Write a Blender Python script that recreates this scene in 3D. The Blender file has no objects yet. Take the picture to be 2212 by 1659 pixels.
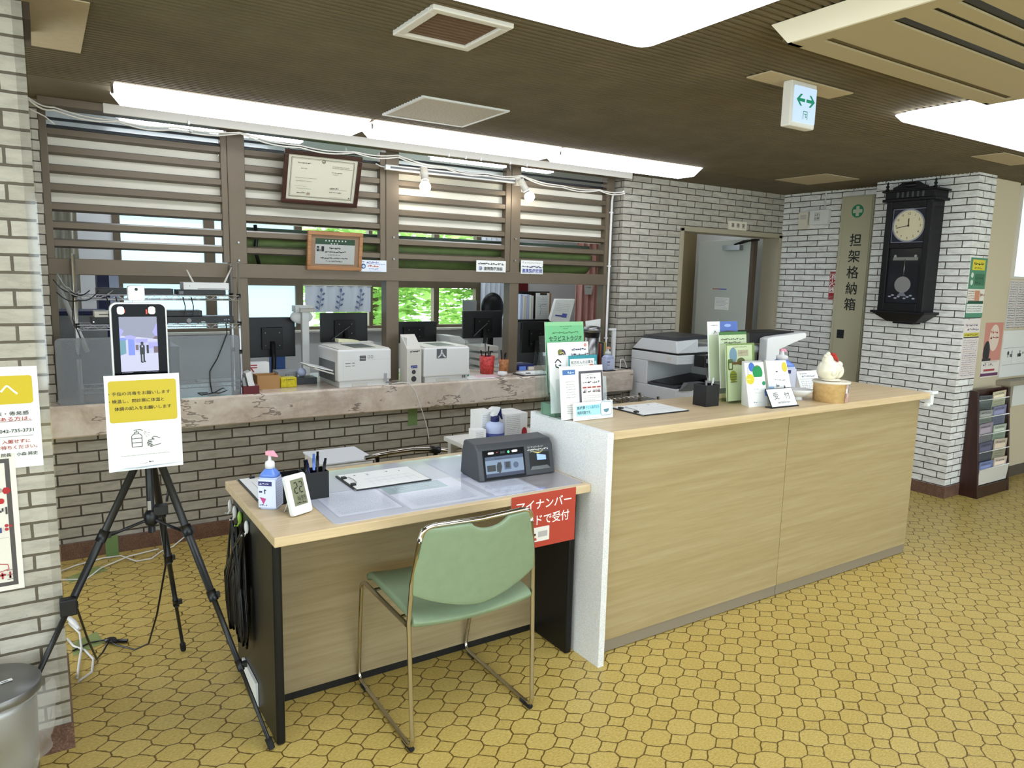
import bpy, math, random
from mathutils import Matrix, Vector
PI = math.pi
SC = bpy.context.scene
COL = SC.collection

# ---------------------------------------------------------------- camera, world, sun, exposure
cam_d = bpy.data.cameras.new('camera')
cam = bpy.data.objects.new('camera', cam_d)
COL.objects.link(cam)
cam_d.sensor_width = 36.0
cam_d.lens = 25.4545
cam_d.clip_start = 0.05
cam.matrix_world = Matrix(((0.84044286, 0.05868679, -0.53871296, 0.0),
                           (-0.5413867, 0.13419809, -0.82999477, 0.0),
                           (0.02358453, 0.98921521, 0.14455808, 1.4975),
                           (0, 0, 0, 1)))
SC.camera = cam

world = bpy.data.worlds.new('world')
SC.world = world
world.use_nodes = True
bg = world.node_tree.nodes['Background']
bg.inputs[0].default_value = (0.86, 0.93, 1.0, 1)
bg.inputs[1].default_value = 4.2

sun_d = bpy.data.lights.new('sun', 'SUN')
sun_d.energy = 6.0
sun_d.angle = 0.02
sun_d.color = (1, 0.96, 0.88)
sun = bpy.data.objects.new('sun', sun_d)
COL.objects.link(sun)
sun.rotation_euler = (math.radians(38), math.radians(12), 0)

SC.view_settings.view_transform = 'Standard'
SC.view_settings.look = 'None'
SC.view_settings.gamma = 1.0
SC.view_settings.use_curve_mapping = False
SC.view_settings.exposure = 0.4
LAMP_PANEL, LAMP_TUBE, LAMP_OFFICE = 4.0, 5.5, 12.0

# ---------------------------------------------------------------- materials
def lin(c):
    c = c / 255.0
    return c / 12.92 if c <= 0.04045 else ((c + 0.055) / 1.055) ** 2.4
def rgb(c):
    return (lin(c[0]), lin(c[1]), lin(c[2]), 1)
MATS = {}
def mat(name, c, rough=0.55, metal=0.0, var=0.0, vs=8.0, bump=0.0, bs=60.0, alpha=1.0, trans=0.0, ior=1.45,
        emit=None, es=0.0, coat=0.0, stretch=None, spec=0.5, sub=0.0):
    if name in MATS:
        return MATS[name]
    m = bpy.data.materials.new(name)
    m.use_nodes = True
    nt = m.node_tree
    b = nt.nodes['Principled BSDF']
    b.inputs['Base Color'].default_value = rgb(c)
    b.inputs['Roughness'].default_value = rough
    b.inputs['Metallic'].default_value = metal
    b.inputs['Alpha'].default_value = alpha
    b.inputs['Transmission Weight'].default_value = trans
    b.inputs['IOR'].default_value = ior
    b.inputs['Coat Weight'].default_value = coat
    b.inputs['Specular IOR Level'].default_value = spec
    if emit:
        b.inputs['Emission Color'].default_value = rgb(emit)
        b.inputs['Emission Strength'].default_value = es
    if var or bump:
        tc = nt.nodes.new('ShaderNodeTexCoord')
        mp = nt.nodes.new('ShaderNodeMapping')
        nt.links.new(tc.outputs['Object'], mp.inputs[0])
        if stretch:
            mp.inputs['Scale'].default_value = stretch
    if var:
        n = nt.nodes.new('ShaderNodeTexNoise')
        n.inputs['Scale'].default_value = vs
        n.inputs['Detail'].default_value = 5
        nt.links.new(mp.outputs[0], n.inputs['Vector'])
        r = nt.nodes.new('ShaderNodeValToRGB')
        f1, f2 = 1 - var, 1 + var
        r.color_ramp.elements[0].position = 0.3
        r.color_ramp.elements[1].position = 0.7
        k = rgb(c)
        r.color_ramp.elements[0].color = tuple(min(1, x * f1) for x in k[:3]) + (1,)
        r.color_ramp.elements[1].color = tuple(min(1, x * f2) for x in k[:3]) + (1,)
        nt.links.new(n.outputs['Fac'], r.inputs[0])
        nt.links.new(r.outputs[0], b.inputs['Base Color'])
    if bump:
        n = nt.nodes.new('ShaderNodeTexNoise')
        n.inputs['Scale'].default_value = bs
        n.inputs['Detail'].default_value = 4
        nt.links.new(mp.outputs[0], n.inputs['Vector'])
        bp = nt.nodes.new('ShaderNodeBump')
        bp.inputs['Strength'].default_value = bump
        bp.inputs['Distance'].default_value = 0.002
        nt.links.new(n.outputs['Fac'], bp.inputs['Height'])
        nt.links.new(bp.outputs[0], b.inputs['Normal'])
    MATS[name] = m
    return m
def ink(c):
    """matt print colour"""
    c = tuple(int(v) for v in c)
    return mat('print_%02x%02x%02x' % c, c, 0.6)

class NG:
    """small helper that strings maths nodes together"""
    def __init__(s, name):
        s.m = bpy.data.materials.new(name)
        s.m.use_nodes = True
        s.nt = s.m.node_tree
        s.b = s.nt.nodes['Principled BSDF']
        MATS[name] = s.m
    def n(s, t, **kw):
        x = s.nt.nodes.new(t)
        for k, v in kw.items():
            setattr(x, k, v)
        return x
    def put(s, sock, v):
        if v is None:
            return
        if hasattr(v, 'is_output'):
            s.nt.links.new(v, sock)
        else:
            sock.default_value = v
    def math(s, op, a, b=None, c=None):
        x = s.n('ShaderNodeMath', operation=op)
        s.put(x.inputs[0], a); s.put(x.inputs[1], b); s.put(x.inputs[2], c)
        return x.outputs[0]
    def noise(s, vec, scale, detail=3, rough=0.5):
        x = s.n('ShaderNodeTexNoise')
        s.put(x.inputs['Vector'], vec)
        x.inputs['Scale'].default_value = scale
        x.inputs['Detail'].default_value = detail
        x.inputs['Roughness'].default_value = rough
        return x.outputs['Fac']
    def ramp(s, f, *stops):
        x = s.n('ShaderNodeValToRGB')
        e = x.color_ramp.elements
        while len(e) < len(stops):
            e.new(0.5)
        for k, (p, c) in enumerate(stops):
            e[k].position = p
            e[k].color = rgb(c) if len(c) == 3 else c
        s.put(x.inputs[0], f)
        return x.outputs[0]
    def mix(s, f, a, b, mode='MIX'):
        x = s.n('ShaderNodeMix', data_type='RGBA', blend_type=mode)
        s.put(x.inputs[0], f)
        for k, v in ((6, a), (7, b)):
            s.put(x.inputs[k], v if hasattr(v, 'is_output') else (rgb(v) if len(v) == 3 else v))
        return x.outputs[2]
    def bump(s, h, strength=0.5, dist=0.003):
        x = s.n('ShaderNodeBump')
        x.inputs['Strength'].default_value = strength
        x.inputs['Distance'].default_value = dist
        s.put(x.inputs['Height'], h)
        s.nt.links.new(x.outputs[0], s.b.inputs['Normal'])

def make_floor():
    g = NG('octagon_vinyl')
    pos = g.n('ShaderNodeNewGeometry').outputs['Position']
    wob = g.n('ShaderNodeTexNoise')
    wob.inputs['Scale'].default_value = 38
    wob.inputs['Detail'].default_value = 1
    g.nt.links.new(pos, wob.inputs['Vector'])
    sep0 = g.n('ShaderNodeSeparateXYZ'); g.nt.links.new(pos, sep0.inputs[0])
    sepw = g.n('ShaderNodeSeparateColor'); g.nt.links.new(wob.outputs['Color'], sepw.inputs[0])
    wx = g.math('MULTIPLY', g.math('SUBTRACT', sepw.outputs[0], 0.5), 0.011)
    wy = g.math('MULTIPLY', g.math('SUBTRACT', sepw.outputs[1], 0.5), 0.011)
    u = g.math('DIVIDE', g.math('ADD', g.math('SUBTRACT', sep0.outputs[0], 1.63), wx), 0.1135)
    v = g.math('DIVIDE', g.math('ADD', g.math('SUBTRACT', sep0.outputs[1], 1.760), wy), 0.0908)
    ru, rv = g.math('ROUND', u), g.math('ROUND', v)
    du = g.math('ABSOLUTE', g.math('SUBTRACT', u, ru))
    dv = g.math('ABSOLUTE', g.math('SUBTRACT', v, rv))
    k = 0.36
    sm = g.math('ADD', du, dv)
    dia = g.math('SUBTRACT', sm, 1 - k)                     # > 0 inside the small square
    isd = g.math('GREATER_THAN', dia, 0.0)
    e_d = g.math('MULTIPLY', g.math('ABSOLUTE', dia), 0.7071)
    e_o = g.math('MINIMUM', g.math('SUBTRACT', 0.5, du), g.math('SUBTRACT', 0.5, dv))
    e_o = g.math('ADD', e_o, g.math('MULTIPLY', isd, 10.0))
    edge = g.math('MINIMUM', e_d, e_o)
    grout = g.math('LESS_THAN', edge, 0.021)
    soft = g.n('ShaderNodeMapRange'); soft.inputs[1].default_value = 0.012; soft.inputs[2].default_value = 0.034
    g.put(soft.inputs[0], edge)
    # id of each tile -> its own tone
    hu = g.math('ADD', ru, g.math('MULTIPLY', isd, 0.5)); hv = g.math('ADD', rv, g.math('MULTIPLY', isd, 0.5))
    fu, fv = g.math('ADD', g.math('FLOOR', u), 0.37), g.math('ADD', g.math('FLOOR', v), 0.71)
    iu = g.math('ADD', g.math('MULTIPLY', ru, g.math('SUBTRACT', 1.0, isd)), g.math('MULTIPLY', fu, isd))
    iv = g.math('ADD', g.math('MULTIPLY', rv, g.math('SUBTRACT', 1.0, isd)), g.math('MULTIPLY', fv, isd))
    cmb = g.n('ShaderNodeCombineXYZ'); g.put(cmb.inputs[0], iu); g.put(cmb.inputs[1], iv)
    wn = g.n('ShaderNodeTexWhiteNoise'); g.nt.links.new(cmb.outputs[0], wn.inputs['Vector'])
    tile = g.ramp(wn.outputs['Value'], (0.0, (184, 160, 86)), (0.5, (197, 174, 98)), (1.0, (208, 187, 114)))
    mp = g.n('ShaderNodeMapping'); g.nt.links.new(pos, mp.inputs[0]); mp.inputs['Scale'].default_value = (55, 120, 1)
    fle = g.noise(mp.outputs[0], 1.6, 4, 0.7)
    tile = g.mix(0.7, tile, g.ramp(fle, (0.3, (146, 122, 60)), (0.5, (194, 170, 94)), (0.72, (226, 206, 140))))
    big = g.noise(pos, 1.3, 3)
    tile = g.mix(g.math('MULTIPLY', big, 0.35), tile, (176, 142, 62))
    col = g.mix(soft.outputs[0], (98, 74, 28), tile)
    g.nt.links.new(col, g.b.inputs['Base Color'])
    g.b.inputs['Roughness'].default_value = 0.36
    g.b.inputs['Specular IOR Level'].default_value = 0.4
    g.bump(g.math('ADD', soft.outputs[0], g.math('MULTIPLY', fle, 0.25)), 0.35, 0.0015)
    return g.m

def make_brick(name, c1, c2, mortar, bw, rh, off, msize, seedshift):
    g = NG(name)
    uv = g.n('ShaderNodeUVMap').outputs[0]
    mp = g.n('ShaderNodeMapping'); g.nt.links.new(uv, mp.inputs[0])
    mp.inputs['Location'].default_value = (off[0], off[1], 0)
    wob = g.n('ShaderNodeTexNoise'); wob.inputs['Scale'].default_value = 26; wob.inputs['Detail'].default_value = 2
    g.nt.links.new(uv, wob.inputs['Vector'])
    add = g.n('ShaderNodeVectorMath', operation='MULTIPLY_ADD')
    g.nt.links.new(wob.outputs['Color'], add.inputs[0])
    add.inputs[1].default_value = (0.0035, 0.0035, 0)
    g.nt.links.new(mp.outputs[0], add.inputs[2])
    br = g.n('ShaderNodeTexBrick')
    br.offset = 0.5
    g.nt.links.new(add.outputs[0], br.inputs['Vector'])
    br.inputs['Scale'].default_value = 1
    br.inputs['Mortar Size'].default_value = msize
    br.inputs['Mortar Smooth'].default_value = 0.1
    br.inputs['Brick Width'].default_value = bw
    br.inputs['Row Height'].default_value = rh
    br.inputs['Bias'].default_value = 0.0
    br.inputs['Color1'].default_value = rgb(c1)
    br.inputs['Color2'].default_value = rgb(c2)
    br.inputs['Mortar'].default_value = rgb(mortar)
    st = g.n('ShaderNodeMapping'); g.nt.links.new(uv, st.inputs[0]); st.inputs['Scale'].default_value = (5, 16, 1)
    n1 = g.noise(st.outputs[0], 2.2, 5, 0.65)
    n2 = g.noise(uv, 90, 3, 0.6)
    n3 = g.noise(uv, 1.4, 2, 0.5)
    col = g.mix(0.35, br.outputs['Color'], g.ramp(n1, (0.35, (150, 146, 138)), (0.6, (255, 255, 252))), 'MULTIPLY')
    col = g.mix(g.math('MULTIPLY', g.math('GREATER_THAN', n2, 0.68), 0.35), col, (110, 100, 88))
    col = g.mix(g.math('MULTIPLY', n3, 0.18), col, (150, 140, 122))
    g.nt.links.new(col, g.b.inputs['Base Color'])
    g.b.inputs['Roughness'].default_value = 0.6
    h = g.math('ADD', g.math('MULTIPLY', br.outputs['Fac'], -1.0), g.math('MULTIPLY', n1, 0.25))
    h = g.math('ADD', h, g.math('MULTIPLY', n2, 0.12))
    g.bump(h, 0.8, 0.006)
    return g.m

def make_wood(name, base, dark, light, axis=0, rough=0.42, fine=1.0):
    g = NG(name)
    co = g.n('ShaderNodeTexCoord').outputs['Object']
    mp = g.n('ShaderNodeMapping'); g.nt.links.new(co, mp.inputs[0])
    sc = [34 * fine, 34 * fine, 34 * fine]; sc[axis] = 1.6 * fine
    mp.inputs['Scale'].default_value = sc
    n1 = g.noise(mp.outputs[0], 1.5, 6, 0.62)
    mp2 = g.n('ShaderNodeMapping'); g.nt.links.new(co, mp2.inputs[0])
    sc2 = [230, 230, 230]; sc2[axis] = 14
    mp2.inputs['Scale'].default_value = sc2
    n2 = g.noise(mp2.outputs[0], 1.0, 2, 0.5)
    col = g.ramp(n1, (0.28, dark), (0.5, base), (0.74, light))
    col = g.mix(g.math('MULTIPLY', g.math('GREATER_THAN', n2, 0.6), 0.16), col, dark)
    g.nt.links.new(col, g.b.inputs['Base Color'])
    g.b.inputs['Roughness'].default_value = rough
    g.bump(n2, 0.08, 0.0006)
    return g.m

def make_marble():
    g = NG('pink_marble')
    co = g.n('ShaderNodeTexCoord').outputs['Object']
    w = g.n('ShaderNodeTexNoise'); w.inputs['Scale'].default_value = 2.2; w.inputs['Detail'].default_value = 6
    g.nt.links.new(co, w.inputs['Vector'])
    add = g.n('ShaderNodeVectorMath', operation='MULTIPLY_ADD'); g.nt.links.new(w.outputs['Color'], add.inputs[0])
    add.inputs[1].default_value = (0.9, 0.9, 0.9); g.nt.links.new(co, add.inputs[2])
    n1 = g.noise(add.outputs[0], 3.0, 7, 0.65)
    col = g.ramp(n1, (0.3, (184, 164, 146)), (0.45, (214, 198, 182)), (0.6, (230, 218, 204)), (0.75, (200, 192, 184)))
    mp = g.n('ShaderNodeMapping'); g.nt.links.new(co, mp.inputs[0])
    mp.inputs['Rotation'].default_value = (0, 0.62, 0); mp.inputs['Scale'].default_value = (1.1, 1.1, 4.2)
    n2 = g.noise(mp.outputs[0], 1.5, 5, 0.62)
    vein = g.math('LESS_THAN', g.math('ABSOLUTE', g.math('SUBTRACT', n2, 0.5)), 0.010)
    gate = g.math('GREATER_THAN', g.noise(co, 3.1, 3), 0.50)
    col = g.mix(g.math('MULTIPLY', g.math('MULTIPLY', vein, gate), 0.6), col, (84, 70, 60))
    soft = g.ramp(g.math('ABSOLUTE', g.math('SUBTRACT', n2, 0.42)), (0.0, (255, 255, 255)), (0.06, (0, 0, 0)))
    col = g.mix(g.math('MULTIPLY', soft, 0.3), col, (150, 132, 120))
    g.nt.links.new(col, g.b.inputs['Base Color'])
    g.b.inputs['Roughness'].default_value = 0.16
    return g.m

def make_granite():
    g = NG('red_granite')
    co = g.n('ShaderNodeNewGeometry').outputs['Position']
    n = g.noise(co, 160, 4, 0.7); n2 = g.noise(co, 22, 4, 0.6)
    col = g.mix(0.5, g.ramp(n, (0.35, (58, 38, 32)), (0.5, (104, 74, 62)), (0.66, (150, 122, 104))),
                g.ramp(n2, (0.3, (84, 58, 48)), (0.7, (130, 98, 82))))
    g.nt.links.new(col, g.b.inputs['Base Color'])
    g.b.inputs['Roughness'].default_value = 0.3
    return g.m

def make_speck(name, c, s, k):
    g = NG(name)
    co = g.n('ShaderNodeTexCoord').outputs['Object']
    n = g.noise(co, k, 2, 0.5)
    col = g.ramp(n, (0.40, s), (0.52, c))
    g.nt.links.new(col, g.b.inputs['Base Color'])
    g.b.inputs['Roughness'].default_value = 0.5
    g.bump(n, 0.15, 0.0008)
    return g.m

def make_foliage():
    g = NG('tree_leaves')
    co = g.n('ShaderNodeNewGeometry').outputs['Position']
    oi = g.noise(co, 1.6, 5, 0.7)
    col = g.ramp(oi, (0.3, (112, 150, 72)), (0.5, (158, 194, 108)), (0.72, (204, 224, 160)))
    g.nt.links.new(col, g.b.inputs['Base Color'])
    g.b.inputs['Roughness'].default_value = 0.6
    tr = g.n('ShaderNodeBsdfTranslucent'); g.nt.links.new(col, tr.inputs[0])
    mx = g.n('ShaderNodeMixShader'); mx.inputs[0].default_value = 0.5
    out = g.nt.nodes['Material Output']
    g.nt.links.new(g.b.outputs[0], mx.inputs[1]); g.nt.links.new(tr.outputs[0], mx.inputs[2])
    g.nt.links.new(mx.outputs[0], out.inputs[0])
    return g.m

def make_thin(name, c, mixf, rough=0.05):
    """thin clear sheet: mostly transparent with a gloss"""
    g = NG(name)
    tr = g.n('ShaderNodeBsdfTransparent'); tr.inputs[0].default_value = rgb(c)
    gl = g.n('ShaderNodeBsdfGlossy'); gl.inputs['Roughness'].default_value = rough
    mx = g.n('ShaderNodeMixShader'); mx.inputs[0].default_value = mixf
    g.nt.links.new(tr.outputs[0], mx.inputs[1]); g.nt.links.new(gl.outputs[0], mx.inputs[2])
    g.nt.links.new(mx.outputs[0], g.nt.nodes['Material Output'].inputs[0])
    return g.m

def make_haze(name, c, f):
    """frosted sheet: transparent and diffuse"""
    g = NG(name)
    tr = g.n('ShaderNodeBsdfTransparent'); tr.inputs[0].default_value = (1, 1, 1, 1)
    mx = g.n('ShaderNodeMixShader'); mx.inputs[0].default_value = f
    g.b.inputs['Base Color'].default_value = rgb(c); g.b.inputs['Roughness'].default_value = 0.35
    g.nt.links.new(tr.outputs[0], mx.inputs[1]); g.nt.links.new(g.b.outputs[0], mx.inputs[2])
    g.nt.links.new(mx.outputs[0], g.nt.nodes['Material Output'].inputs[0])
    return g.m

make_floor()
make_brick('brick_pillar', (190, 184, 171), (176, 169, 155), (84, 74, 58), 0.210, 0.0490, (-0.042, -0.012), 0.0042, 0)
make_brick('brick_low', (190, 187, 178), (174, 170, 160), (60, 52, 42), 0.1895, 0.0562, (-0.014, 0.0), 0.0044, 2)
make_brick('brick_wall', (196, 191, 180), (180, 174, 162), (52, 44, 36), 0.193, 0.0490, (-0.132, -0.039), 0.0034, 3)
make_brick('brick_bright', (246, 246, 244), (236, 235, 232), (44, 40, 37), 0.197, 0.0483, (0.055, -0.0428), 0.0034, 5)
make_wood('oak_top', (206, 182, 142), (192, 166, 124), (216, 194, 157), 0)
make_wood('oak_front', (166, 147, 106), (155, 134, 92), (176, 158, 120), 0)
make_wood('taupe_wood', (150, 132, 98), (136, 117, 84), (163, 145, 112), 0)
make_wood('dark_frame_wood', (58, 32, 24), (40, 20, 14), (76, 44, 32), 0, 0.3)
make_wood('light_frame_wood', (168, 118, 76), (140, 92, 54), (188, 140, 96), 0, 0.35)
make_wood('rack_wood', (52, 24, 18), (38, 15, 12), (62, 32, 24), 2, 0.4)
make_wood('pine', (222, 186, 128), (206, 166, 106), (234, 202, 150), 0, 0.5)
make_marble(); make_granite(); make_foliage()
make_speck('white_speckle', (236, 235, 232), (196, 196, 194), 600)
make_speck('grey_speckle', (222, 224, 226), (206, 208, 210), 500)
make_thin('clear_sheet', (250, 250, 250), 0.045)
make_thin('clear_acrylic', (246, 250, 249), 0.06)
make_haze('frosted_sheet', (140, 145, 152), 0.5)
make_thin('green_acrylic', (246, 250, 240), 0.06)
make_haze('bin_bag', (224, 222, 216), 0.22)
make_thin('window_glass', (238, 248, 246), 0.04)

mat('bronze', (108, 95, 78), 0.42, 0.25, var=0.05, vs=6)
mat('bronze_dark', (84, 70, 56), 0.5, 0.1)
mat('cream_board', (224, 218, 202), 0.6, var=0.04, vs=3, bump=0.1, bs=200)
mat('ceiling_rib', (98, 87, 64), 0.85, var=0.12, vs=5, bump=0.35, bs=160)
mat('ceiling_flat', (166, 150, 120), 0.7)
mat('white_paint', (226, 226, 222), 0.5)
mat('white_plastic', (228, 228, 226), 0.35)
mat('warm_white', (226, 218, 200), 0.4)
mat('offwhite', (214, 210, 200), 0.45)
mat('grey_plastic', (150, 152, 154), 0.45)
mat('mid_grey', (104, 106, 108), 0.45)
mat('dark_grey', (62, 64, 68), 0.45)
mat('black', (18, 18, 20), 0.4)
mat('black_gloss', (6, 6, 8), 0.15, spec=0.12)
mat('black_satin', (15, 15, 16), 0.35, spec=0.35)
mat('rubber', (24, 24, 25), 0.8)
mat('navy', (24, 30, 84), 0.45)
mat('chrome', (196, 190, 178), 0.14, 1.0)
mat('steel', (150, 150, 150), 0.35, 1.0)
mat('rack_chrome', (206, 208, 212), 0.3, 0.9)
mat('green_vinyl', (126, 144, 114), 0.42, var=0.04, vs=30, bump=0.1, bs=300)
mat('paper', (236, 236, 232), 0.65)
mat('beige_wall', (206, 192, 164), 0.75, bump=0.1, bs=120)
mat('office_wall', (226, 226, 226), 0.8)
mat('door_steel', (186, 190, 182), 0.5)
mat('door_frame', (168, 158, 136), 0.5)
mat('olive_wall', (124, 110, 78), 0.7)
mat('khaki_panel', (184, 178, 150), 0.55, bump=0.15, bs=400)
mat('blue_liquid', (120, 150, 222), 0.25)
mat('lamp_panel', (240, 244, 248), 0.5, emit=(236, 243, 255), es=LAMP_PANEL)
mat('lamp_tube', (240, 244, 248), 0.5, emit=(236, 241, 255), es=LAMP_TUBE)
mat('lamp_office', (240, 244, 248), 0.5, emit=(240, 246, 255), es=LAMP_OFFICE)
mat('lamp_bulb', (255, 250, 240), 0.5, emit=(255, 246, 228), es=28.0)
mat('exit_panel', (60, 64, 70), 0.4, emit=(206, 232, 255), es=0.72)
mat('exit_green', (8, 70, 50), 0.5, emit=(16, 150, 110), es=0.5)
mat('frosted_window_glow', (200, 232, 240), 0.5, emit=(186, 232, 244), es=1.0)  # sky light through the frosted glass is put in as glow
mat('green_blind', (86, 104, 52), 0.6, var=0.12, vs=14)

# ---------------------------------------------------------------- mesh builder
class MB:
    def __init__(s):
        s.v, s.f, s.m, s.s = [], [], [], []
    def mark(s):
        return len(s.v)
    def xf(s, M, i0=0):
        for i in range(i0, len(s.v)):
            s.v[i] = tuple(M @ Vector(s.v[i]))
        return s
    def face(s, idx, m, smooth=False):
        s.f.append(tuple(idx)); s.m.append(m); s.s.append(smooth)
    def poly(s, pts, m, smooth=False):
        b = len(s.v)
        s.v += [tuple(p) for p in pts]
        s.face(range(b, b + len(pts)), m, smooth)
        return s
    def box(s, x0, x1, y0, y1, z0, z1, m):
        b = len(s.v)
        s.v += [(x, y, z) for z in (z0, z1) for y in (y0, y1) for x in (x0, x1)]
        for q in ((0, 2, 3, 1), (4, 5, 7, 6), (0, 1, 5, 4), (2, 6, 7, 3), (0, 4, 6, 2), (1, 3, 7, 5)):
            s.face([b + i for i in q], m)
        return s
    def hexa(s, p, m):
        """eight corners: bottom ring then top ring, both anticlockwise from above"""
        b = len(s.v)
        s.v += [tuple(q) for q in p]
        for q in ((3, 2, 1, 0), (4, 5, 6, 7), (0, 1, 5, 4), (1, 2, 6, 5), (2, 3, 7, 6), (3, 0, 4, 7)):
            s.face([b + i for i in q], m)
        return s
    def prism(s, pts, axis, a, b_, m, smooth=False):
        """outline (2D) pushed along an axis from a to b; x: (y,z)  y: (x,z)  z: (x,y)"""
        mk = {'x': lambda p, t: (t, p[0], p[1]), 'y': lambda p, t: (p[0], t, p[1]), 'z': lambda p, t: (p[0], p[1], t)}[axis]
        ar = sum(pts[i][0] * pts[(i + 1) % len(pts)][1] - pts[(i + 1) % len(pts)][0] * pts[i][1] for i in range(len(pts)))
        if (ar < 0) != (axis == 'y'):
            pts = pts[::-1]
        b = len(s.v); n = len(pts)
        s.v += [mk(p, a) for p in pts] + [mk(p, b_) for p in pts]
        fl = (b_ < a)
        def put(ix, sm=False):
            s.face(ix[::-1] if fl else ix, m, sm)
        put([b + i for i in range(n)][::-1]); put([b + n + i for i in range(n)])
        for i in range(n):
            j = (i + 1) % n
            put([b + i, b + j, b + n + j, b + n + i], smooth)
        return s
    def tube(s, path, r, m, n=8, closed=False, caps=True):
        P = [Vector(p) for p in path]
        rad = r if isinstance(r, (list, tuple)) else [r] * len(P)
        N = len(P); b = len(s.v); up = None
        for i in range(N):
            if closed:
                t = (P[(i + 1) % N] - P[i - 1])
            else:
                t = P[min(i + 1, N - 1)] - P[max(i - 1, 0)]
            t = t.normalized() if t.length > 1e-9 else Vector((0, 0, 1))
            if up is None:
                up = Vector((0, 0, 1)) if abs(t.z) < 0.9 else Vector((1, 0, 0))
            up = (up - t * up.dot(t))
            up = up.normalized() if up.length > 1e-6 else t.orthogonal().normalized()
            sd = t.cross(up)
            for k in range(n):
                a = 2 * PI * k / n
                s.v.append(tuple(P[i] + (up * math.cos(a) + sd * math.sin(a)) * rad[i]))
        for i in range(N if closed else N - 1):
            j = (i + 1) % N
            for k in range(n):
                l = (k + 1) % n
                s.face([b + i * n + l, b + i * n + k, b + j * n + k, b + j * n + l][::-1], m, True)
        if caps and not closed:
            s.face([b + k for k in range(n)][::-1][::-1], m)
            s.face([b + (N - 1) * n + k for k in range(n)][::-1], m)
        return s
    def lathe(s, prof, c, m, n=24, smooth=True, a0=0.0, sq=None):
        """profile of (radius, z); sq rounds the ring towards a square"""
        b = len(s.v); K = len(prof)
        for r, z in prof:
            for k in range(n):
                a = a0 + 2 * PI * k / n
                ca, sa = math.cos(a), math.sin(a)
                if sq:
                    d = (abs(ca) ** sq + abs(sa) ** sq) ** (-1.0 / sq)
                    ca, sa = ca * d, sa * d
                s.v.append((c[0] + r * ca, c[1] + r * sa, c[2] + z))
        for i in range(K - 1):
            for k in range(n):
                l = (k + 1) % n
                s.face([b + i * n + k, b + i * n + l, b + (i + 1) * n + l, b + (i + 1) * n + k], m, smooth)
        if prof[0][0] > 1e-5:
            s.face([b + k for k in range(n)][::-1], m)
        if prof[-1][0] > 1e-5:
            s.face([b + (K - 1) * n + k for k in range(n)], m)
        return s
    def cyl(s, c, r, h, m, n=20, axis='z'):
        i0 = s.mark()
        s.lathe([(r, 0), (r, h)], (0, 0, 0), m, n)
        R = {'z': Matrix(), 'y': Matrix.Rotation(-PI / 2, 4, 'X'), 'x': Matrix.Rotation(PI / 2, 4, 'Y')}[axis]
        return s.xf(Matrix.Translation(c) @ R, i0)
    def ball(s, c, r, m, n=16, k=10, sc=(1, 1, 1)):
        i0 = s.mark()
        s.lathe([(r * math.sin(PI * i / k) + 1e-6 * (i in (0, k)), -r * math.cos(PI * i / k)) for i in range(k + 1)], (0, 0, 0), m, n)
        return s.xf(Matrix.Translation(c) @ Matrix.Diagonal((*sc, 1)), i0)
    def grid(s, fn, nu, nv, m, smooth=True, thick=0.0):
        b = len(s.v)
        for j in range(nv + 1):
            for i in range(nu + 1):
                s.v.append(tuple(fn(i / nu, j / nv)))
        for j in range(nv):
            for i in range(nu):
                a = b + j * (nu + 1) + i
                s.face([a, a + 1, a + nu + 2, a + nu + 1], m, smooth)
        return s
    def build(s, name, parent=None, world=True, bevel=0.0, seg=2, solid=0.0, subsurf=0, kind=None):
        keys = []
        for k in s.m:
            if k not in keys:
                keys.append(k)
        me = bpy.data.meshes.new(name)
        wv = s.v
        lo = [min(v[i] for v in wv) for i in range(3)]; hi = [max(v[i] for v in wv) for i in range(3)]
        PM = WM.get(parent.name) if parent else None
        if parent is None:
            org = Vector(((lo[0] + hi[0]) / 2, (lo[1] + hi[1]) / 2, lo[2]))
            M = Matrix.Translation(org); loc = [tuple(Vector(v) - org) for v in wv]
        else:
            if world:
                inv = PM.inverted()
                lv = [inv @ Vector(v) for v in wv]
            else:
                lv = [Vector(v) for v in wv]
            lo = [min(v[i] for v in lv) for i in range(3)]; hi = [max(v[i] for v in lv) for i in range(3)]
            org = Vector(((lo[0] + hi[0]) / 2, (lo[1] + hi[1]) / 2, lo[2]))
            loc = [tuple(v - org) for v in lv]
            M = PM @ Matrix.Translation(org)
        me.from_pydata(loc, [], s.f)
        for k in keys:
            me.materials.append(MATS[k])
        ix = {k: i for i, k in enumerate(keys)}
        me.polygons.foreach_set('material_index', [ix[k] for k in s.m])
        me.polygons.foreach_set('use_smooth', s.s)
        uvl = me.uv_layers.new(name='UVMap')
        uv = []
        for p in me.polygons:
            n = p.normal
            ax = max(range(3), key=lambda i: abs(n[i]))
            for vi in p.vertices:
                c = wv[vi]
                uv += [c[1], c[2]] if ax == 0 else ([c[0], c[2]] if ax == 1 else [c[0], c[1]])
        uvl.data.foreach_set('uv', uv)
        me.update()
        o = bpy.data.objects.new(name, me)
        COL.objects.link(o)
        o.location = org
        if parent:
            o.parent = parent
        WM[o.name] = M
        if solid:
            d = o.modifiers.new('thickness', 'SOLIDIFY'); d.thickness = solid; d.offset = 0
        if bevel:
            d = o.modifiers.new('bevel', 'BEVEL'); d.width = bevel; d.segments = seg; d.limit_method = 'ANGLE'
        if subsurf:
            d = o.modifiers.new('subdivision', 'SUBSURF'); d.levels = subsurf; d.render_levels = subsurf
        if kind:
            o['kind'] = kind
        return o
WM = {}
def tag(o, label, cat, group=None, kind=None):
    o['label'] = label; o['category'] = cat
    if group: o['group'] = group
    if kind: o['kind'] = kind
    return o
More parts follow.
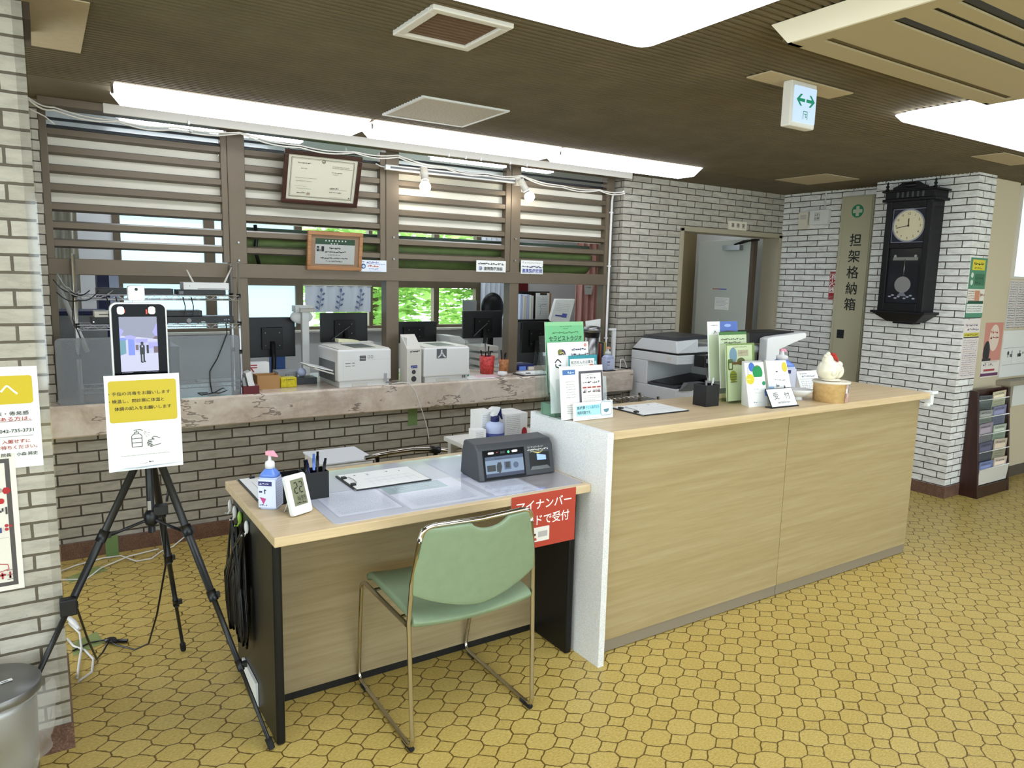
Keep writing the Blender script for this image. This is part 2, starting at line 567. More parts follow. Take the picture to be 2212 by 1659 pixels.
def thing(name, label, cat, loc=(0, 0, 0), rz=0.0, group=None):
    o = bpy.data.objects.new(name, None)
    COL.objects.link(o)
    o.empty_display_size = 0.05
    o.location = loc; o.rotation_euler = (0, 0, rz)
    WM[o.name] = Matrix.Translation(loc) @ Matrix.Rotation(rz, 4, 'Z')
    return tag(o, label, cat, group)
def structure(name, loc=(0, 0, 0)):
    o = bpy.data.objects.new(name, None)
    COL.objects.link(o)
    o.location = loc; o['kind'] = 'structure'
    WM[o.name] = Matrix.Translation(loc)
    return o
def dup(root, loc, rz=0.0, label=None, group=None):
    """a copy of a thing with copies of its parts and sub-parts"""
    r = root.copy(); COL.objects.link(r); r.location = loc; r.rotation_euler = (0, 0, rz)
    if label: r['label'] = label
    if group: r['group'] = group
    for ch in list(root.children):
        c = ch.copy(); COL.objects.link(c); c.parent = r
        for g in list(ch.children):
            d = g.copy(); COL.objects.link(d); d.parent = c
    return r

# ---------------------------------------------------------------- printed matter
GLY = {}
def glyphs(t, bold=0.0):
    k = (t, bold)
    if k not in GLY:
        c = bpy.data.curves.new('txt', 'FONT'); c.body = t; c.size = 1; c.offset = bold; c.resolution_u = 2
        o = bpy.data.objects.new('txt', c)
        me = o.to_mesh()
        vs = [tuple(v.co) for v in me.vertices]; fs = [tuple(p.vertices) for p in me.polygons]
        o.to_mesh_clear()
        bpy.data.objects.remove(o); bpy.data.curves.remove(c)
        GLY[k] = (vs, fs)
    return GLY[k]
class Flat:
    """prints shapes and lettering on a plane: o + x*right + y*up, layer by layer outwards"""
    def __init__(s, mb, o, r, u, step=0.00025):
        s.mb = mb; s.o = Vector(o); s.r = Vector(r).normalized(); s.u = Vector(u).normalized()
        s.n = s.r.cross(s.u).normalized(); s.z = 0.0; s.step = step
    def P(s, x, y):
        return tuple(s.o + s.r * x + s.u * y + s.n * s.z)
    def poly(s, pts, c):
        s.z += s.step
        ar = sum(pts[i][0] * pts[(i + 1) % len(pts)][1] - pts[(i + 1) % len(pts)][0] * pts[i][1] for i in range(len(pts)))
        if ar < 0: pts = pts[::-1]
        s.mb.poly([s.P(*p) for p in pts], c if isinstance(c, str) else ink(c).name)
        return s
    def rect(s, x, y, w, h, c):
        return s.poly([(x, y), (x + w, y), (x + w, y + h), (x, y + h)], c)
    def rrect(s, x, y, w, h, r, c, k=5):
        pts = []
        for cx, cy, a in ((x + w - r, y + r, -90), (x + w - r, y + h - r, 0), (x + r, y + h - r, 90), (x + r, y + r, 180)):
            for i in range(k + 1):
                t = math.radians(a + 90 * i / k)
                pts.append((cx + r * math.cos(t), cy + r * math.sin(t)))
        return s.poly(pts, c)
    def disc(s, x, y, r, c, n=24, ry=None):
        return s.poly([(x + r * math.cos(2 * PI * i / n), y + (ry or r) * math.sin(2 * PI * i / n)) for i in range(n)], c)
    def line(s, pts, w, c, closed=False):
        s.z += s.step
        q = pts + [pts[0]] if closed else pts
        for (ax, ay), (bx, by) in zip(q, q[1:]):
            d = math.hypot(bx - ax, by - ay) or 1e-9
            nx, ny = -(by - ay) / d * w / 2, (bx - ax) / d * w / 2
            s.mb.poly([s.P(ax - nx, ay - ny), s.P(bx - nx, by - ny), s.P(bx + nx, by + ny), s.P(ax + nx, ay + ny)], c if isinstance(c, str) else ink(c).name)
        return s
    def frame(s, x, y, w, h, t, c):
        return s.line([(x, y + t / 2), (x + w, y + t / 2)], t, c).line([(x, y + h - t / 2), (x + w, y + h - t / 2)], t, c).line(
            [(x + t / 2, y), (x + t / 2, y + h)], t, c).line([(x + w - t / 2, y), (x + w - t / 2, y + h)], t, c)
    def text(s, t, x, y, h, c, al='l', bold=0.0, w=None, rot=0.0):
        """h: letter height; y: base line; w: squeeze or stretch to this width"""
        vs, fs = glyphs(t, min(bold, 0.010))
        if not vs: return s
        x0 = min(v[0] for v in vs); x1 = max(v[0] for v in vs)
        ky = h / 0.86; kx = (w / (x1 - x0)) if w else ky
        sh = {'l': 0, 'c': -(x0 + x1) / 2 * kx, 'r': -x1 * kx}[al] if al != 'l' else -x0 * kx
        s.z += s.step
        b = len(s.mb.v); cr, sr = math.cos(rot), math.sin(rot)
        for v in vs:
            px, py = v[0] * kx + sh, v[1] * ky
            s.mb.v.append(s.P(x + px * cr - py * sr, y + px * sr + py * cr))
        m = c if isinstance(c, str) else ink(c).name
        for f in fs:
            s.mb.face([b + i for i in f], m)
        return s
    def scrib(s, x, y, w, h, c, seed=1, gap=0.25):
        """a line of print too small to read: a run of small dashes"""
        rd = random.Random(seed); s.z += s.step; m = c if isinstance(c, str) else ink(c).name
        q = x
        while q < x + w:
            d = h * rd.uniform(0.5, 1.3)
            e = min(q + d, x + w); k = rd.uniform(0.25, 0.5) * h
            yy = y + rd.uniform(0, h - k)
            s.mb.poly([s.P(q, yy), s.P(e, yy), s.P(e, yy + k), s.P(q, yy + k)], m)
            if rd.random() < 0.6:
                xx = q + rd.random() * d * 0.6; k2 = h * 0.22
                s.mb.poly([s.P(xx, y), s.P(xx + k2, y), s.P(xx + k2, y + h), s.P(xx, y + h)], m)
            q += d + h * gap * rd.uniform(0.4, 2.0)
        return s
# ================================================================ the setting
ZC = 2.288
MB().box(-2.6, 8.6, -3.6, 4.26, -0.06, 0.0, 'octagon_vinyl').build('floor', kind='structure')
mat('office_floor', (128, 124, 116), 0.6)
MB().box(-0.5, 5.65, 4.26, 7.1, -0.06, 0.0, 'office_floor').build('floor_office', kind='structure')
# ribbed ceiling: ridges run along the window wall
c = MB()
pit = 0.03
y = 3.74
prof = []
while y > -3.6:
    prof += [(y, ZC), (y - 0.004, ZC - 0.0075), (y - 0.011, ZC - 0.0082), (y - 0.018, ZC - 0.0075), (y - 0.022, ZC), (y - 0.0221, ZC + 0.012), (y - pit + 0.0001, ZC + 0.012)]
    y -= pit
b0 = len(c.v)
for (yy, zz) in prof:
    c.v += [(-2.6, yy, zz), (8.6, yy, zz)]
for i in range(len(prof) - 1):
    c.face([b0 + 2 * i, b0 + 2 * i + 1, b0 + 2 * i + 3, b0 + 2 * i + 2][::-1], 'ceiling_rib')
c.box(-2.6, 8.6, -3.6, 4.26, ZC + 0.014, ZC + 0.1, 'ceiling_flat')
c.build('ceiling', kind='structure')
MB().box(-2.6, 8.6, 3.742, 4.26, ZC - 0.004, ZC + 0.003, 'ceiling_rib').build('trim_1', kind='structure')
MB().box(-0.5, 5.65, 4.36, 7.1, 2.52, 2.6, 'white_paint').build('ceiling_office', kind='structure')

# window wall: brick below the marble, brick jamb at the left, brick and door at the right
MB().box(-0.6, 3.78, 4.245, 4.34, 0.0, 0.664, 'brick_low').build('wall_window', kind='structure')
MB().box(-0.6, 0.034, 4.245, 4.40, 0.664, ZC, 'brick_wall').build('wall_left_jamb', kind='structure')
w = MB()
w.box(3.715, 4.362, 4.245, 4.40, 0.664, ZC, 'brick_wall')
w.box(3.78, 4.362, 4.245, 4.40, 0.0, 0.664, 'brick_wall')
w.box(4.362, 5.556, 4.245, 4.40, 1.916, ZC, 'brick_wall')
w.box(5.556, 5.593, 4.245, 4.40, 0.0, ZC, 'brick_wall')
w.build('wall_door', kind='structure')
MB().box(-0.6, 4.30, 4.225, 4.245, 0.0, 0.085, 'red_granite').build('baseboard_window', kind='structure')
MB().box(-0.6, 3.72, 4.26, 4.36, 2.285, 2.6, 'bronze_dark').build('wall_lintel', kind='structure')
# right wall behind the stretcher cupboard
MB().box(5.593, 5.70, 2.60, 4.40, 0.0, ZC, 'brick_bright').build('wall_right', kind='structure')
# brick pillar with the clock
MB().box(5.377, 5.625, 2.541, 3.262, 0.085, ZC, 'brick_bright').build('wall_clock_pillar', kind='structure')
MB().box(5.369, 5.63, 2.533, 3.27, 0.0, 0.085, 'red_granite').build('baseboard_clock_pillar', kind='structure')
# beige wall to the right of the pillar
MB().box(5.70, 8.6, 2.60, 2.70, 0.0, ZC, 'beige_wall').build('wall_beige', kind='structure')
mat('vinyl_base', (84, 76, 66), 0.5)
MB().box(5.63, 8.6, 2.588, 2.60, 0.0, 0.085, 'vinyl_base').build('baseboard_beige', kind='structure')
# near brick pillar on the left
MB().box(-2.6, 0.0, 2.4975, 2.98, 0.085, ZC, 'brick_pillar').build('wall_left_pillar', kind='structure')
MB().box(-2.6, 0.006, 2.489, 2.986, 0.0, 0.085, 'red_granite').build('baseboard_left_pillar', kind='structure')
# the rest of the hall, out of the picture; its glazing is added for light
w = MB(); w.box(-2.7, -2.6, -3.6, -3.2, 0, ZC, 'white_paint'); w.box(-2.7, -2.6, 2.2, 4.4, 0, ZC, 'white_paint'); w.box(-2.7, -2.6, -3.2, 2.2, 0, 0.25, 'white_paint'); w.box(-2.7, -2.6, -3.2, 2.2, 2.2, ZC, 'white_paint')
w.build('wall_left', kind='structure')
we = structure('added_window_5', (-2.65, -0.5, 0.25))  # unseen glazing, added so daylight reaches faces turned left
f = MB()
for k in range(5): f.box(-2.68, -2.62, -3.2 + 1.335 * k, -3.14 + 1.335 * k, 0.25, 2.2, 'bronze')
f.box(-2.68, -2.62, -3.2, 2.2, 0.25, 0.30, 'bronze'); f.box(-2.68, -2.62, -3.2, 2.2, 2.14, 2.2, 'bronze'); f.build('frame', we)
for k in range(4): MB().poly([(-2.65, -3.14 + 1.335 * k, 0.30), (-2.65, -1.865 + 1.335 * k, 0.30), (-2.65, -1.865 + 1.335 * k, 2.14), (-2.65, -3.14 + 1.335 * k, 2.14)], 'window_glass').build('pane', we)
w = MB(); w.box(-2.7, -1.6, -3.7, -3.6, 0, ZC, 'white_paint'); w.box(7.4, 8.7, -3.7, -3.6, 0, ZC, 'white_paint'); w.box(-1.6, 7.4, -3.7, -3.6, 0, 0.25, 'white_paint'); w.box(-1.6, 7.4, -3.7, -3.6, 2.2, ZC, 'white_paint')
w.build('wall_rear', kind='structure')
we = structure('added_window_4', (2.9, -3.65, 0.25))  # unseen rear glazing, added to throw daylight onto upright surfaces
f = MB()
for k in range(7): f.box(-1.6 + 1.49 * k, -1.54 + 1.49 * k, -3.68, -3.62, 0.25, 2.2, 'bronze')
f.box(-1.6, 7.4, -3.68, -3.62, 0.25, 0.30, 'bronze'); f.box(-1.6, 7.4, -3.68, -3.62, 2.14, 2.2, 'bronze'); f.build('frame', we)
for k in range(6): MB().poly([(-1.54 + 1.49 * k, -3.65, 0.30), (-0.11 + 1.49 * k, -3.65, 0.30), (-0.11 + 1.49 * k, -3.65, 2.14), (-1.54 + 1.49 * k, -3.65, 2.14)], 'window_glass').build('pane', we)
MB().box(8.6, 8.7, -3.6, 2.7, 0, ZC, 'white_paint').build('wall_far_right', kind='structure')
# office shell
MB().box(-0.6, -0.5, 4.40, 7.1, 0, 2.6, 'office_wall').build('wall_office_left', kind='structure')
MB().box(5.60, 5.70, 4.40, 7.1, 0, 2.6, 'office_wall').build('wall_office_right', kind='structure')
MB().box(4.62, 5.60, 5.26, 5.32, 0, 2.5, 'olive_wall').build('wall_office_partition', kind='structure')
wb = MB()
wb.box(-0.5, 0.53, 7.0, 7.1, 0, 2.6, 'office_wall'); wb.box(4.12, 5.6, 7.0, 7.1, 0, 2.6, 'office_wall')
wb.box(0.53, 4.12, 7.0, 7.1, 0, 0.95, 'office_wall'); wb.box(0.53, 4.12, 7.0, 7.1, 2.0, 2.6, 'office_wall')
wb.build('wall_office_back', kind='structure')

# office windows: bronze frames with frosted and clear panes
wf = structure('window_2', (2.3, 7.0, 0.95))
f = MB()
for x0, x1 in ((0.53, 0.585), (1.24, 1.33), (2.045, 2.115), (2.785, 2.825), (2.955, 3.09), (3.515, 3.575), (4.03, 4.12)):
    f.box(x0, x1, 6.985, 7.06, 0.95, 2.0, 'bronze')
for z0, z1 in ((0.95, 0.985), (1.375, 1.50), (1.96, 2.0)):
    f.box(0.53, 4.12, 6.98, 7.065, z0, z1, 'bronze')
f.build('frame', wf)
MB().box(0.53, 4.12, 6.90, 7.0, 0.935, 0.955, 'offwhite').build('sill', wf)
for x0, x1 in ((0.585, 1.24), (1.33, 2.045)):
    for z0, z1 in ((0.985, 1.375), (1.50, 1.96)):
        MB().box(x0, x1, 7.02, 7.026, z0, z1, 'frosted_window_glow').build('frosted_pane', wf)
for x0, x1 in ((2.115, 2.785), (2.825, 2.955), (3.09, 3.515), (3.575, 4.03)):
    for z0, z1 in ((0.985, 1.375), (1.50, 1.96)):
        MB().poly([(x0, 7.022, z0), (x1, 7.022, z0), (x1, 7.022, z1), (x0, 7.022, z1)], 'window_glass').build('pane', wf)

# reception window wall: posts, transom, head rail
win = structure('window_1', (1.85, 4.32, 0.826))
for x0, x1 in ((0.034, 0.068), (0.901, 0.994), (1.837, 1.924), (2.765, 2.842), (3.620, 3.690)):
    MB().box(x0, x1, 4.32, 4.40, 0.826, 2.287, 'bronze').build('post', win, bevel=0.003)
MB().box(0.034, 3.69, 4.312, 4.39, 1.462, 1.543, 'bronze').build('transom', win, bevel=0.003)
h = MB(); h.box(0.034, 3.69, 4.14, 4.262, 2.246, 2.284, 'bronze'); h.box(0.30, 3.69, 4.128, 4.142, 2.238, 2.284, 'offwhite')
h.build('head_rail', win, bevel=0.003)
for (x, z) in ((0.946, 1.66), (0.946, 1.56), (1.885, 1.735), (1.885, 1.60), (2.80, 1.77), (2.80, 1.62)):
    MB().cyl((x, 4.32, z), 0.006, -0.012, 'steel', 10, 'y').build('screw', win)

# door of the office: frame and half open leaf
d = structure('door_1', (4.95, 4.3, 0))
f = MB(); f.box(4.325, 4.365, 4.236, 4.41, 0, 1.93, 'door_frame'); f.box(5.548, 5.592, 4.236, 4.41, 0, 1.93, 'door_frame')
f.box(4.325, 5.592, 4.236, 4.41, 1.905, 1.945, 'door_frame')
f.build('frame', d, bevel=0.002)
lf = MB().box(5.395, 5.43, 4.42, 5.03, 0.01, 1.895, 'door_steel').build('leaf', d, bevel=0.002)
c = MB(); c.box(5.345, 5.395, 4.50, 4.70, 1.80, 1.845, 'steel'); c.tube([(5.37, 4.58, 1.85), (5.33, 4.45, 1.875), (5.36, 4.30, 1.885)], 0.009, 'black', 6)
c.tube([(5.36, 4.52, 1.86), (5.36, 4.42, 1.88)], 0.012, 'black', 6)
c.build('closer', d)
MB().box(5.40, 5.45, 4.385, 4.425, 0.0, 1.90, 'bronze_dark').build('hinge_gap_shade', d)  # dark strip standing in for the shaded gap at the hinge edge
# notice and stripe stuck on the leaf
for nm, lab, y0, y1, z0, z1 in (('paper_notice', 'white paper notice taped to the half open grey office door', 4.62, 4.79, 1.25, 1.365),):
    p = MB(); p.box(5.3925, 5.394, y0, y1, z0, z1, 'paper')
    fl = Flat(p, (5.392, y1, z0), (0, -1, 0), (0, 0, 1))
    for k in range(6): fl.scrib(0.012, 0.098 - k * 0.012, 0.15 - 0.02 * (k % 3), 0.005, (90, 96, 120), k)
    fl.scrib(0.11, 0.014, 0.04, 0.006, (90, 96, 120), 9)
    tag(p.build(nm), lab, 'notice')
p = MB(); p.box(5.3925, 5.394, 4.66, 4.83, 1.437, 1.447, (ink((150, 90, 90))).name)
fl = Flat(p, (5.392, 4.83, 1.437), (0, -1, 0), (0, 0, 1)); fl.rect(0.085, 0, 0.085, 0.01, (70, 90, 170))
tag(p.build('tape_strip'), 'thin red and blue strip stuck on the grey office door above the notice', 'tape')

# ================================================================ ceiling things
def tube_light(x0, x1, lab):
    t = thing('fluorescent_light', lab, 'light', ((x0 + x1) / 2, 3.70, ZC - 0.08), group='fluorescent battens in a row')
    MB().box(x0 + 0.01, x1 - 0.01, 3.64, 3.82, ZC - 0.03, ZC - 0.0045, 'white_paint').build('housing', t)
    m = MB()
    ya, yb, yc, yd = 3.61, 3.845, 3.805, 3.655
    zt, zb = ZC - 0.012, ZC - 0.068
    e = 0.035
    m.hexa([(x0 + e, yd, zb), (x1 - e, yd, zb), (x1 - e, yc, zb), (x0 + e, yc, zb), (x0, ya, zt), (x1, ya, zt), (x1, yb, zt), (x0, yb, zt)], 'lamp_tube')
    m.build('diffuser', t)
    c = MB(); c.box(x0 - 0.012, x0 - 0.002, 3.64, 3.66, ZC - 0.05, ZC - 0.005, 'chrome'); c.build('end_clip', t)
tube_light(0.31, 1.455, 'long fluorescent ceiling light above the left louvres, nearest the brick pillar')
tube_light(1.48, 2.655, 'middle fluorescent ceiling light in the row above the reception window')
tube_light(2.68, 3.86, 'fluorescent ceiling light at the right end of the row, beside the brick wall')

def panel_light(x0, x1, y0, y1, drop, lab):
    t = thing('ceiling_panel_light', lab, 'light', ((x0 + x1) / 2, (y0 + y1) / 2, ZC - drop - 0.01))
    def rr(i, r):
        p = []
        for cx, cy, a in ((x1 - i - r, y0 + i + r, -90), (x1 - i - r, y1 - i - r, 0), (x0 + i + r, y1 - i - r, 90), (x0 + i + r, y0 + i + r, 180)):
            for k in range(6):
                q = math.radians(a + 18 * k); p.append((cx + r * math.cos(q), cy + r * math.sin(q)))
        return p
    m = MB(); m.prism(rr(0.03, 0.04), 'z', ZC - 0.02, ZC - 0.0085, 'white_paint'); m.build('housing', t)
    m = MB(); A, B = rr(0.0, 0.045), rr(0.02, 0.045); n = len(A)
    m.v += [(p[0], p[1], ZC - 0.02) for p in A] + [(p[0], p[1], ZC - drop) for p in B]
    for i in range(n):
        j = (i + 1) % n; m.face([i, n + i, n + j, j], 'lamp_panel', True)
    m.face(list(range(n, 2 * n))[::-1], 'lamp_panel')
    m.face(list(range(n)), 'lamp_panel')
    m.build('diffuser', t)
panel_light(0.38, 1.745, 0.55, 1.925, 0.028, 'big square white ceiling light with rounded corners near the louvred vent')
panel_light(3.28, 4.62, 0.62, 1.955, 0.045, 'square white ceiling light to the right of the air conditioner')

panel_light(0.38, 1.745, -2.35, -0.98, 0.028, 'added square ceiling light in the unseen rear row of the hall, nearer the left')  # these three unseen fixtures are added to brighten the upright faces
panel_light(3.28, 4.62, -2.35, -0.98, 0.045, 'added square ceiling light in the unseen rear row of the hall, nearer the right')
panel_light(-2.35, -1.0, -2.35, -0.98, 0.028, 'added square ceiling light in the unseen rear left corner of the hall')

# vent, access hatches, plain plates
t = thing('ceiling_vent', 'square recessed brown ceiling vent with a white frame', 'vent', (1.15, 2.165, ZC - 0.02))
f = MB()
for a in ((1.005, 1.285, 2.015, 2.045), (1.005, 1.285, 2.28, 2.31), (1.005, 1.035, 2.045, 2.28), (1.255, 1.285, 2.045, 2.28)):
    f.box(*a, ZC - 0.022, ZC - 0.004, 'offwhite')
f.build('frame', t, bevel=0.004)
mat('vent_brown', (108, 84, 62), 0.7)
f = MB(); f.box(1.035, 1.255, 2.045, 2.28, ZC - 0.012, ZC - 0.0095, 'vent_brown')
for k in range(9): f.box(1.04, 1.25, 2.055 + 0.025 * k, 2.059 + 0.025 * k, ZC - 0.0155, ZC - 0.011, 'vent_brown')
f.build('grille', t)
def hatch(x0, x1, y0, y1, lab, m, fm, nm='access_hatch'):
    t = thing(nm, lab, 'hatch', ((x0 + x1) / 2, (y0 + y1) / 2, ZC - 0.015))
    f = MB(); w_ = 0.012
    for a in ((x0, x1, y0, y0 + w_), (x0, x1, y1 - w_, y1), (x0, x0 + w_, y0 + w_, y1 - w_), (x1 - w_, x1, y0 + w_, y1 - w_)):
        f.box(*a, ZC - 0.016, ZC - 0.004, fm)
    f.build('frame', t)
    MB().box(x0 + w_, x1 - w_, y0 + w_, y1 - w_, ZC - 0.013, ZC - 0.0085, m).build('panel', t)
mat('hatch_board', (196, 188, 172), 0.8, var=0.2, vs=120)
hatch(1.455, 1.905, 3.01, 3.47, 'square ceiling hatch with an aluminium rim above the middle fluorescent light', 'hatch_board', 'white_paint')
mat('plate_board', (184, 168, 138), 0.8, var=0.05, vs=40)
tag(MB().box(-0.40, 0.172, 2.62, 3.225, ZC - 0.012, ZC - 0.008, 'plate_board').build('ceiling_board'), 'plain square board on the ceiling beside the left brick pillar', 'ceiling board')
tag(MB().box(4.70, 5.10, 3.235, 3.665, ZC - 0.012, ZC - 0.008, 'plate_board').build('ceiling_board'), 'plain square board on the ceiling in front of the stretcher cupboard', 'ceiling board')
tag(MB().box(4.70, 5.20, 2.10, 2.28, ZC - 0.012, ZC - 0.008, 'plate_board').build('ceiling_board'), 'plain board on the ceiling between the right square light and the clock pillar', 'ceiling board')
tag(MB().box(0.0, 0.02, 2.72, 3.045, ZC - 0.06, ZC - 0.0085, 'bronze_dark').build('ceiling_bracket'), 'dark metal bracket on the ceiling at the edge of the left brick pillar', 'bracket')

# air conditioner
t = thing('air_conditioner', 'wide beige ceiling air conditioner with long dark slots', 'air conditioner', (2.6, 1.0, 2.22))
mat('ac_beige', (172, 158, 124), 0.5)
mat('ac_light', (222, 214, 192), 0.45)
mat('ac_shade', (92, 78, 50), 0.6)
m = MB()
xs = [(1.955, 3.18)]
for y0, y1 in ((1.432, 1.50), (1.225, 1.40), (1.118, 1.185), (1.05, 1.098), (0.55, 1.01)):
    m.box(2.01, 3.16, y0, y1, 2.222, 2.228, 'ac_beige')
m.box(1.955, 2.01, 0.55, 1.515, 2.222, 2.228, 'ac_beige')
m.box(1.955, 3.20, 1.50, 1.515, 2.222, 2.228, 'ac_beige')
m.box(3.16, 3.20, 0.55, 1.515, 2.222, 2.228, 'ac_beige')
m.build('front_panel', t)
m = MB(); m.hexa([(1.955, 0.55, 2.225), (1.957, 0.55, 2.225), (1.957, 1.515, 2.225), (1.955, 1.515, 2.225), (1.915, 0.52, 2.279), (1.95, 0.52, 2.279), (1.95, 1.55, 2.279), (1.915, 1.55, 2.279)], 'ac_light')
m.build('end_cap', t, bevel=0.008)
MB().box(1.95, 3.20, 0.55, 1.53, 2.2325, 2.279, 'ac_shade').build('casing', t)
for y0, y1, k in ((1.40, 1.432, 'ac_shade'), (1.185, 1.225, 'black'), (1.098, 1.118, 'black'), (1.01, 1.05, 'black')):
    MB().box(2.01, 3.16, y0, y1, 2.2295, 2.2325, k).build('slot', t)

# exit sign
t = thing('exit_sign', 'hanging exit sign with green arrows pointing both ways', 'sign', (2.53, 1.91, 2.10))
MB().box(2.31, 2.83, 1.855, 1.968, ZC - 0.014, ZC - 0.0085, 'plate_board').build('ceiling_plate', t, bevel=0.002)
MB().box(2.452, 2.607, 1.866, 1.908, 2.105, ZC - 0.014, 'offwhite').build('housing', t, bevel=0.005)
s_ = MB(); s_.box(2.466, 2.598, 1.860, 1.8655, 2.122, 2.254, 'exit_panel')
fl = Flat(s_, (2.466, 1.8598, 2.122), (1, 0, 0), (0, 0, 1))
for sx, cx in ((1, 0.010), (-1, 0.122)):
    Q = lambda x, y: (cx + sx * x, 0.082 + y)
    fl.poly([Q(0.014, -0.006), Q(0.052, -0.006), Q(0.052, 0.006), Q(0.014, 0.006)], 'exit_green')
    fl.poly([Q(0.0, 0), Q(0.024, 0.022), Q(0.036, 0.022), Q(0.013, 0)], 'exit_green')
    fl.poly([Q(0.0, 0), Q(0.013, 0), Q(0.036, -0.022), Q(0.024, -0.022)], 'exit_green')
for a in ((0.054, 0.012, 0.003, 0.03), (0.078, 0.012, 0.003, 0.03), (0.054, 0.040, 0.027, 0.003), (0.06, 0.030, 0.015, 0.003), (0.067, 0.018, 0.003, 0.012), (0.067, 0.02, 0.008, 0.003)):
    fl.rect(*a, 'exit_green')
s_.build('lit_face', t)

# office ceiling lights
for k, (x, y) in enumerate(((1.1, 5.6), (3.4, 5.6), (1.1, 6.6), (3.4, 6.6))):
    t = thing('office_ceiling_light', ['office ceiling light behind the left louvres, nearer row', 'office ceiling light behind the right louvres, nearer row',
              'office ceiling light behind the left louvres, by the rear window', 'office ceiling light behind the right louvres, by the rear window'][k], 'light', (x, y, 2.46), group='office ceiling lights')
    MB().box(x - 0.62, x + 0.62, y - 0.07, y + 0.07, 2.49, 2.52, 'white_paint').build('housing', t)
    MB().box(x - 0.6, x + 0.6, y - 0.05, y + 0.05, 2.462, 2.49, 'lamp_office').build('diffuser', t)

# trees outside the office windows
def tree(x, y, h, r, lab, seed):
    rd = random.Random(seed)
    t = thing('leafy_tree', lab, 'tree', (x, y, -0.3), group='trees outside the office window')
    tr = MB(); tr.tube([(x, y, -0.3), (x + 0.05, y, h * 0.4), (x - 0.03, y, h * 0.75)], [0.09, 0.07, 0.03], 'bark', 8)
    for k in range(7):
        a = rd.uniform(0, 2 * PI); z = rd.uniform(0.3, 0.8) * h
        tr.tube([(x, y, z), (x + math.cos(a) * r * 0.4, y + math.sin(a) * r * 0.4, z + 0.25), (x + math.cos(a) * r * 0.8, y + math.sin(a) * r * 0.8, z + 0.3)], [0.03, 0.018, 0.008], 'bark', 6)
    tr.build('trunk', t)
    m = MB()
    for k in range(5200):
        while True:
            p = Vector((rd.uniform(-1, 1), rd.uniform(-1, 1), rd.uniform(-1, 1)))
            if 0.25 < p.length < 1: break
        c = Vector((x + p.x * r, y + p.y * r, h * 0.55 + p.z * h * 0.55))
        if math.sin(c.x * 5 + seed) + math.sin(c.z * 6 + seed * 2) + math.sin(c.y * 4) < -0.9: continue
        q = Matrix.Rotation(rd.uniform(0, 6.3), 3, 'Z') @ Matrix.Rotation(rd.uniform(-1.2, 1.2), 3, 'X')
        l, w_ = rd.uniform(0.06, 0.11), rd.uniform(0.025, 0.045)
        m.poly([c + q @ Vector(v) for v in ((-l, 0, 0), (0, -w_, 0.01), (l, 0, 0), (0, w_, 0.01))], 'tree_leaves')
    m.build('crown', t)
mat('bark', (86, 70, 52), 0.9)
for k, (x, y, h_, r) in enumerate(((3.6, 9.0, 2.9, 0.95), (5.6, 9.4, 3.2, 1.0), (7.9, 10.4, 3.0, 1.15), (5.1, 12.3, 3.6, 1.7), (2.0, 12.4, 2.4, 1.1))):
    tree(x, y, h_, r, ['green tree outside the clear office window, left of the middle sash', 'green tree outside the right clear sash of the office window',
                       'green tree outside the office window, farthest right', 'taller green tree behind the others outside the office window',
                       'green tree glimpsed under the leaf print cafe curtain'][k], k + 3)
MB().box(-6, 16, 7.3, 20, -0.9, -0.8, 'tree_leaves').build('ground_outside', kind='structure')
# ================================================================ reception window: louvres, ledge and what hangs there
BAYS = [(0.068, 0.901, 0.868), (0.994, 1.837, 1.800), (1.924, 2.765, 2.722), (2.842, 3.620, 3.616)]
SLZ = [2.163, 2.078, 1.988, 1.896, 1.803, 1.7125, 1.6235]
wh = ['leftmost louvred screen, with two open slats at its foot', 'louvred screen behind the two hanging framed certificates',
      'louvred screen behind the white track spotlights', 'louvred screen at the right end, next to the brick wall']
for i, (x0, x1, xs) in enumerate(BAYS):
    t = thing('louvre_screen', wh[i], 'louvre', ((x0 + x1) / 2, 4.35, 1.545), group='louvred screens over the reception window')
    st = MB(); st.box(xs, x1, 4.325, 4.375, 1.545, 2.246, 'bronze')
    st.build('stile', t, bevel=0.002)
    sl = MB()
    for z in SLZ:
        sl.hexa([(x0, 4.330, z - 0.019), (xs, 4.330, z - 0.019), (xs, 4.372, z - 0.028), (x0, 4.372, z - 0.028),
                 (x0, 4.330, z + 0.009), (xs, 4.330, z + 0.009), (xs, 4.372, z + 0.019), (x0, 4.372, z + 0.019)], 'bronze')
    sl.build('slats', t)
    zb = 1.772 if i else 1.782
    MB().box(x0, xs, 4.376, 4.382, zb, 2.175, 'cream_board').build('backing_board', t)
    rl = MB()
    for z in (2.19, 2.225): rl.box(x0, x1, 4.376, 4.392, z - 0.006, z + 0.006, 'black')
    rl.build('top_rail', t)
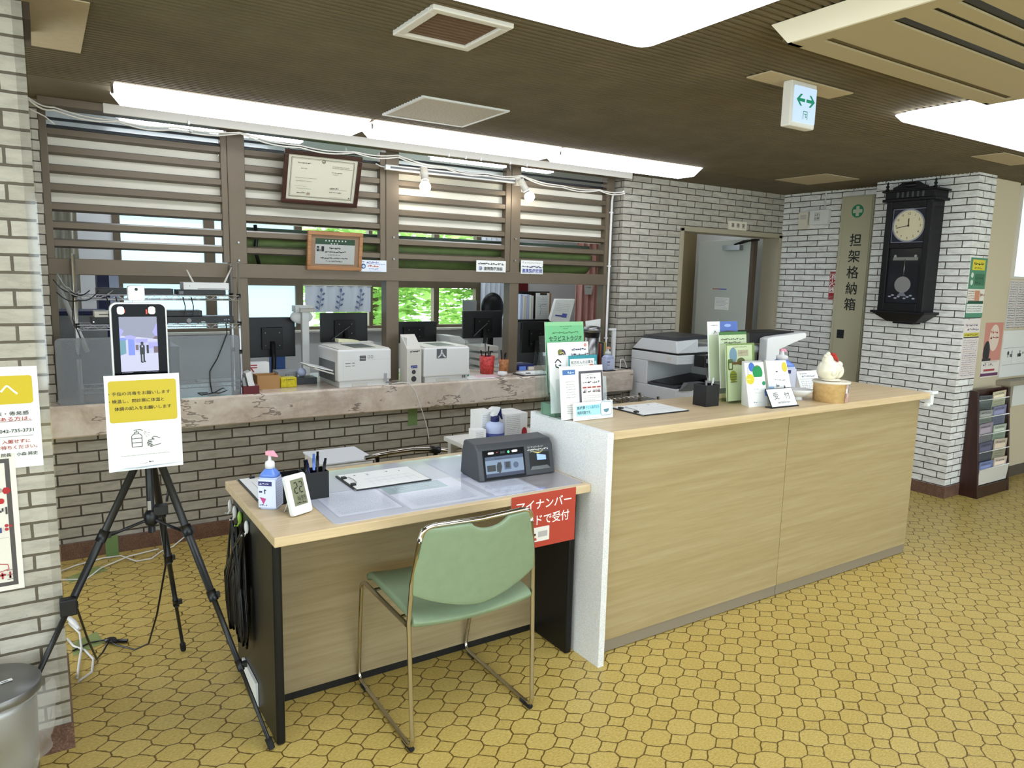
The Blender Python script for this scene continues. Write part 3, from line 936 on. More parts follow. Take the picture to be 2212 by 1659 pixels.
# rolled green blinds on the office side
for i, (x0, x1) in enumerate(((1.0, 1.87), (1.915, 2.80), (2.83, 3.60))):
    t = thing('green_blind', ['dark green rolled blind seen through the louvres under the certificates', 'dark green rolled blind seen through the louvres below the spotlights',
                              'dark green rolled blind seen through the rightmost louvres'][i], 'blind', ((x0 + x1) / 2, 4.52, 1.53), group='rolled green blinds behind the louvres')
    def fn(u, v, x0=x0, x1=x1, i=i):
        a = v * PI * 1.15
        sag = 0.008 * math.sin(u * 9 + i) + 0.012 * math.sin(u * PI)
        return (x0 + u * (x1 - x0), 4.50 - 0.05 * math.sin(a) + 0.006 * math.sin(v * 21), 1.715 - v * 0.18 - sag * v)
    MB().grid(fn, 24, 18, 'green_blind').build('cloth', t, solid=0.004)
    MB().cyl((x0, 4.50, 1.742), 0.016, x1 - x0, 'dark_blindrail' if 'dark_blindrail' in MATS else (mat('dark_blindrail', (70, 92, 78), 0.5), 'dark_blindrail')[1], 12, 'x').build('roller', t)
    if i == 0:
        s_ = MB(); s_.tube([(1.07, 4.44, 1.77), (1.075, 4.435, 1.70), (1.065, 4.43, 1.62), (1.085, 4.43, 1.54)], 0.011, 'black', 8); s_.build('strap', t)

# marble ledge
m = MB()
m.prism([(4.112, 0.672), (4.110, 0.815), (4.118, 0.826), (4.243, 0.826), (4.243, 0.665), (4.12, 0.665)], 'x', -0.30, 3.772, 'pink_marble')
m.box(0.036, 3.705, 4.243, 4.62, 0.79, 0.826, 'pink_marble')
lg = m.build('marble_ledge')
tag(lg, 'long pinkish veined marble ledge along the reception window', 'ledge')

# framed certificates
def picture(name, lab, c, w_, h_, tilt, fr, fw, draw, mats):
    """hangs facing the hall, leaning forward at the top"""
    t = thing(name, lab, 'certificate', (c[0], c[1], c[2] - h_ / 2))
    o = Vector(c); R_ = Vector((1, 0, 0)); U = Vector((0, -math.sin(tilt), math.cos(tilt)))
    if len(c) > 3: R_ = Vector(c[3])
    N = R_.cross(U)
    def pt(x, y, z): return tuple(Vector(c[:3]) + R_ * x + U * y + N * z)
    f = MB()
    for a in ((-w_/2, w_/2, h_/2 - fw, h_/2), (-w_/2, w_/2, -h_/2, -h_/2 + fw), (-w_/2, -w_/2 + fw, -h_/2 + fw, h_/2 - fw), (w_/2 - fw, w_/2, -h_/2 + fw, h_/2 - fw)):
        f.hexa([pt(a[0], a[2], -0.012), pt(a[1], a[2], -0.012), pt(a[1], a[3], -0.012), pt(a[0], a[3], -0.012),
                pt(a[0], a[2], 0.012), pt(a[1], a[2], 0.012), pt(a[1], a[3], 0.012), pt(a[0], a[3], 0.012)], fr)
    f.build('frame', t, bevel=0.003)
    p = MB(); x0, y0 = -w_/2 + fw, -h_/2 + fw
    p.hexa([pt(x0, y0, -0.008), pt(-x0, y0, -0.008), pt(-x0, -y0, -0.008), pt(x0, -y0, -0.008), pt(x0, y0, 0.0), pt(-x0, y0, 0.0), pt(-x0, -y0, 0.0), pt(x0, -y0, 0.0)], mats)
    fl = Flat(p, pt(x0, y0, 0.0004), R_, U)
    draw(fl, -2 * x0, -2 * y0)
    p.build('certificate_sheet', t)
    return t, pt
mat('cert_paper', (206, 202, 182), 0.55)
def cert1(f, w_, h_):
    k = (96, 92, 78); q = (40, 38, 34)
    f.frame(0.016, 0.014, w_ - 0.032, h_ - 0.028, 0.0035, (128, 124, 106)); f.frame(0.022, 0.02, w_ - 0.044, h_ - 0.04, 0.0012, k)
    f.disc(w_ / 2, h_ - 0.026, 0.011, (70, 66, 56)); f.disc(w_ / 2, h_ - 0.026, 0.008, (206, 202, 182)); f.poly([(w_/2 - 0.005, h_ - 0.031), (w_/2 + 0.005, h_ - 0.031), (w_/2, h_ - 0.019)], (60, 56, 46))
    f.scrib(0.055, h_ - 0.046, 0.075, 0.007, q, 1); f.scrib(0.075, h_ - 0.075, 0.035, 0.006, k, 2); f.scrib(w_ - 0.15, h_ - 0.05, 0.10, 0.005, k, 3); f.scrib(w_ - 0.15, h_ - 0.058, 0.125, 0.004, q, 4)
    f.scrib(w_ - 0.15, h_ - 0.085, 0.06, 0.006, q, 5); f.scrib(w_ - 0.14, h_ - 0.095, 0.03, 0.004, k, 6)
    f.line([(0.045, h_ * 0.50), (0.17, h_ * 0.50)], 0.0012, q); f.scrib(0.05, h_ * 0.42, 0.09, 0.004, k, 7); f.line([(0.045, h_ * 0.31), (0.11, h_ * 0.31)], 0.001, k)
    f.line([(0.055, h_ * 0.26), (0.14, h_ * 0.26)], 0.001, q); f.scrib(0.06, h_ * 0.15, 0.05, 0.008, q, 8); f.rect(0.118, h_ * 0.13, 0.018, 0.012, (150, 134, 110))
    f.scrib(w_ - 0.155, h_ * 0.30, 0.05, 0.009, q, 9); f.line([(w_ - 0.155, h_ * 0.29), (w_ - 0.05, h_ * 0.29)], 0.001, k); f.line([(w_ - 0.155, h_ * 0.11), (w_ - 0.07, h_ * 0.11)], 0.001, k)
    f.rect(w_ - 0.038, 0.026, 0.008, 0.006, q); f.scrib(w_ - 0.155, h_ * 0.21, 0.07, 0.007, q, 10)
t, pt = picture('framed_certificate', 'dark brown framed certificate hanging by two wires, tilted forward', (1.405, 4.236, 2.038), 0.452, 0.30, math.radians(20), 'dark_frame_wood', 0.024, cert1, 'cert_paper')
wv = MB(); wv.tube([pt(-0.20, 0.14, -0.01), (1.21, 4.20, 2.246)], 0.0014, 'steel', 5); wv.tube([pt(0.13, 0.14, -0.01), (1.54, 4.20, 2.246)], 0.0014, 'steel', 5); wv.build('hanging_wire', t)
mat('plaque_silver', (176, 176, 172), 0.4, 0.2); mat('plaque_mount', (150, 122, 98), 0.7)
def cert2(f, w_, h_):
    g = (48, 74, 52); q = (30, 30, 32)
    f.rect(0.026, h_ - 0.064, w_ - 0.052, 0.044, g)
    for k in range(7): f.rect(0.085 + 0.020 * k, h_ - 0.036, 0.008, 0.008, (196, 204, 196))
    for k in range(3): f.rect(0.118 + 0.018 * k, h_ - 0.052, 0.009, 0.006, (196, 204, 196))
    f.rect(0.026, 0.014, w_ - 0.052, 0.116, 'plaque_silver')
    f.rect(0.034, 0.088, 0.014, 0.03, q).rect(0.062, 0.088, 0.016, 0.03, q).rect(0.037, 0.1, 0.007, 0.009, (160, 160, 158)).rect(0.046, 0.088, 0.018, 0.012, (120, 120, 120))
    f.scrib(0.11, 0.104, 0.07, 0.011, q, 1, 0.1); f.scrib(0.083, 0.082, 0.13, 0.010, q, 2, 0.1); f.scrib(0.10, 0.066, 0.08, 0.006, q, 3); f.scrib(0.06, 0.046, 0.165, 0.008, q, 4, 0.1); f.scrib(0.09, 0.028, 0.10, 0.007, q, 5)
picture('framed_certificate', 'light brown framed plaque with a green band standing on the brown transom', (1.494, 4.285, 1.633), 0.338, 0.228, math.radians(9), 'light_frame_wood', 0.022, cert2, 'plaque_mount')

# stickers on the transom
def sticker(lab, x0, x1, z0, z1, draw, rot=0.0):
    m = MB(); y = 4.3055
    c, s_ = math.cos(rot), math.sin(rot)
    w_, h_ = x1 - x0, z1 - z0
    m.box(x0, x1, y, y + 0.0015, z0, z1, 'paper')
    f = Flat(m, (x0, y - 0.0003, z0), (1, 0, 0), (0, 0, 1)); draw(f, w_, h_)
    if rot: m.xf(Matrix.Translation((x0, y, z0)) @ Matrix.Rotation(-rot, 4, 'Y') @ Matrix.Translation((-x0, -y, -z0)))
    return tag(m.build('notice_sticker'), lab, 'sticker')
B1 = (52, 62, 150)
def st1(f, w_, h_):
    f.rect(0, 0, w_, h_, (226, 232, 242)); f.scrib(0.012, h_ - 0.014, 0.02, 0.007, B1, 1); f.scrib(0.044, h_ - 0.018, 0.08, 0.011, B1, 2, 0.1); f.scrib(0.044, h_ - 0.026, 0.12, 0.006, B1, 3)
    f.disc(0.022, h_ * 0.46, 0.016, (58, 84, 130), 12); f.disc(0.024, h_ * 0.44, 0.009, (190, 214, 236), 10); f.scrib(0.052, h_ * 0.40, 0.07, 0.013, (206, 110, 70), 4, 0.1); f.scrib(0.06, 0.014, 0.06, 0.007, B1, 5)
    f.scrib(0.06, 0.003, 0.08, 0.003, (120, 130, 160), 6)
sticker('white sticker with an orange line of print beside the light wood plaque', 1.657, 1.832, 1.517, 1.588, st1)
def st2(f, w_, h_):
    q = (34, 34, 40)
    f.scrib(0.014, h_ - 0.030, w_ - 0.028, 0.015, q, 3, 0.06)
    f.disc(0.032, 0.024, 0.014, (110, 130, 170), 14); f.disc(0.032, 0.024, 0.009, (210, 218, 230), 12); f.text('遠', 0.026, 0.017, 0.014, q, bold=0.01)
    f.text('連携医療施設', 0.058, 0.013, 0.022, q, w=0.152, bold=0.02)
sticker('white sticker with black print on the transom left of the second post from the right', 2.484, 2.72, 1.536, 1.613, st2, 0.0)
def st3(f, w_, h_):
    q = (30, 32, 60)
    f.disc(0.018, h_ - 0.016, 0.007, (60, 80, 130), 4); f.disc(0.018, h_ - 0.016, 0.005, (236, 236, 232), 4); f.scrib(0.032, h_ - 0.020, 0.14, 0.006, q, 2); f.scrib(0.010, h_ - 0.052, w_ - 0.02, 0.015, (60, 60, 110), 5, 0.06)
    f.text('連携医療機関', 0.008, 0.010, 0.027, (44, 60, 160), w=w_ - 0.016, bold=0.03)
sticker('white sticker with big blue print on the rightmost stretch of the transom', 2.846, 3.035, 1.530, 1.625, st3)

# track with two bulbs
t = thing('track_light', 'white track on the posts carrying two glowing round bulbs', 'track light', (2.30, 4.24, 2.0))
m = MB(); m.box(1.80, 2.785, 4.236, 4.262, 2.133, 2.163, 'white_plastic'); m.box(1.83, 2.76, 4.2345, 4.237, 2.142, 2.154, 'mid_grey')
m.build('track', t, bevel=0.003)
for nm, x, dx in (('a', 2.05, -0.012), ('b', 2.757, 0.052)):
    s_ = MB(); s_.box(x - 0.02, x + 0.02, 4.222, 4.25, 2.12, 2.17, 'offwhite'); p0, p1 = Vector((x + dx * 0.15, 4.215, 2.155)), Vector((x + dx * 0.8, 4.19, 2.085))
    s_.tube([p0, p1], [0.023, 0.023], 'offwhite', 14); s_.tube([p1, p1 + (p1 - p0) * 0.2], [0.018, 0.017], 'mid_grey', 12); h = s_.build('lamp_holder', t)
    MB().ball((x + dx * 1.15, 4.178, 2.045), 0.035, 'lamp_bulb', 18, 12).build('bulb', h)
m = MB(); m.tube([(1.80, 4.25, 2.148), (1.77, 4.25, 2.15), (1.75, 4.27, 2.165)], 0.004, 'white_plastic', 6); m.build('lead', t)

# white cable run along the head rail
m = MB()
def droop(p, n=8, k=0.012):
    out = []
    for a, b in zip(p, p[1:]):
        for i in range(n):
            u = i / n; out.append((a[0] + (b[0] - a[0]) * u, a[1] + (b[1] - a[1]) * u, a[2] + (b[2] - a[2]) * u - k * math.sin(PI * u)))
    return out + [p[-1]]
cp = [(0.0, 4.12, 2.262), (0.10, 4.13, 2.235), (0.36, 4.13, 2.21), (0.62, 4.13, 2.212), (0.93, 4.13, 2.225), (1.25, 4.13, 2.195), (1.56, 4.13, 2.196), (1.83, 4.13, 2.206), (2.15, 4.13, 2.168), (2.45, 4.13, 2.158), (2.72, 4.13, 2.172), (3.05, 4.13, 2.135), (3.38, 4.13, 2.135), (3.62, 4.13, 2.14)]
m.tube(droop(cp), 0.0042, 'offwhite', 6)
m.tube(droop([(a, b - 0.004, c - 0.006 - 0.006 * (k % 2)) for k, (a, b, c) in enumerate(cp)], 8, 0.018), 0.0042, 'offwhite', 6)
m.tube([(0.0, 4.12, 2.215), (0.06, 4.13, 2.19), (0.10, 4.2, 2.17)], 0.003, 'offwhite', 6)
tag(m.build('cable'), 'pair of thin white cables sagging along the top of the louvred screens', 'cable')
for k, (x, z) in enumerate(((0.68, 2.236), (2.17, 2.236), (2.29, 2.236), (2.40, 2.236), (2.62, 2.236), (2.75, 2.236))):
    m = MB(); m.tube([(x, 4.122, z + 0.004), (x, 4.122, z - 0.02), (x + 0.004, 4.118, z - 0.045), (x + 0.01, 4.114, z - 0.04)], 0.0018, 'steel', 5); m.box(x - 0.005, x + 0.005, 4.117, 4.127, z - 0.004, z + 0.014, 'white_plastic')
    tag(m.build('hanging_hook'), ['small hook on the head rail above the leftmost louvres', 'small hook on the head rail, left of three close hooks above the spotlight track',
        'small hook on the head rail, middle of three close hooks above the spotlight track', 'small hook on the head rail, right of three close hooks above the spotlight track',
        'small hook on the head rail, left of the second post from the right', 'small hook on the head rail right over the second post from the right'][k], 'hook', 'hooks on the head rail')
m = MB(); m.tube([(3.61, 4.13, 2.14), (3.635, 4.18, 2.15), (3.652, 4.26, 2.15), (3.656, 4.302, 2.13), (3.656, 4.310, 2.09), (3.656, 4.310, 1.5), (3.656, 4.310, 0.83)], 0.009, 'white_plastic', 8)
for z in (1.05, 1.6, 2.0): m.box(3.642, 3.670, 4.304, 4.32, z, z + 0.012, 'white_plastic')
tag(m.build('cable_conduit'), 'white cable conduit running down the edge of the brick wall beside the louvres', 'conduit')
# ================================================================ desk, counter, chair, tripod and what lies on them
ZD, ZT = 0.72, 0.9326
t = thing('reception_desk', 'low oak topped desk with black end panels beside the white partition', 'desk', (1.14, 2.44, 0))
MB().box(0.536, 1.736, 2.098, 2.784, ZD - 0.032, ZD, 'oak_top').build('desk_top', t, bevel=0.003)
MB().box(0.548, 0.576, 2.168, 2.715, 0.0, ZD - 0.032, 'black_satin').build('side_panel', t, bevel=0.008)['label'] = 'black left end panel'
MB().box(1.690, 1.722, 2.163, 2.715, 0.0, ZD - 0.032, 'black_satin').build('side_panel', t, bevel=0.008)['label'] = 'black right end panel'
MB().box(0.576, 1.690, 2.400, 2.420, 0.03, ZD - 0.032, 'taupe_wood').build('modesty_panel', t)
MB().box(0.576, 1.690, 2.405, 2.416, 0.0, 0.03, 'black').build('toe_gap_shade', t)  # black strip for the shade in the gap beneath the panel

tag(MB().box(1.7385, 1.7675, 2.0146, 2.5266, 0.0, ZT + 0.002, 'white_speckle').build('partition_panel', bevel=0.0015), 'tall white speckled partition panel between the low desk and the counter', 'partition')

t = thing('reception_counter', 'long oak reception counter with a grey plinth', 'counter', (2.9, 2.28, 0))
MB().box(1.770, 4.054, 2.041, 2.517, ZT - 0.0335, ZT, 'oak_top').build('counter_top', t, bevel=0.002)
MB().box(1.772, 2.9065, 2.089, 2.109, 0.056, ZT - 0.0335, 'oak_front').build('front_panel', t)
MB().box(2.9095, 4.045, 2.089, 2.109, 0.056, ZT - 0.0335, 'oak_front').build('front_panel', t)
MB().box(1.772, 2.9065, 2.093, 2.109, 0.004, 0.056, 'plinth_grey' if 'plinth_grey' in MATS else (mat('plinth_grey', (136, 124, 106), 0.5), 'plinth_grey')[1]).build('plinth', t)
MB().box(2.9095, 4.045, 2.093, 2.109, 0.004, 0.056, 'plinth_grey').build('plinth', t)
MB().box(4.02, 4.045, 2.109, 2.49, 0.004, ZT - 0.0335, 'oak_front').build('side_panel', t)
MB().box(1.772, 4.02, 2.109, 2.47, 0.42, 0.44, 'offwhite').build('inner_shelf', t)
m = MB(); m.box(4.0545, 4.115, 2.03, 2.075, ZT - 0.010, ZT + 0.006, 'white_plastic'); m.box(4.056, 4.085, 2.035, 2.07, ZT - 0.068, ZT - 0.010, 'white_plastic')
m.box(4.030, 4.056, 2.036, 2.06, ZT - 0.075, ZT - 0.06, 'white_plastic'); m.cyl((4.095, 2.052, ZT + 0.006), 0.006, 0.004, 'steel', 10)
tag(m.build('edge_clamp', bevel=0.002), 'small white clamp on the far right corner of the oak counter', 'clamp')

# ---- green chair on a chromed sled frame
t = thing('stacking_chair', 'pale green stacking chair on a chromed sled frame, pushed up to the desk', 'chair', (1.13, 2.15, 0))
def arc(a, b, c, n=6):
    return [tuple((1 - u) ** 2 * a[i] + 2 * u * (1 - u) * b[i] + u * u * c[i] for i in range(3)) for u in [k / n for k in range(n + 1)]]
for sx in (0, 1):
    X = lambda x, k=0.0: x if sx == 0 else 2.264 - x - 0.020 * k
    top = (X(0.917, 1), 1.906, 0.70)
    p = [top, (X(0.902, 0.5), 1.928, 0.56), (X(0.899), 1.942, 0.43), (X(0.902), 1.926, 0.10)]
    p += arc((X(0.903), 1.922, 0.05), (X(0.903), 1.920, 0.011), (X(0.903), 1.955, 0.011))
    p += arc((X(0.908), 2.35, 0.011), (X(0.908), 2.392, 0.011), (X(0.906), 2.390, 0.05))
    p += [(X(0.897), 2.352, 0.25)] + arc((X(0.894), 2.33, 0.39), (X(0.893), 2.322, 0.428), (X(0.894), 2.285, 0.428)) + [(X(0.899), 1.955, 0.418)]
    MB().tube(p, 0.0078, 'chrome', 10).build('leg_frame', t)
    MB().tube([(X(0.904), 1.925, 0.0085), (X(0.904), 1.985, 0.0085)], 0.0095, 'rubber', 8).build('glide', t)
    MB().tube([(X(0.907), 2.315, 0.0085), (X(0.907), 2.36, 0.0085)], 0.0095, 'rubber', 8).build('glide', t)
tp = [(0.917, 1.906, 0.70)] + arc((0.922, 1.903, 0.722), (0.928, 1.900, 0.745), (0.962, 1.899, 0.747))
tp += [(1.12, 1.885, 0.747)] + arc((1.282, 1.899, 0.747), (1.316, 1.900, 0.745), (1.322, 1.903, 0.722)) + [(1.327, 1.906, 0.70)]
MB().tube(tp, 0.0085, 'chrome', 10).build('top_rail', t)
m = MB()
for y in (2.02, 2.25): m.tube([(0.898, y, 0.416), (1.366, y, 0.416)], 0.006, 'chrome', 8)
m.build('seat_bar', t)
def backs(u, v):
    e = 2 * u - 1
    zt = 0.741 - (0.026 * max(0, 1 - ((u - 0.57) / 0.17) ** 2) ** 0.7 if abs(u - 0.57) < 0.17 else 0)
    zb = 0.457 + 0.070 * abs(e) ** 1.7
    z = zb + (zt - zb) * v
    x0 = 0.904 + 0.018 * max(0, (z - 0.60) / 0.14) + 0.012 * max(0, (0.50 - z) / 0.04)
    x = 1.132 + e * (1.132 - x0) - 0.020 * min(1, max(0, (z - 0.43) / 0.27)) * (e + 1) / 2
    return (x, 1.936 - 0.030 * (z - 0.46) / 0.28 - 0.028 * (1 - e * e), z)
MB().grid(backs, 40, 16, 'green_vinyl').build('backrest', t, solid=0.016, bevel=0.004)
def seats(u, v):
    e = 2 * u - 1
    x = 1.132 + e * (0.222 - 0.006 * v)
    y = 1.93 + 0.405 * v
    z = 0.428 - 0.020 * (1 - e * e) * (1 - 0.4 * v) + 0.010 * math.sin(v * PI * 0.5) - (0.018 * ((0.12 - v) / 0.12) ** 2 if v < 0.12 else 0) - (0.022 * ((v - 0.88) / 0.12) ** 2 if v > 0.88 else 0)
    return (x, y, z + 0.012)
MB().grid(seats, 24, 24, 'green_vinyl').build('seat', t, solid=0.024, bevel=0.006)

# ---- tripod with face terminal and notice
t = thing('camera_tripod', 'black tripod standing between the left brick pillar and the desk', 'tripod', (0.255, 2.525, 0))
feet = [((0.225, 2.505, 0.90), (-0.213, 2.447, 0.006)), ((0.268, 2.545, 0.90), (0.391, 2.955, 0.006)), ((0.285, 2.505, 0.90), (0.529, 2.160, 0.006))]
mat('tripod_black', (30, 30, 30), 0.4)
for a, b in feet:
    a, b = Vector(a), Vector(b)
    L_ = lambda u: a + (b - a) * u
    m = MB(); m.tube([L_(0), L_(0.48)], 0.0118, 'tripod_black', 10); m.tube([L_(0.46), L_(0.72)], 0.0085, 'tripod_black', 10); m.tube([L_(0.70), L_(0.985)], 0.0062, 'tripod_black', 10)
    lg = m.build('leg', t)
    for u, r in ((0.25, 0.016), (0.475, 0.0145), (0.715, 0.0105)):
        m = MB(); m.tube([L_(u - 0.018), L_(u + 0.018)], r, 'black', 10)
        c = L_(u); m.box(c.x + 0.004, c.x + 0.022, c.y - 0.008, c.y + 0.008, c.z - 0.008, c.z + 0.008, 'black')
        m.build('clamp', lg)
    MB().tube([L_(0.965), L_(1.0)], [0.011, 0.010], 'rubber', 10).build('foot', lg)
    q = L_(0.26)
    m = MB(); m.tube([(0.256, 2.522, 0.70), tuple(q)], 0.005, 'black', 6); m.build('brace', t)
m = MB(); m.tube([(0.256, 2.522, 0.655), (0.256, 2.522, 1.098)], 0.0115, 'tripod_black', 12); m.build('centre_column', t)
m = MB(); m.lathe([(0.016, 0.0), (0.022, 0.012), (0.022, 0.035), (0.013, 0.05)], (0.256, 2.522, 0.68), 'black', 14); m.box(0.262, 0.305, 2.505, 2.54, 0.712, 0.74, 'black'); m.box(0.245, 0.255, 2.50, 2.507, 0.735, 0.765, 'steel'); m.build('hub', t)
m = MB(); m.lathe([(0.030, 0), (0.042, 0.01), (0.042, 0.045), (0.02, 0.06)], (0.256, 2.522, 0.875), 'black', 16); m.build('shoulder', t)
m = MB(); m.tube([(0.30, 2.50, 0.90), (0.305, 2.48, 0.80), (0.30, 2.49, 0.76)], 0.004, 'black', 6); m.build('crank', t)
bx = MB(); bx.box(-0.010, 0.035, 2.443, 2.475, 0.455, 0.508, 'black')
tag(bx.build('power_adapter', bevel=0.004), 'black power adapter box strapped to the tripod leg by the pillar', 'adapter')

t = thing('face_terminal', 'upright face scanning terminal with a lit screen on the black tripod', 'terminal', (0.246, 2.50, 1.16))
def rr2(x0, x1, z0, z1, r, n=5):
    p = []
    for cx, cz, a in ((x1 - r, z0 + r, -90), (x1 - r, z1 - r, 0), (x0 + r, z1 - r, 90), (x0 + r, z0 + r, 180)):
        for k in range(n + 1):
            q = math.radians(a + 90 * k / n); p.append((cx + r * math.cos(q), cz + r * math.sin(q)))
    return p
m = MB(); m.prism(rr2(0.168, 0.325, 1.10, 1.397, 0.020), 'y', 2.490, 2.512, 'white_plastic'); m.build('casing', t, bevel=0.002)
m = MB(); m.prism(rr2(0.173, 0.320, 1.104, 1.392, 0.017), 'y', 2.4872, 2.4902, 'black_gloss'); m.build('front_glass', t)
scr = MB()
for nm, c, e in (('scr_ceil', (150, 154, 176), 0.8), ('scr_blue', (120, 140, 226), 0.9), ('scr_pale', (186, 190, 224), 0.85), ('scr_teal', (110, 160, 176), 0.8), ('scr_floor', (196, 198, 222), 0.9), ('scr_dark', (22, 20, 30), 0.2), ('scr_brown', (120, 100, 110), 0.7), ('scr_violet', (160, 160, 240), 0.95), ('scr_white', (240, 240, 250), 1.0)):
    mat(nm, (10, 10, 12), 0.3, emit=c, es=e)
fl = Flat(scr, (0.191, 2.4868, 1.186), (1, 0, 0), (0, 0, 1), 0.00015)
W_, H_ = 0.104, 0.168
fl.rect(0, 0, W_, H_, 'scr_floor'); fl.poly([(0, 0.112), (0.02, 0.108), (0.05, 0.106), (W_, 0.098), (W_, H_), (0, H_)], 'scr_ceil')
fl.poly([(0, 0.104), (0.012, 0.125), (0, 0.135)], 'scr_violet').poly([(W_, 0.10), (W_ - 0.014, 0.12), (W_, 0.15)], 'scr_violet')
fl.poly([(0, 0.05), (0.016, 0.056), (0.016, 0.098), (0, 0.098)], 'scr_teal').rect(0.022, 0.050, 0.018, 0.052, 'scr_blue').poly([(0.0, 0.096), (0.02, 0.098), (0.02, 0.104), (0, 0.104)], 'scr_blue')
fl.poly([(0.012, 0.102), (0.04, 0.098), (0.045, 0.106), (0.03, 0.112), (0.016, 0.110)], 'scr_violet').rect(0.042, 0.06, 0.03, 0.038, 'scr_pale').rect(0.042, 0.088, 0.034, 0.012, 'scr_violet').rect(0.074, 0.056, 0.03, 0.036, 'scr_pale').rect(0.078, 0.07, 0.026, 0.018, 'scr_violet')
fl.poly([(0.09, 0.10), (0.098, 0.108), (W_, 0.108), (W_, 0.098)], 'scr_brown').rect(0.092, 0.056, 0.012, 0.02, 'scr_brown').rect(0.042, 0.066, 0.008, 0.016, 'scr_brown').rect(0.072, 0.055, 0.006, 0.026, 'scr_dark')
fl.disc(0.060, 0.087, 0.0042, 'scr_dark', 12); fl.poly([(0.0535, 0.052), (0.0665, 0.052), (0.067, 0.078), (0.064, 0.083), (0.056, 0.083), (0.053, 0.078)], 'scr_dark')
fl.rect(0.0545, 0.028, 0.0045, 0.027, 'scr_dark').rect(0.0615, 0.030, 0.0045, 0.025, 'scr_dark').rect(0.058, 0.074, 0.004, 0.006, 'scr_pale').poly([(0.056, 0.026), (0.062, 0.026), (0.062, 0.030), (0.056, 0.030)], 'scr_dark').poly([(0.0625, 0.028), (0.069, 0.028), (0.068, 0.032), (0.0625, 0.032)], 'scr_dark')
fl.scrib(0.002, -0.0035, 0.03, 0.002, 'scr_pale', 2); fl.scrib(0.068, -0.0035, 0.032, 0.002, 'scr_pale', 3)
scr.build('lit_screen', t)
mat('lamp_led', (255, 255, 240), 0.4, emit=(255, 250, 225), es=9.0)
for x in (0.1975, 0.2825):
    m = MB(); m.prism(rr2(x - 0.009, x + 0.009, 1.362, 1.384, 0.006), 'y', 2.4855, 2.4875, 'lamp_led'); m.build('lamp', t)
m = MB(); m.box(0.205, 0.209, 2.486, 2.4875, 1.366, 1.376, (mat('led_red', (60, 10, 10), 0.4, emit=(255, 90, 60), es=0.8), 'led_red')[1]); m.box(0.266, 0.270, 2.486, 2.4875, 1.362, 1.376, 'led_red'); m.build('sensor', t)
m = MB(); m.prism(rr2(0.2205, 0.2655, 1.403, 1.447, 0.006), 'y', 2.489, 2.525, 'white_plastic'); m.cyl((0.243, 2.489, 1.437), 0.0045, -0.002, 'black', 12, 'y'); m.box(0.232, 0.255, 2.498, 2.512, 1.395, 1.405, 'white_plastic')
m.build('camera_module', t, bevel=0.0015)
m = MB(); m.box(0.236, 0.276, 2.512, 2.535, 1.10, 1.22, 'black'); m.tube([(0.256, 2.522, 1.10), (0.256, 2.522, 1.14)], 0.016, 'black', 12); m.build('mount', t)

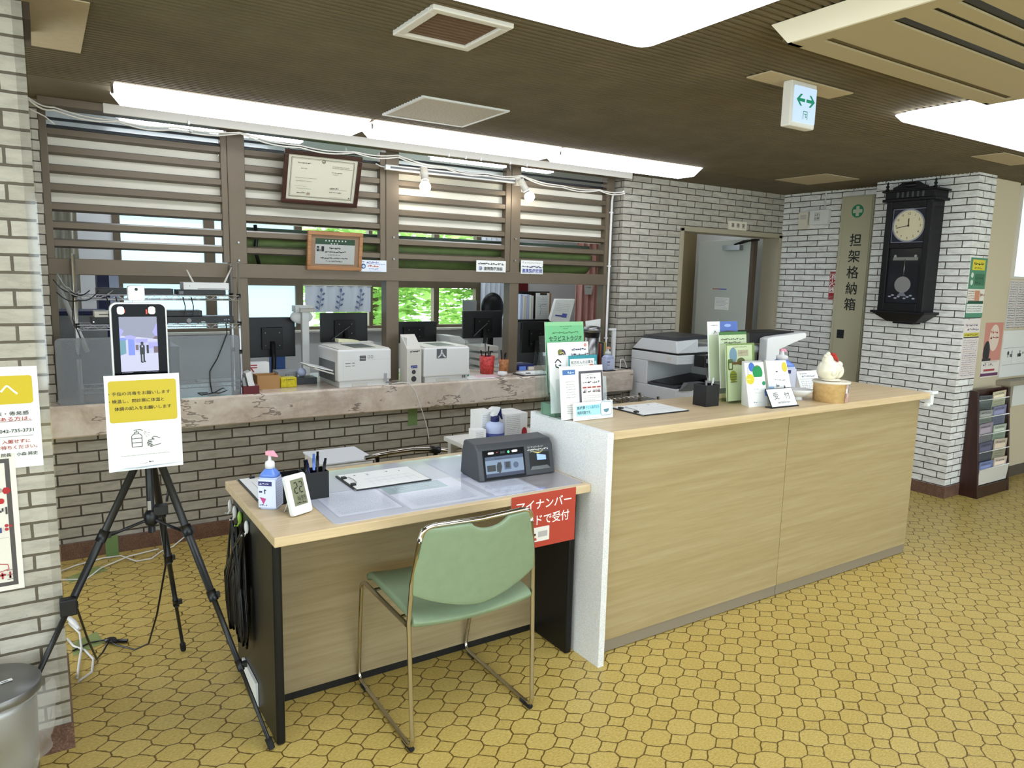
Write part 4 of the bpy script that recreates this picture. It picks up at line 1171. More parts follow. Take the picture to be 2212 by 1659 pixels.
def notice_sheet(name, lab, x0, z0, w_, h_, y, lean, draw, cat='notice', curl=True, base='paper'):
    m = MB(); U = Vector((0, -lean, 1)).normalized()
    o = Vector((x0, y, z0))
    N = Vector((1, 0, 0)).cross(U)
    def P(a, b, c): return tuple(o + Vector((1, 0, 0)) * a + U * b + N * c)
    m.hexa([P(0, 0, -0.0006), P(w_, 0, -0.0006), P(w_, h_, -0.0006), P(0, h_, -0.0006), P(0, 0, 0.0), P(w_, 0, 0), P(w_, h_, 0), P(0, h_, 0)], base)
    draw(Flat(m, P(0, 0, 0.0003), (1, 0, 0), U), w_, h_)
    return tag(m.build(name), lab, cat)
YEL, BK, RD = (198, 176, 46), (40, 38, 34), (176, 56, 50)
def hand_notice(f, w_, h_):
    f.rrect(0.010, 0.150, w_ - 0.020, 0.128, 0.008, YEL)
    f.text('・手指の消毒をお願いします', 0.010, 0.234, 0.0105, BK, w=0.170, bold=0.012)
    f.text('・検温し、問診票に体温と', 0.010, 0.211, 0.0105, BK, w=0.152, bold=0.012)
    f.text('体調の記入をお願いします', 0.024, 0.188, 0.0105, BK, w=0.157, bold=0.012)
    # bottle and hand line drawing
    k = (60, 58, 54); L = 0.0018
    f.line([(0.066, 0.072), (0.094, 0.072), (0.094, 0.106), (0.088, 0.112), (0.072, 0.112), (0.066, 0.106)], L, k, True)
    f.line([(0.066, 0.098), (0.094, 0.098)], L, k).line([(0.066, 0.085), (0.094, 0.085)], L, k).line([(0.075, 0.112), (0.075, 0.118), (0.085, 0.118), (0.085, 0.112)], L, k).line([(0.080, 0.118), (0.080, 0.123)], L, k)
    f.line([(0.072, 0.124), (0.090, 0.126), (0.097, 0.121)], 0.0018, k)
    for a in ((0.101, 0.119, 0.118, 0.112), (0.100, 0.116, 0.108, 0.100), (0.102, 0.118, 0.114, 0.105)):
        f.line([(a[0], a[1]), ((a[0] + a[2]) / 2 - 0.001, (a[1] + a[3]) / 2)], 0.0008, k).line([((a[0] + a[2]) / 2 + 0.001, (a[1] + a[3]) / 2 - 0.001), (a[2], a[3])], 0.0008, k)
    f.line([(0.145, 0.094), (0.134, 0.099), (0.126, 0.101), (0.121, 0.095), (0.128, 0.092), (0.112, 0.090), (0.110, 0.087), (0.122, 0.086), (0.108, 0.083), (0.108, 0.080), (0.121, 0.081), (0.109, 0.076), (0.110, 0.0735), (0.123, 0.076), (0.116, 0.071), (0.118, 0.069), (0.130, 0.073), (0.146, 0.076)], L, k)
    f.scrib(0.034, 0.045, 0.135, 0.0028, (150, 150, 148), 4, 0.1); f.scrib(0.085, 0.018, 0.022, 0.0022, k, 5); f.scrib(0.110, 0.020, 0.012, 0.006, k, 6)
    f.poly([(0.0, 0.0), (w_, 0.012), (w_, 0.010), (0.09, 0.004), (0.04, 0.008), (0.02, 0.003)], (214, 222, 232))
notice_sheet('hand_notice', 'white sheet with a yellow block of print hanging on the black tripod', 0.1405, 0.884, 0.2075, 0.295, 2.452, -0.03, hand_notice)

# ---- desk mat, clipboards, bottles, terminal
t = thing('desk_mat', 'clear desk mat over pale printed sheets on the low desk', 'desk mat', (1.22, 2.42, ZD))
mat('mat_sheet', (196, 198, 208), 0.12, coat=0.5)
mat('mat_print', (216, 219, 230), 0.12, coat=0.5); mat('mat_print2', (182, 187, 206), 0.12, coat=0.5); mat('mat_green', (166, 186, 190), 0.12, coat=0.5); mat('mat_grey', (160, 154, 156), 0.14, coat=0.5)
m = MB(); pts = rr2(0.728, 1.722, 2.122, 2.735, 0.02)
m.prism(pts, 'z', ZD + 0.0003, ZD + 0.0022, 'mat_sheet'); m.build('mat', t)
m = MB(); f = Flat(m, (0.728, 2.122, ZD + 0.0023), (1, 0, 0), (0, 1, 0), 0.00008)
f.rect(0.03, 0.055, 0.235, 0.275, 'mat_print2').rect(0.036, 0.06, 0.222, 0.262, 'mat_print').rect(0.275, 0.02, 0.30, 0.29, 'mat_print').rect(0.275, 0.205, 0.235, 0.095, 'mat_green').rect(0.6, 0.01, 0.19, 0.26, 'mat_print').rect(0.80, 0.0, 0.19, 0.33, 'mat_grey').rect(0.585, 0.28, 0.4, 0.30, 'mat_print2')
for k in range(17): f.scrib(0.05, 0.08 + 0.0135 * k, 0.19, 0.006, 'mat_print2', k)
for k in range(11): f.scrib(0.30, 0.04 + 0.0135 * k, 0.24, 0.006, 'mat_print2', k + 30)
for k in range(3): f.scrib(0.31, 0.225 + 0.02 * k, 0.17, 0.009, 'mat_print', k + 60)
for k in range(12): f.scrib(0.62, 0.03 + 0.018 * k, 0.15, 0.006, 'mat_print2', k + 80)
m.build('printed_sheets', t)

def clipboard(lab, cx, cy, z, rz, w_, h_, draw, clip_y=None):
    """portrait board in its own axes: clip at +y"""
    t = thing('clipboard', lab, 'clipboard', (cx, cy, z), rz)
    b = MB(); b.box(-w_ / 2, w_ / 2, -h_ / 2, h_ / 2, 0.0, 0.004, 'black'); b.box(-w_ / 2 - 0.0008, -w_ / 2 + 0.02, -h_ / 2 - 0.0008, -h_ / 2 + 0.004, 0, 0.0046, 'steel'); b.box(w_ / 2 - 0.02, w_ / 2 + 0.0008, -h_ / 2 - 0.0008, -h_ / 2 + 0.004, 0, 0.0046, 'steel')
    b.box(-w_ / 2 - 0.0008, -w_ / 2 + 0.016, h_ / 2 - 0.004, h_ / 2 + 0.0008, 0, 0.0046, 'steel'); b.build('board', t, world=False, bevel=0.001)
    p = MB(); p.box(-w_ / 2 + 0.006, w_ / 2 - 0.004, -h_ / 2 + 0.006, h_ / 2 - 0.008, 0.0042, 0.0062, 'paper')
    f = Flat(p, (-w_ / 2 + 0.006, -h_ / 2 + 0.006, 0.0064), (1, 0, 0), (0, 1, 0), 0.0001); draw(f, w_ - 0.01, h_ - 0.014)
    p.build('paper_form', t, world=False)
    c = MB(); c.tube([(-0.045, h_ / 2 - 0.016, 0.008), (-0.04, h_ / 2 - 0.03, 0.011), (0.0, h_ / 2 - 0.034, 0.012), (0.04, h_ / 2 - 0.03, 0.011), (0.045, h_ / 2 - 0.016, 0.008)], 0.0016, 'steel', 6)
    for sx in (-1, 1): c.box(sx * 0.05 - 0.010, sx * 0.05 + 0.010, h_ / 2 - 0.022, h_ / 2 - 0.006, 0.005, 0.0125, 'black')
    c.build('clip', t, world=False, bevel=0.002)
    return t
def form1(f, w_, h_):
    for k, x in enumerate((0.02, 0.06)): f.line([(w_ * 0.62 - x, 0.03), (w_ * 0.62 - x, h_ - 0.07)], 0.0012, (150, 154, 164))
    for k, y in enumerate((0.06, 0.11, 0.19, 0.24)): f.scrib(w_ * 0.80 - 0.01 * (k % 2), h_ - y, 0.012, 0.012, (110, 110, 116), k)
    for k in range(7): f.scrib(w_ * 0.12, 0.03 + 0.03 * k, 0.07, 0.004, (206, 208, 214), k)
clipboard('clipboard with a form lying across the middle of the low desk', 1.0635, 2.532, ZD + 0.003, math.radians(90), 0.215, 0.306, form1)
def form2(f, w_, h_):
    f.line([(0.03, 0.02), (0.03, h_ - 0.06)], 0.0015, (140, 144, 160)).line([(0.09, 0.02), (0.09, h_ - 0.06)], 0.001, (160, 164, 176))
    for k in range(9): f.scrib(0.045, 0.03 + 0.025 * k, 0.12, 0.005, (170, 174, 184), k)
clipboard('clipboard lying at the left end of the low desk behind the hand gel', 0.678, 2.618, ZD + 0.001, math.radians(0), 0.20, 0.305, form2)
clipboard('clipboard with a form on the oak counter beside the acrylic leaflet stand', 2.243, 2.328, ZT + 0.001, math.radians(90), 0.213, 0.276, form1)

def seven(f, ch, x, y, w_, h_, th, c):
    on = {'0': 'abcdef', '1': 'bc', '2': 'abged', '3': 'abgcd', '4': 'fgbc', '5': 'afgcd', '6': 'afgedc', '7': 'abc', '8': 'abcdefg', '9': 'abcdfg'}[ch]
    S = {'a': ((0, h_), (w_, h_)), 'b': ((w_, h_), (w_, h_ / 2)), 'c': ((w_, h_ / 2), (w_, 0)), 'd': ((0, 0), (w_, 0)), 'e': ((0, 0), (0, h_ / 2)), 'f': ((0, h_ / 2), (0, h_)), 'g': ((0, h_ / 2), (w_, h_ / 2))}
    for k in on:
        (ax, ay), (bx, by) = S[k]; q = 0.12
        f.line([(x + ax + (bx - ax) * q, y + ay + (by - ay) * q), (x + bx - (bx - ax) * q, y + by - (by - ay) * q)], th, c)
t = thing('digital_clock', 'small white digital room thermometer leaning on its prop beside the hand gel', 'thermometer', (0.668, 2.272, ZD), math.radians(24))
ln = 0.30
m = MB(); m.prism(rr2(-0.041, 0.041, 0.0, 0.132, 0.010), 'y', -0.009, 0.009, 'white_plastic'); m.xf(Matrix.Translation((0, -0.004, 0.003)) @ Matrix.Rotation(-ln, 4, 'X')); m.build('case', t, world=False, bevel=0.003)
m = MB(); mat('lcd', (128, 130, 104), 0.25); m.box(-0.026, 0.026, -0.0102, -0.0095, 0.030, 0.115, 'lcd')
f = Flat(m, (-0.026, -0.0105, 0.030), (1, 0, 0), (0, 0, 1), 0.0001); q = (26, 28, 24)
for k, ch in enumerate('22'): seven(f, ch, 0.010 + 0.020 * k, 0.040, 0.013, 0.034, 0.0035, q)
for k, ch in enumerate('1699'): seven(f, ch, 0.010 + 0.0095 * k, 0.016, 0.0055, 0.013, 0.0016, q)
f.scrib(0.008, 0.005, 0.036, 0.006, q, 4)
m.xf(Matrix.Translation((0, -0.004, 0.003)) @ Matrix.Rotation(-ln, 4, 'X')); m.build('display', t, world=False)
m = MB(); m.tube([(-0.018, 0.022, 0.08), (-0.018, 0.058, 0.003), (0.018, 0.058, 0.003), (0.018, 0.022, 0.08)], 0.002, 'white_plastic', 6); m.build('prop', t, world=False)

def pump_bottle(lab, cx, cy, z, rz, hw, hd, hb, body, shoulder, label, nozzle, neck='white_plastic', H=None):
    t = thing('sanitizer_bottle', lab, 'bottle', (cx, cy, z), rz)
    m = MB(); sx = hd / hw
    i0 = m.mark(); m.lathe([(hw * 0.9, 0.0), (hw, 0.006), (hw, hb * 0.78), (hw * 0.99, hb * 0.80)], (0, 0, 0), body, 28, sq=6); m.xf(Matrix.Diagonal((1, sx, 1, 1)), i0); m.build('body', t, world=False)
    m = MB(); i0 = m.mark(); m.lathe([(hw * 0.99, hb * 0.80), (hw * 0.9, hb * 0.87), (hw * 0.5, hb * 0.98), (hw * 0.42, hb)], (0, 0, 0), shoulder, 28, sq=4); m.xf(Matrix.Diagonal((1, sx, 1, 1)), i0); m.build('shoulder', t, world=False)
    m = MB(); m.lathe([(hw * 0.5, hb), (hw * 0.5, hb + 0.018), (hw * 0.42, hb + 0.022), (hw * 0.18, hb + 0.026), (hw * 0.14, hb + 0.046)], (0, 0, 0), neck, 18); m.build('pump', t, world=False)
    m = MB(); m.hexa([(-0.012, -0.008, hb + 0.044), (0.028, -0.006, hb + 0.038), (0.028, 0.006, hb + 0.038), (-0.012, 0.008, hb + 0.044), (-0.012, -0.008, hb + 0.057), (0.012, -0.008, hb + 0.059), (0.012, 0.008, hb + 0.059), (-0.012, 0.008, hb + 0.057)], nozzle); m.build('nozzle', t, world=False, bevel=0.002)
    m = MB(); label(m, hw, hd, hb); m.build('label', t, world=False)
    return t
mat('bottle_blue', (104, 138, 220), 0.2); mat('bottle_lav', (190, 200, 232), 0.25); mat('pink_cap', (232, 160, 178), 0.4)
def lab1(m, hw, hd, hb):
    f = Flat(m, (-hw, -hd - 0.0006, 0.008), (1, 0, 0), (0, 0, 1), 0.0002); w2 = 2 * hw
    f.rect(0.001, 0, w2 - 0.002, hb * 0.70, (214, 220, 240)); f.rect(0.002, hb * 0.54, w2 * 0.74, hb * 0.11, (50, 52, 110)); f.scrib(0.006, hb * 0.57, w2 * 0.5, 0.006, (220, 224, 240), 2)
    f.scrib(0.004, hb * 0.34, w2 * 0.4, 0.016, (70, 66, 90), 3); f.poly([(0.006, hb * 0.26), (w2 * 0.45, hb * 0.22), (w2 * 0.3, hb * 0.08)], (190, 60, 130)); f.scrib(0.006, hb * 0.04, w2 * 0.4, 0.006, (90, 90, 120), 4)
    g = Flat(m, (hw + 0.0006, -hd, 0.008), (0, 1, 0), (0, 0, 1), 0.0002); g.rect(0.001, 0, 2 * hd - 0.002, hb * 0.68, (204, 212, 236))
    for k in range(11): g.scrib(0.004, 0.006 + k * hb * 0.058, 2 * hd - 0.01, 0.003, (110, 116, 150), k)
pump_bottle('blue hand gel bottle with a pink nozzle at the left end of the low desk', 0.603, 2.392, ZD, math.radians(-38), 0.031, 0.027, 0.136, 'bottle_lav', 'bottle_blue', lab1, 'pink_cap')
pump_bottle('big blue hand gel bottle with a pink nozzle on the oak counter behind the leaflets', 3.32, 2.46, ZT, math.radians(-30), 0.062, 0.052, 0.168, 'bottle_lav', 'bottle_blue', lab1, 'pink_cap')

def pen(lab, base, top, c, cap, group):
    m = MB(); b, a = Vector(base), Vector(top); d = (a - b)
    m.tube([b, b + d * 0.62], 0.0042, c, 8); m.tube([b + d * 0.60, a], 0.0046, cap, 8); m.tube([b + d * 0.66, b + d * 0.9], 0.0058, cap, 4)
    return tag(m.build('pen'), lab, 'pen', group)
t = thing('pen_holder', 'black open pen holder of two boxes on the low desk behind the thermometer', 'pen holder', (0.72, 2.44, ZD))
m = MB()
for x0, x1, z1 in ((0.640, 0.722, 0.095), (0.724, 0.806, 0.097)):
    y0, y1 = 2.402, 2.478; w_ = 0.003
    m.box(x0, x1, y0, y0 + w_, ZD, ZD + z1, 'black'); m.box(x0, x1, y1 - w_, y1, ZD, ZD + z1, 'black'); m.box(x0, x0 + w_, y0 + w_, y1 - w_, ZD, ZD + z1, 'black'); m.box(x1 - w_, x1, y0 + w_, y1 - w_, ZD, ZD + z1, 'black'); m.box(x0 + w_, x1 - w_, y0 + w_, y1 - w_, ZD, ZD + 0.003, 'black')
m.build('boxes', t)
for k, (a, b, c, cp, lb) in enumerate((((0.75, 2.43, ZD + 0.006), (0.727, 2.42, 0.862), 'white_plastic', 'black', 'white pen with a black cap leaning left in the black desk holder'),
        ((0.76, 2.44, ZD + 0.006), (0.738, 2.435, 0.858), 'navy', 'navy', 'dark blue pen leaning left in the black desk holder'),
        ((0.768, 2.45, ZD + 0.006), (0.769, 2.45, 0.872), 'navy', 'bottle_blue', 'blue pen standing upright in the black desk holder'),
        ((0.780, 2.455, ZD + 0.006), (0.786, 2.46, 0.876), 'grey_plastic', 'black', 'tall grey pen with a black top in the black desk holder'),
        ((0.782, 2.43, ZD + 0.006), (0.806, 2.435, 0.856), 'white_plastic', 'black', 'white pen leaning right in the black desk holder'))):
    pen(lb, a, b, c, cp, 'pens in the black desk holder')

t = thing('card_reader', 'dark grey card reader with a small lit screen on the low desk', 'card reader', (1.535, 2.38, ZD + 0.0046), math.radians(-2.5))
prof = [(-0.085, 0.0), (0.085, 0.0), (0.075, 0.085), (0.06, 0.137), (0.045, 0.142), (-0.035, 0.137), (-0.055, 0.118)]
m = MB(); m.prism(prof, 'x', -0.172, 0.172, 'dark_grey'); m.build('case', t, world=False, bevel=0.006)
U = Vector((0, 0.03, 0.118)).normalized(); O = Vector((-0.150, -0.0856, 0.002))
def front(o, x, v, d=0.0): return tuple(o + Vector((x, 0, 0)) + U * v + Vector((0, -1, 0.25)) * d)
m = MB(); f = Flat(m, front(O, 0, 0, 0.0005), (1, 0, 0), U, 0.0002)
f.rect(0.0, 0.002, 0.186, 0.114, 'black_gloss')
for nm, c, e in (('pad_sky', (150, 176, 206), 0.55), ('pad_dark', (20, 22, 30), 0.1), ('pad_mid', (96, 120, 160), 0.4), ('pad_navy', (30, 36, 90), 0.5), ('led_green', (90, 255, 150), 1.2), ('led_white', (255, 255, 250), 1.2)):
    mat(nm, (12, 12, 14), 0.25, emit=c, es=e)
f.rect(0.008, 0.012, 0.170, 0.078, 'pad_mid').rect(0.008, 0.026, 0.170, 0.05, 'pad_sky').rect(0.008, 0.012, 0.170, 0.012, 'pad_navy')
f.rect(0.014, 0.034, 0.038, 0.024, 'pad_dark').poly([(0.056, 0.03), (0.064, 0.03), (0.066, 0.022), (0.074, 0.03), (0.08, 0.05), (0.076, 0.066), (0.062, 0.066), (0.056, 0.052)], 'pad_dark').rect(0.09, 0.036, 0.03, 0.03, 'pad_mid').rect(0.096, 0.042, 0.018, 0.022, 'pad_dark').disc(0.142, 0.05, 0.012, 'pad_mid').scrib(0.05, 0.078, 0.07, 0.005, 'pad_dark', 3)
f.rrect(0.022, 0.100, 0.026, 0.008, 0.004, 'led_white').rrect(0.128, 0.100, 0.026, 0.008, 0.004, 'led_white').disc(0.113, 0.103, 0.005, 'led_green').disc(0.062, 0.105, 0.002, 'led_red').rect(0.075, 0.099, 0.022, 0.009, 'pad_dark')
m.build('screen', t, world=False)
m = MB(); O2 = Vector((0.046, -0.0856, 0.002)); f = Flat(m, front(O2, 0, 0, 0.0005), (1, 0, 0), U, 0.0002)
f.rect(0.012, 0.022, 0.092, 0.066, 'black').poly([(0.010, 0.02), (0.106, 0.02), (0.092, 0.034), (0.02, 0.034)], 'mid_grey')
f.poly([(0.046, 0.058), (0.088, 0.056), (0.088, 0.074), (0.046, 0.082)], (mat('card_blue', (120, 146, 230), 0.4, emit=(130, 156, 240), es=0.8), 'card_blue')[1])
f.text('マイナンバーカード', 0.006, 0.107, 0.008, (236, 236, 230), w=0.072).scrib(0.004, 0.096, 0.096, 0.007, (226, 226, 220), 3, 0.1).scrib(0.018, 0.091, 0.06, 0.004, (220, 218, 170), 4).poly([(0.03, 0.0885), (0.072, 0.0885), (0.052, 0.083)], (220, 200, 120))
m.build('card_slot', t, world=False)

def red_sign(f, w_, h_):
    wht = (240, 238, 232)
    f.rect(0, 0, w_, h_, (174, 60, 40))
    f.text('マイナンバー', 0.022, h_ - 0.058, 0.037, wht, w=0.248, bold=0.028); f.text('カードで受付', 0.022, h_ - 0.118, 0.037, wht, w=0.240, bold=0.028)
    f.rrect(0.085, 0.022, 0.086, 0.055, 0.004, (226, 222, 214)); f.rect(0.120, 0.038, 0.042, 0.022, (176, 172, 168))
    f.disc(0.104, 0.046, 0.0065, (222, 180, 150), 14).disc(0.104, 0.0505, 0.0066, (50, 34, 28), 14, 0.0045).poly([(0.094, 0.028), (0.114, 0.028), (0.111, 0.038), (0.097, 0.038)], (180, 60, 50))
notice_sheet('card_sign', 'red sign with white letters hanging from the front edge of the low desk', 1.369, 0.514, 0.291, 0.207, 2.0945, 0.0, red_sign, 'sign')

# hooks and black cords on the left end of the desk
for k, (y, z, c, lb) in enumerate(((2.730, 0.640, 'white_plastic', 'white adhesive hook on the black desk end, farthest back'), (2.655, 0.637, 'white_plastic', 'white adhesive hook on the black desk end, second from the back'),
        (2.575, 0.640, 'lime', 'lime green adhesive hook on the black desk end'), (2.475, 0.636, 'white_plastic', 'white adhesive hook on the black desk end, nearest the front'))):
    mat('lime', (150, 190, 70), 0.45)
    m = MB(); m.ball((0.541, y, z), 0.016, c, 14, 8, (0.5, 0.75, 1.45)); m.tube([(0.540, y, z - 0.016), (0.532, y, z - 0.030), (0.522, y, z - 0.026)], 0.0035, c, 6)
    tag(m.build('adhesive_hook'), lb, 'hook', 'adhesive hooks on the desk end')
m = MB(); rd = random.Random(5)
for k in range(34):
    y0 = rd.choice((2.66, 2.58, 2.50, 2.475)) ; y1 = 2.44 + 0.30 * k / 34 + rd.uniform(-0.02, 0.02); x = 0.528 + rd.uniform(-0.012, 0.008); zb = 0.17 + rd.uniform(0, 0.16)
    m.tube([(0.530, y0, 0.612), (x, (y0 + y1) / 2, 0.52), (x - 0.004, y1, 0.38), (x, y1, zb + 0.04), (x, y1 + 0.012, zb), (x - 0.003, y1 + 0.02, zb + 0.05), (x - 0.006, y1 + 0.012, 0.40), (0.531, y0 + 0.01, 0.612)], 0.0042, 'black', 6)
tag(m.build('cord_bundle'), 'thick bundle of black cords hanging from the hooks on the desk end', 'cords', kind='stuff')
tag(MB().box(0.538, 0.5465, 2.40, 2.60, 0.012, 0.10, 'paper').build('white_card'), 'white card leaning low against the black desk end under the cords', 'card')
# ================================================================ on and behind the marble ledge
ZL = 0.826
def simple(name, lab, cat, fn, group=None, bevel=0.0, kind=None):
    m = MB(); fn(m)
    return tag(m.build(name, bevel=bevel), lab, cat, group, kind)
# office desks behind the ledge
mat('desk_grey', (176, 176, 174), 0.5)
t = thing('office_desk', 'long grey office desk behind the marble ledge carrying the monitors', 'desk', (2.3, 5.1, 0))
MB().box(0.9, 3.75, 4.66, 5.62, 0.69, 0.72, 'desk_grey').build('desk_top', t, bevel=0.003)
MB().box(0.92, 0.95, 4.7, 5.6, 0, 0.69, 'desk_grey').build('leg_panel', t); MB().box(3.70, 3.73, 4.7, 5.6, 0, 0.69, 'desk_grey').build('leg_panel', t)
# frosted sheet on the left of the ledge
t = thing('frosted_screen', 'upright frosted plastic sheet on the left end of the marble ledge', 'screen', (0.465, 4.128, ZL))
m = MB(); m.prism(rr2(0.038, 0.892, ZL + 0.002, 1.157, 0.022), 'y', 4.124, 4.128, 'frosted_sheet'); m.build('sheet', t)
m = MB(); m.box(0.05, 0.88, 4.118, 4.136, ZL, ZL + 0.004, 'clear_acrylic'); m.build('foot_strip', t)
# wire rack
t = thing('wire_rack', 'chromed wire rack standing behind the frosted sheet on the marble ledge', 'rack', (0.525, 4.22, ZL))
for x, y, zt in ((0.138, 4.16, 1.562), (0.905, 4.16, 1.545), (0.138, 4.295, 1.54), (0.895, 4.295, 1.53)):
    m = MB(); m.tube([(x, y, ZL), (x, y, zt)], 0.0085, 'rack_chrome', 10); m.tube([(x, y, zt), (x, y, zt + 0.004)], 0.007, 'grey_plastic', 8)
    for z in (1.05, 1.205, 1.355): m.tube([(x, y, z), (x, y, z + 0.022)], 0.0115, 'black', 10)
    m.build('post', t)
for z in (0.90, 1.217, 1.367):
    m = MB()
    for y in (4.15, 4.305):
        for dz in (0.0, -0.024): m.tube([(0.138, y, z + dz), (0.905, y, z + dz)], 0.0028, 'rack_chrome', 6)
        n = 26
        m.tube([(0.145 + 0.755 * k / n, y, z - (0.024 if k % 2 else 0)) for k in range(n + 1)], 0.0016, 'rack_chrome', 5)
    for k in range(16): m.tube([(0.15 + 0.05 * k, 4.15, z), (0.15 + 0.05 * k, 4.305, z)], 0.0018, 'rack_chrome', 5)
    m.build('wire_shelf', t)
def netbox(name, lab, x0, x1, y0, y1, z0, h, c, cat='network box', extra=None):
    t = thing(name, lab, cat, ((x0 + x1) / 2, (y0 + y1) / 2, z0))
    MB().box(x0, x1, y0, y1, z0, z0 + h, c).build('case', t, bevel=0.002)
    m = MB(); f = Flat(m, (x0, y0 - 0.0003, z0), (1, 0, 0), (0, 0, 1))
    if extra: extra(f, x1 - x0, h); m.build('front_marks', t)
    return t
sh1, sh2 = 1.3705, 1.2205
netbox('network_box', 'flat black box on the upper shelf of the wire rack, beside the white router', 0.232, 0.58, 4.165, 4.295, sh1, 0.030, 'black', extra=lambda f, w, h: f.disc(0.21, 0.01, 0.002, 'led_white'))
netbox('network_box', 'flat dark box under the white router on the wire rack', 0.60, 0.840, 4.165, 4.295, sh1, 0.026, 'black', extra=lambda f, w, h: f.rect(0.008, 0.003, 0.02, 0.016, (120, 124, 130)))
netbox('network_box', 'long flat black box on the lower shelf of the wire rack', 0.36, 0.876, 4.165, 4.285, sh2, 0.036, 'black', extra=lambda f, w, h: f.scrib(w - 0.05, 0.012, 0.03, 0.010, (150, 160, 180), 3).disc(0.29, 0.014, 0.012, (150, 150, 150)).rect(0.35, 0.004, 0.02, 0.005, (180, 180, 180)))
netbox('network_box', 'small black box stacked on the long box in the wire rack', 0.545, 0.718, 4.175, 4.295, sh2 + 0.0365, 0.030, 'black', extra=lambda f, w, h: f.scrib(0.1, 0.014, 0.03, 0.004, (120, 130, 170), 2))
netbox('network_box', 'small black box at the left of the lower wire shelf', 0.20, 0.34, 4.165, 4.295, sh2, 0.034, 'black', extra=lambda f, w, h: f.disc(0.01, 0.012, 0.003, 'led_white'))
netbox('network_box', 'pale grey box stacked at the left of the lower wire shelf', 0.215, 0.33, 4.17, 4.295, sh2 + 0.0345, 0.030, 'offwhite', extra=lambda f, w, h: f.rect(0.02, 0.012, 0.05, 0.004, (90, 90, 90)))
t = netbox('wifi_router', 'white router with raised antennas on the upper wire shelf', 0.63, 0.858, 4.17, 4.29, sh1 + 0.0265, 0.038, 'white_plastic', 'router', lambda f, w, h: f.disc(0.03, 0.02, 0.002, (90, 90, 90)).rect(0.07, 0.004, 0.14, 0.004, (150, 150, 150)))
for x, dx, h_ in ((0.69, -0.03, 0.07), (0.845, 0.045, 0.09)):
    m = MB(); m.tube([(x, 4.23, sh1 + 0.06), (x + dx, 4.24, sh1 + 0.06 + h_)], [0.006, 0.0035], 'offwhite', 8); m.build('antenna', t)
def cab(m):
    for k, (a, b) in enumerate(((0.07, 0.16), (0.05, 0.20), (0.08, 0.30), (0.06, 0.24))):
        m.tube(droop([(a, 4.138, 1.47 - 0.03 * k), ((a + b) / 2, 4.138, 1.40 - 0.02 * k), (b, 4.138, 1.39)], 6, 0.02), 0.0026, 'black' if k % 2 else 'grey_plastic', 6)
    m.tube([(0.13, 4.138, 1.36), (0.12, 4.138, 1.25), (0.15, 4.138, 1.15), (0.14, 4.138, 1.06)], 0.003, 'black', 6)
    for x in (0.27, 0.31, 0.62, 0.66): m.tube([(x, 4.138, 1.36), (x + 0.01, 4.138, 1.31), (x + 0.005, 4.138, 1.26)], 0.0026, 'black', 6)
simple('loose_wires', 'tangle of thin wires around the left post of the wire rack', 'wires', cab, kind='stuff')
simple('power_lead', 'black lead running down over the frosted sheet to a coil on the ledge', 'lead', lambda m: m.tube(
    [(0.83, 4.14, 1.22), (0.83, 4.118, 1.165), (0.80, 4.117, 1.09), (0.775, 4.117, 1.03), (0.735, 4.117, 0.965), (0.735, 4.117, 0.90), (0.742, 4.117, 0.85), (0.78, 4.1175, 0.842), (0.82, 4.1175, 0.855), (0.80, 4.1175, 0.87), (0.75, 4.1175, 0.845), (0.69, 4.1175, 0.838), (0.67, 4.1175, 0.85), (0.72, 4.1175, 0.848)], 0.003, 'black', 6))
# things seen at the far left behind the frosted sheet
t = thing('storage_bin', 'blue and grey plastic bin behind the frosted sheet at the left', 'bin', (0.33, 4.75, 0.72))
m = MB(); m.box(0.05, 0.62, 4.65, 4.9, 0.72, 1.10, 'navy'); m.build('body', t, bevel=0.01)
m = MB(); m.box(0.04, 0.30, 4.65, 4.9, 1.10, 1.24, 'grey_plastic'); m.box(0.03, 0.31, 4.64, 4.91, 1.24, 1.262, 'navy'); m.build('upper_tray', t, bevel=0.004)
t = thing('side_cabinet', 'grey low cabinet under the blue bin in the office corner', 'cabinet', (0.33, 4.8, 0)); MB().box(-0.1, 0.85, 4.64, 5.2, 0, 0.71, 'mid_grey').build('body', t); MB().box(-0.12, 0.87, 4.635, 5.2, 0.71, 0.72, 'grey_plastic').build('lid', t)
simple('leaning_pole', 'white pole leaning inside the window at the far left', 'pole', lambda m: m.tube([(0.075, 4.46, 1.40), (0.19, 4.50, 1.05)], 0.012, 'white_plastic', 8))
simple('office_curtain', 'cream curtain hanging behind the left end of the window', 'curtain', lambda m: m.grid(lambda u, v: (0.06 + 0.16 * u, 5.6 + 0.02 * math.sin(u * 22), 0.997 + 1.0 * v), 30, 2, 'cream_board'))
simple('blue_folder', 'tall dark blue folder standing behind the wire rack', 'folder', lambda m: (m.box(0.30, 0.36, 5.3, 5.5, 1.0, 1.55, 'navy'), m.box(0.365, 0.42, 5.3, 5.5, 1.0, 1.50, 'bottle_lav')))
simple('cupboard', 'grey cupboard in the office behind the wire rack', 'cupboard', lambda m: m.box(0.1, 0.75, 5.25, 5.7, 0, 0.995, 'grey_plastic'))

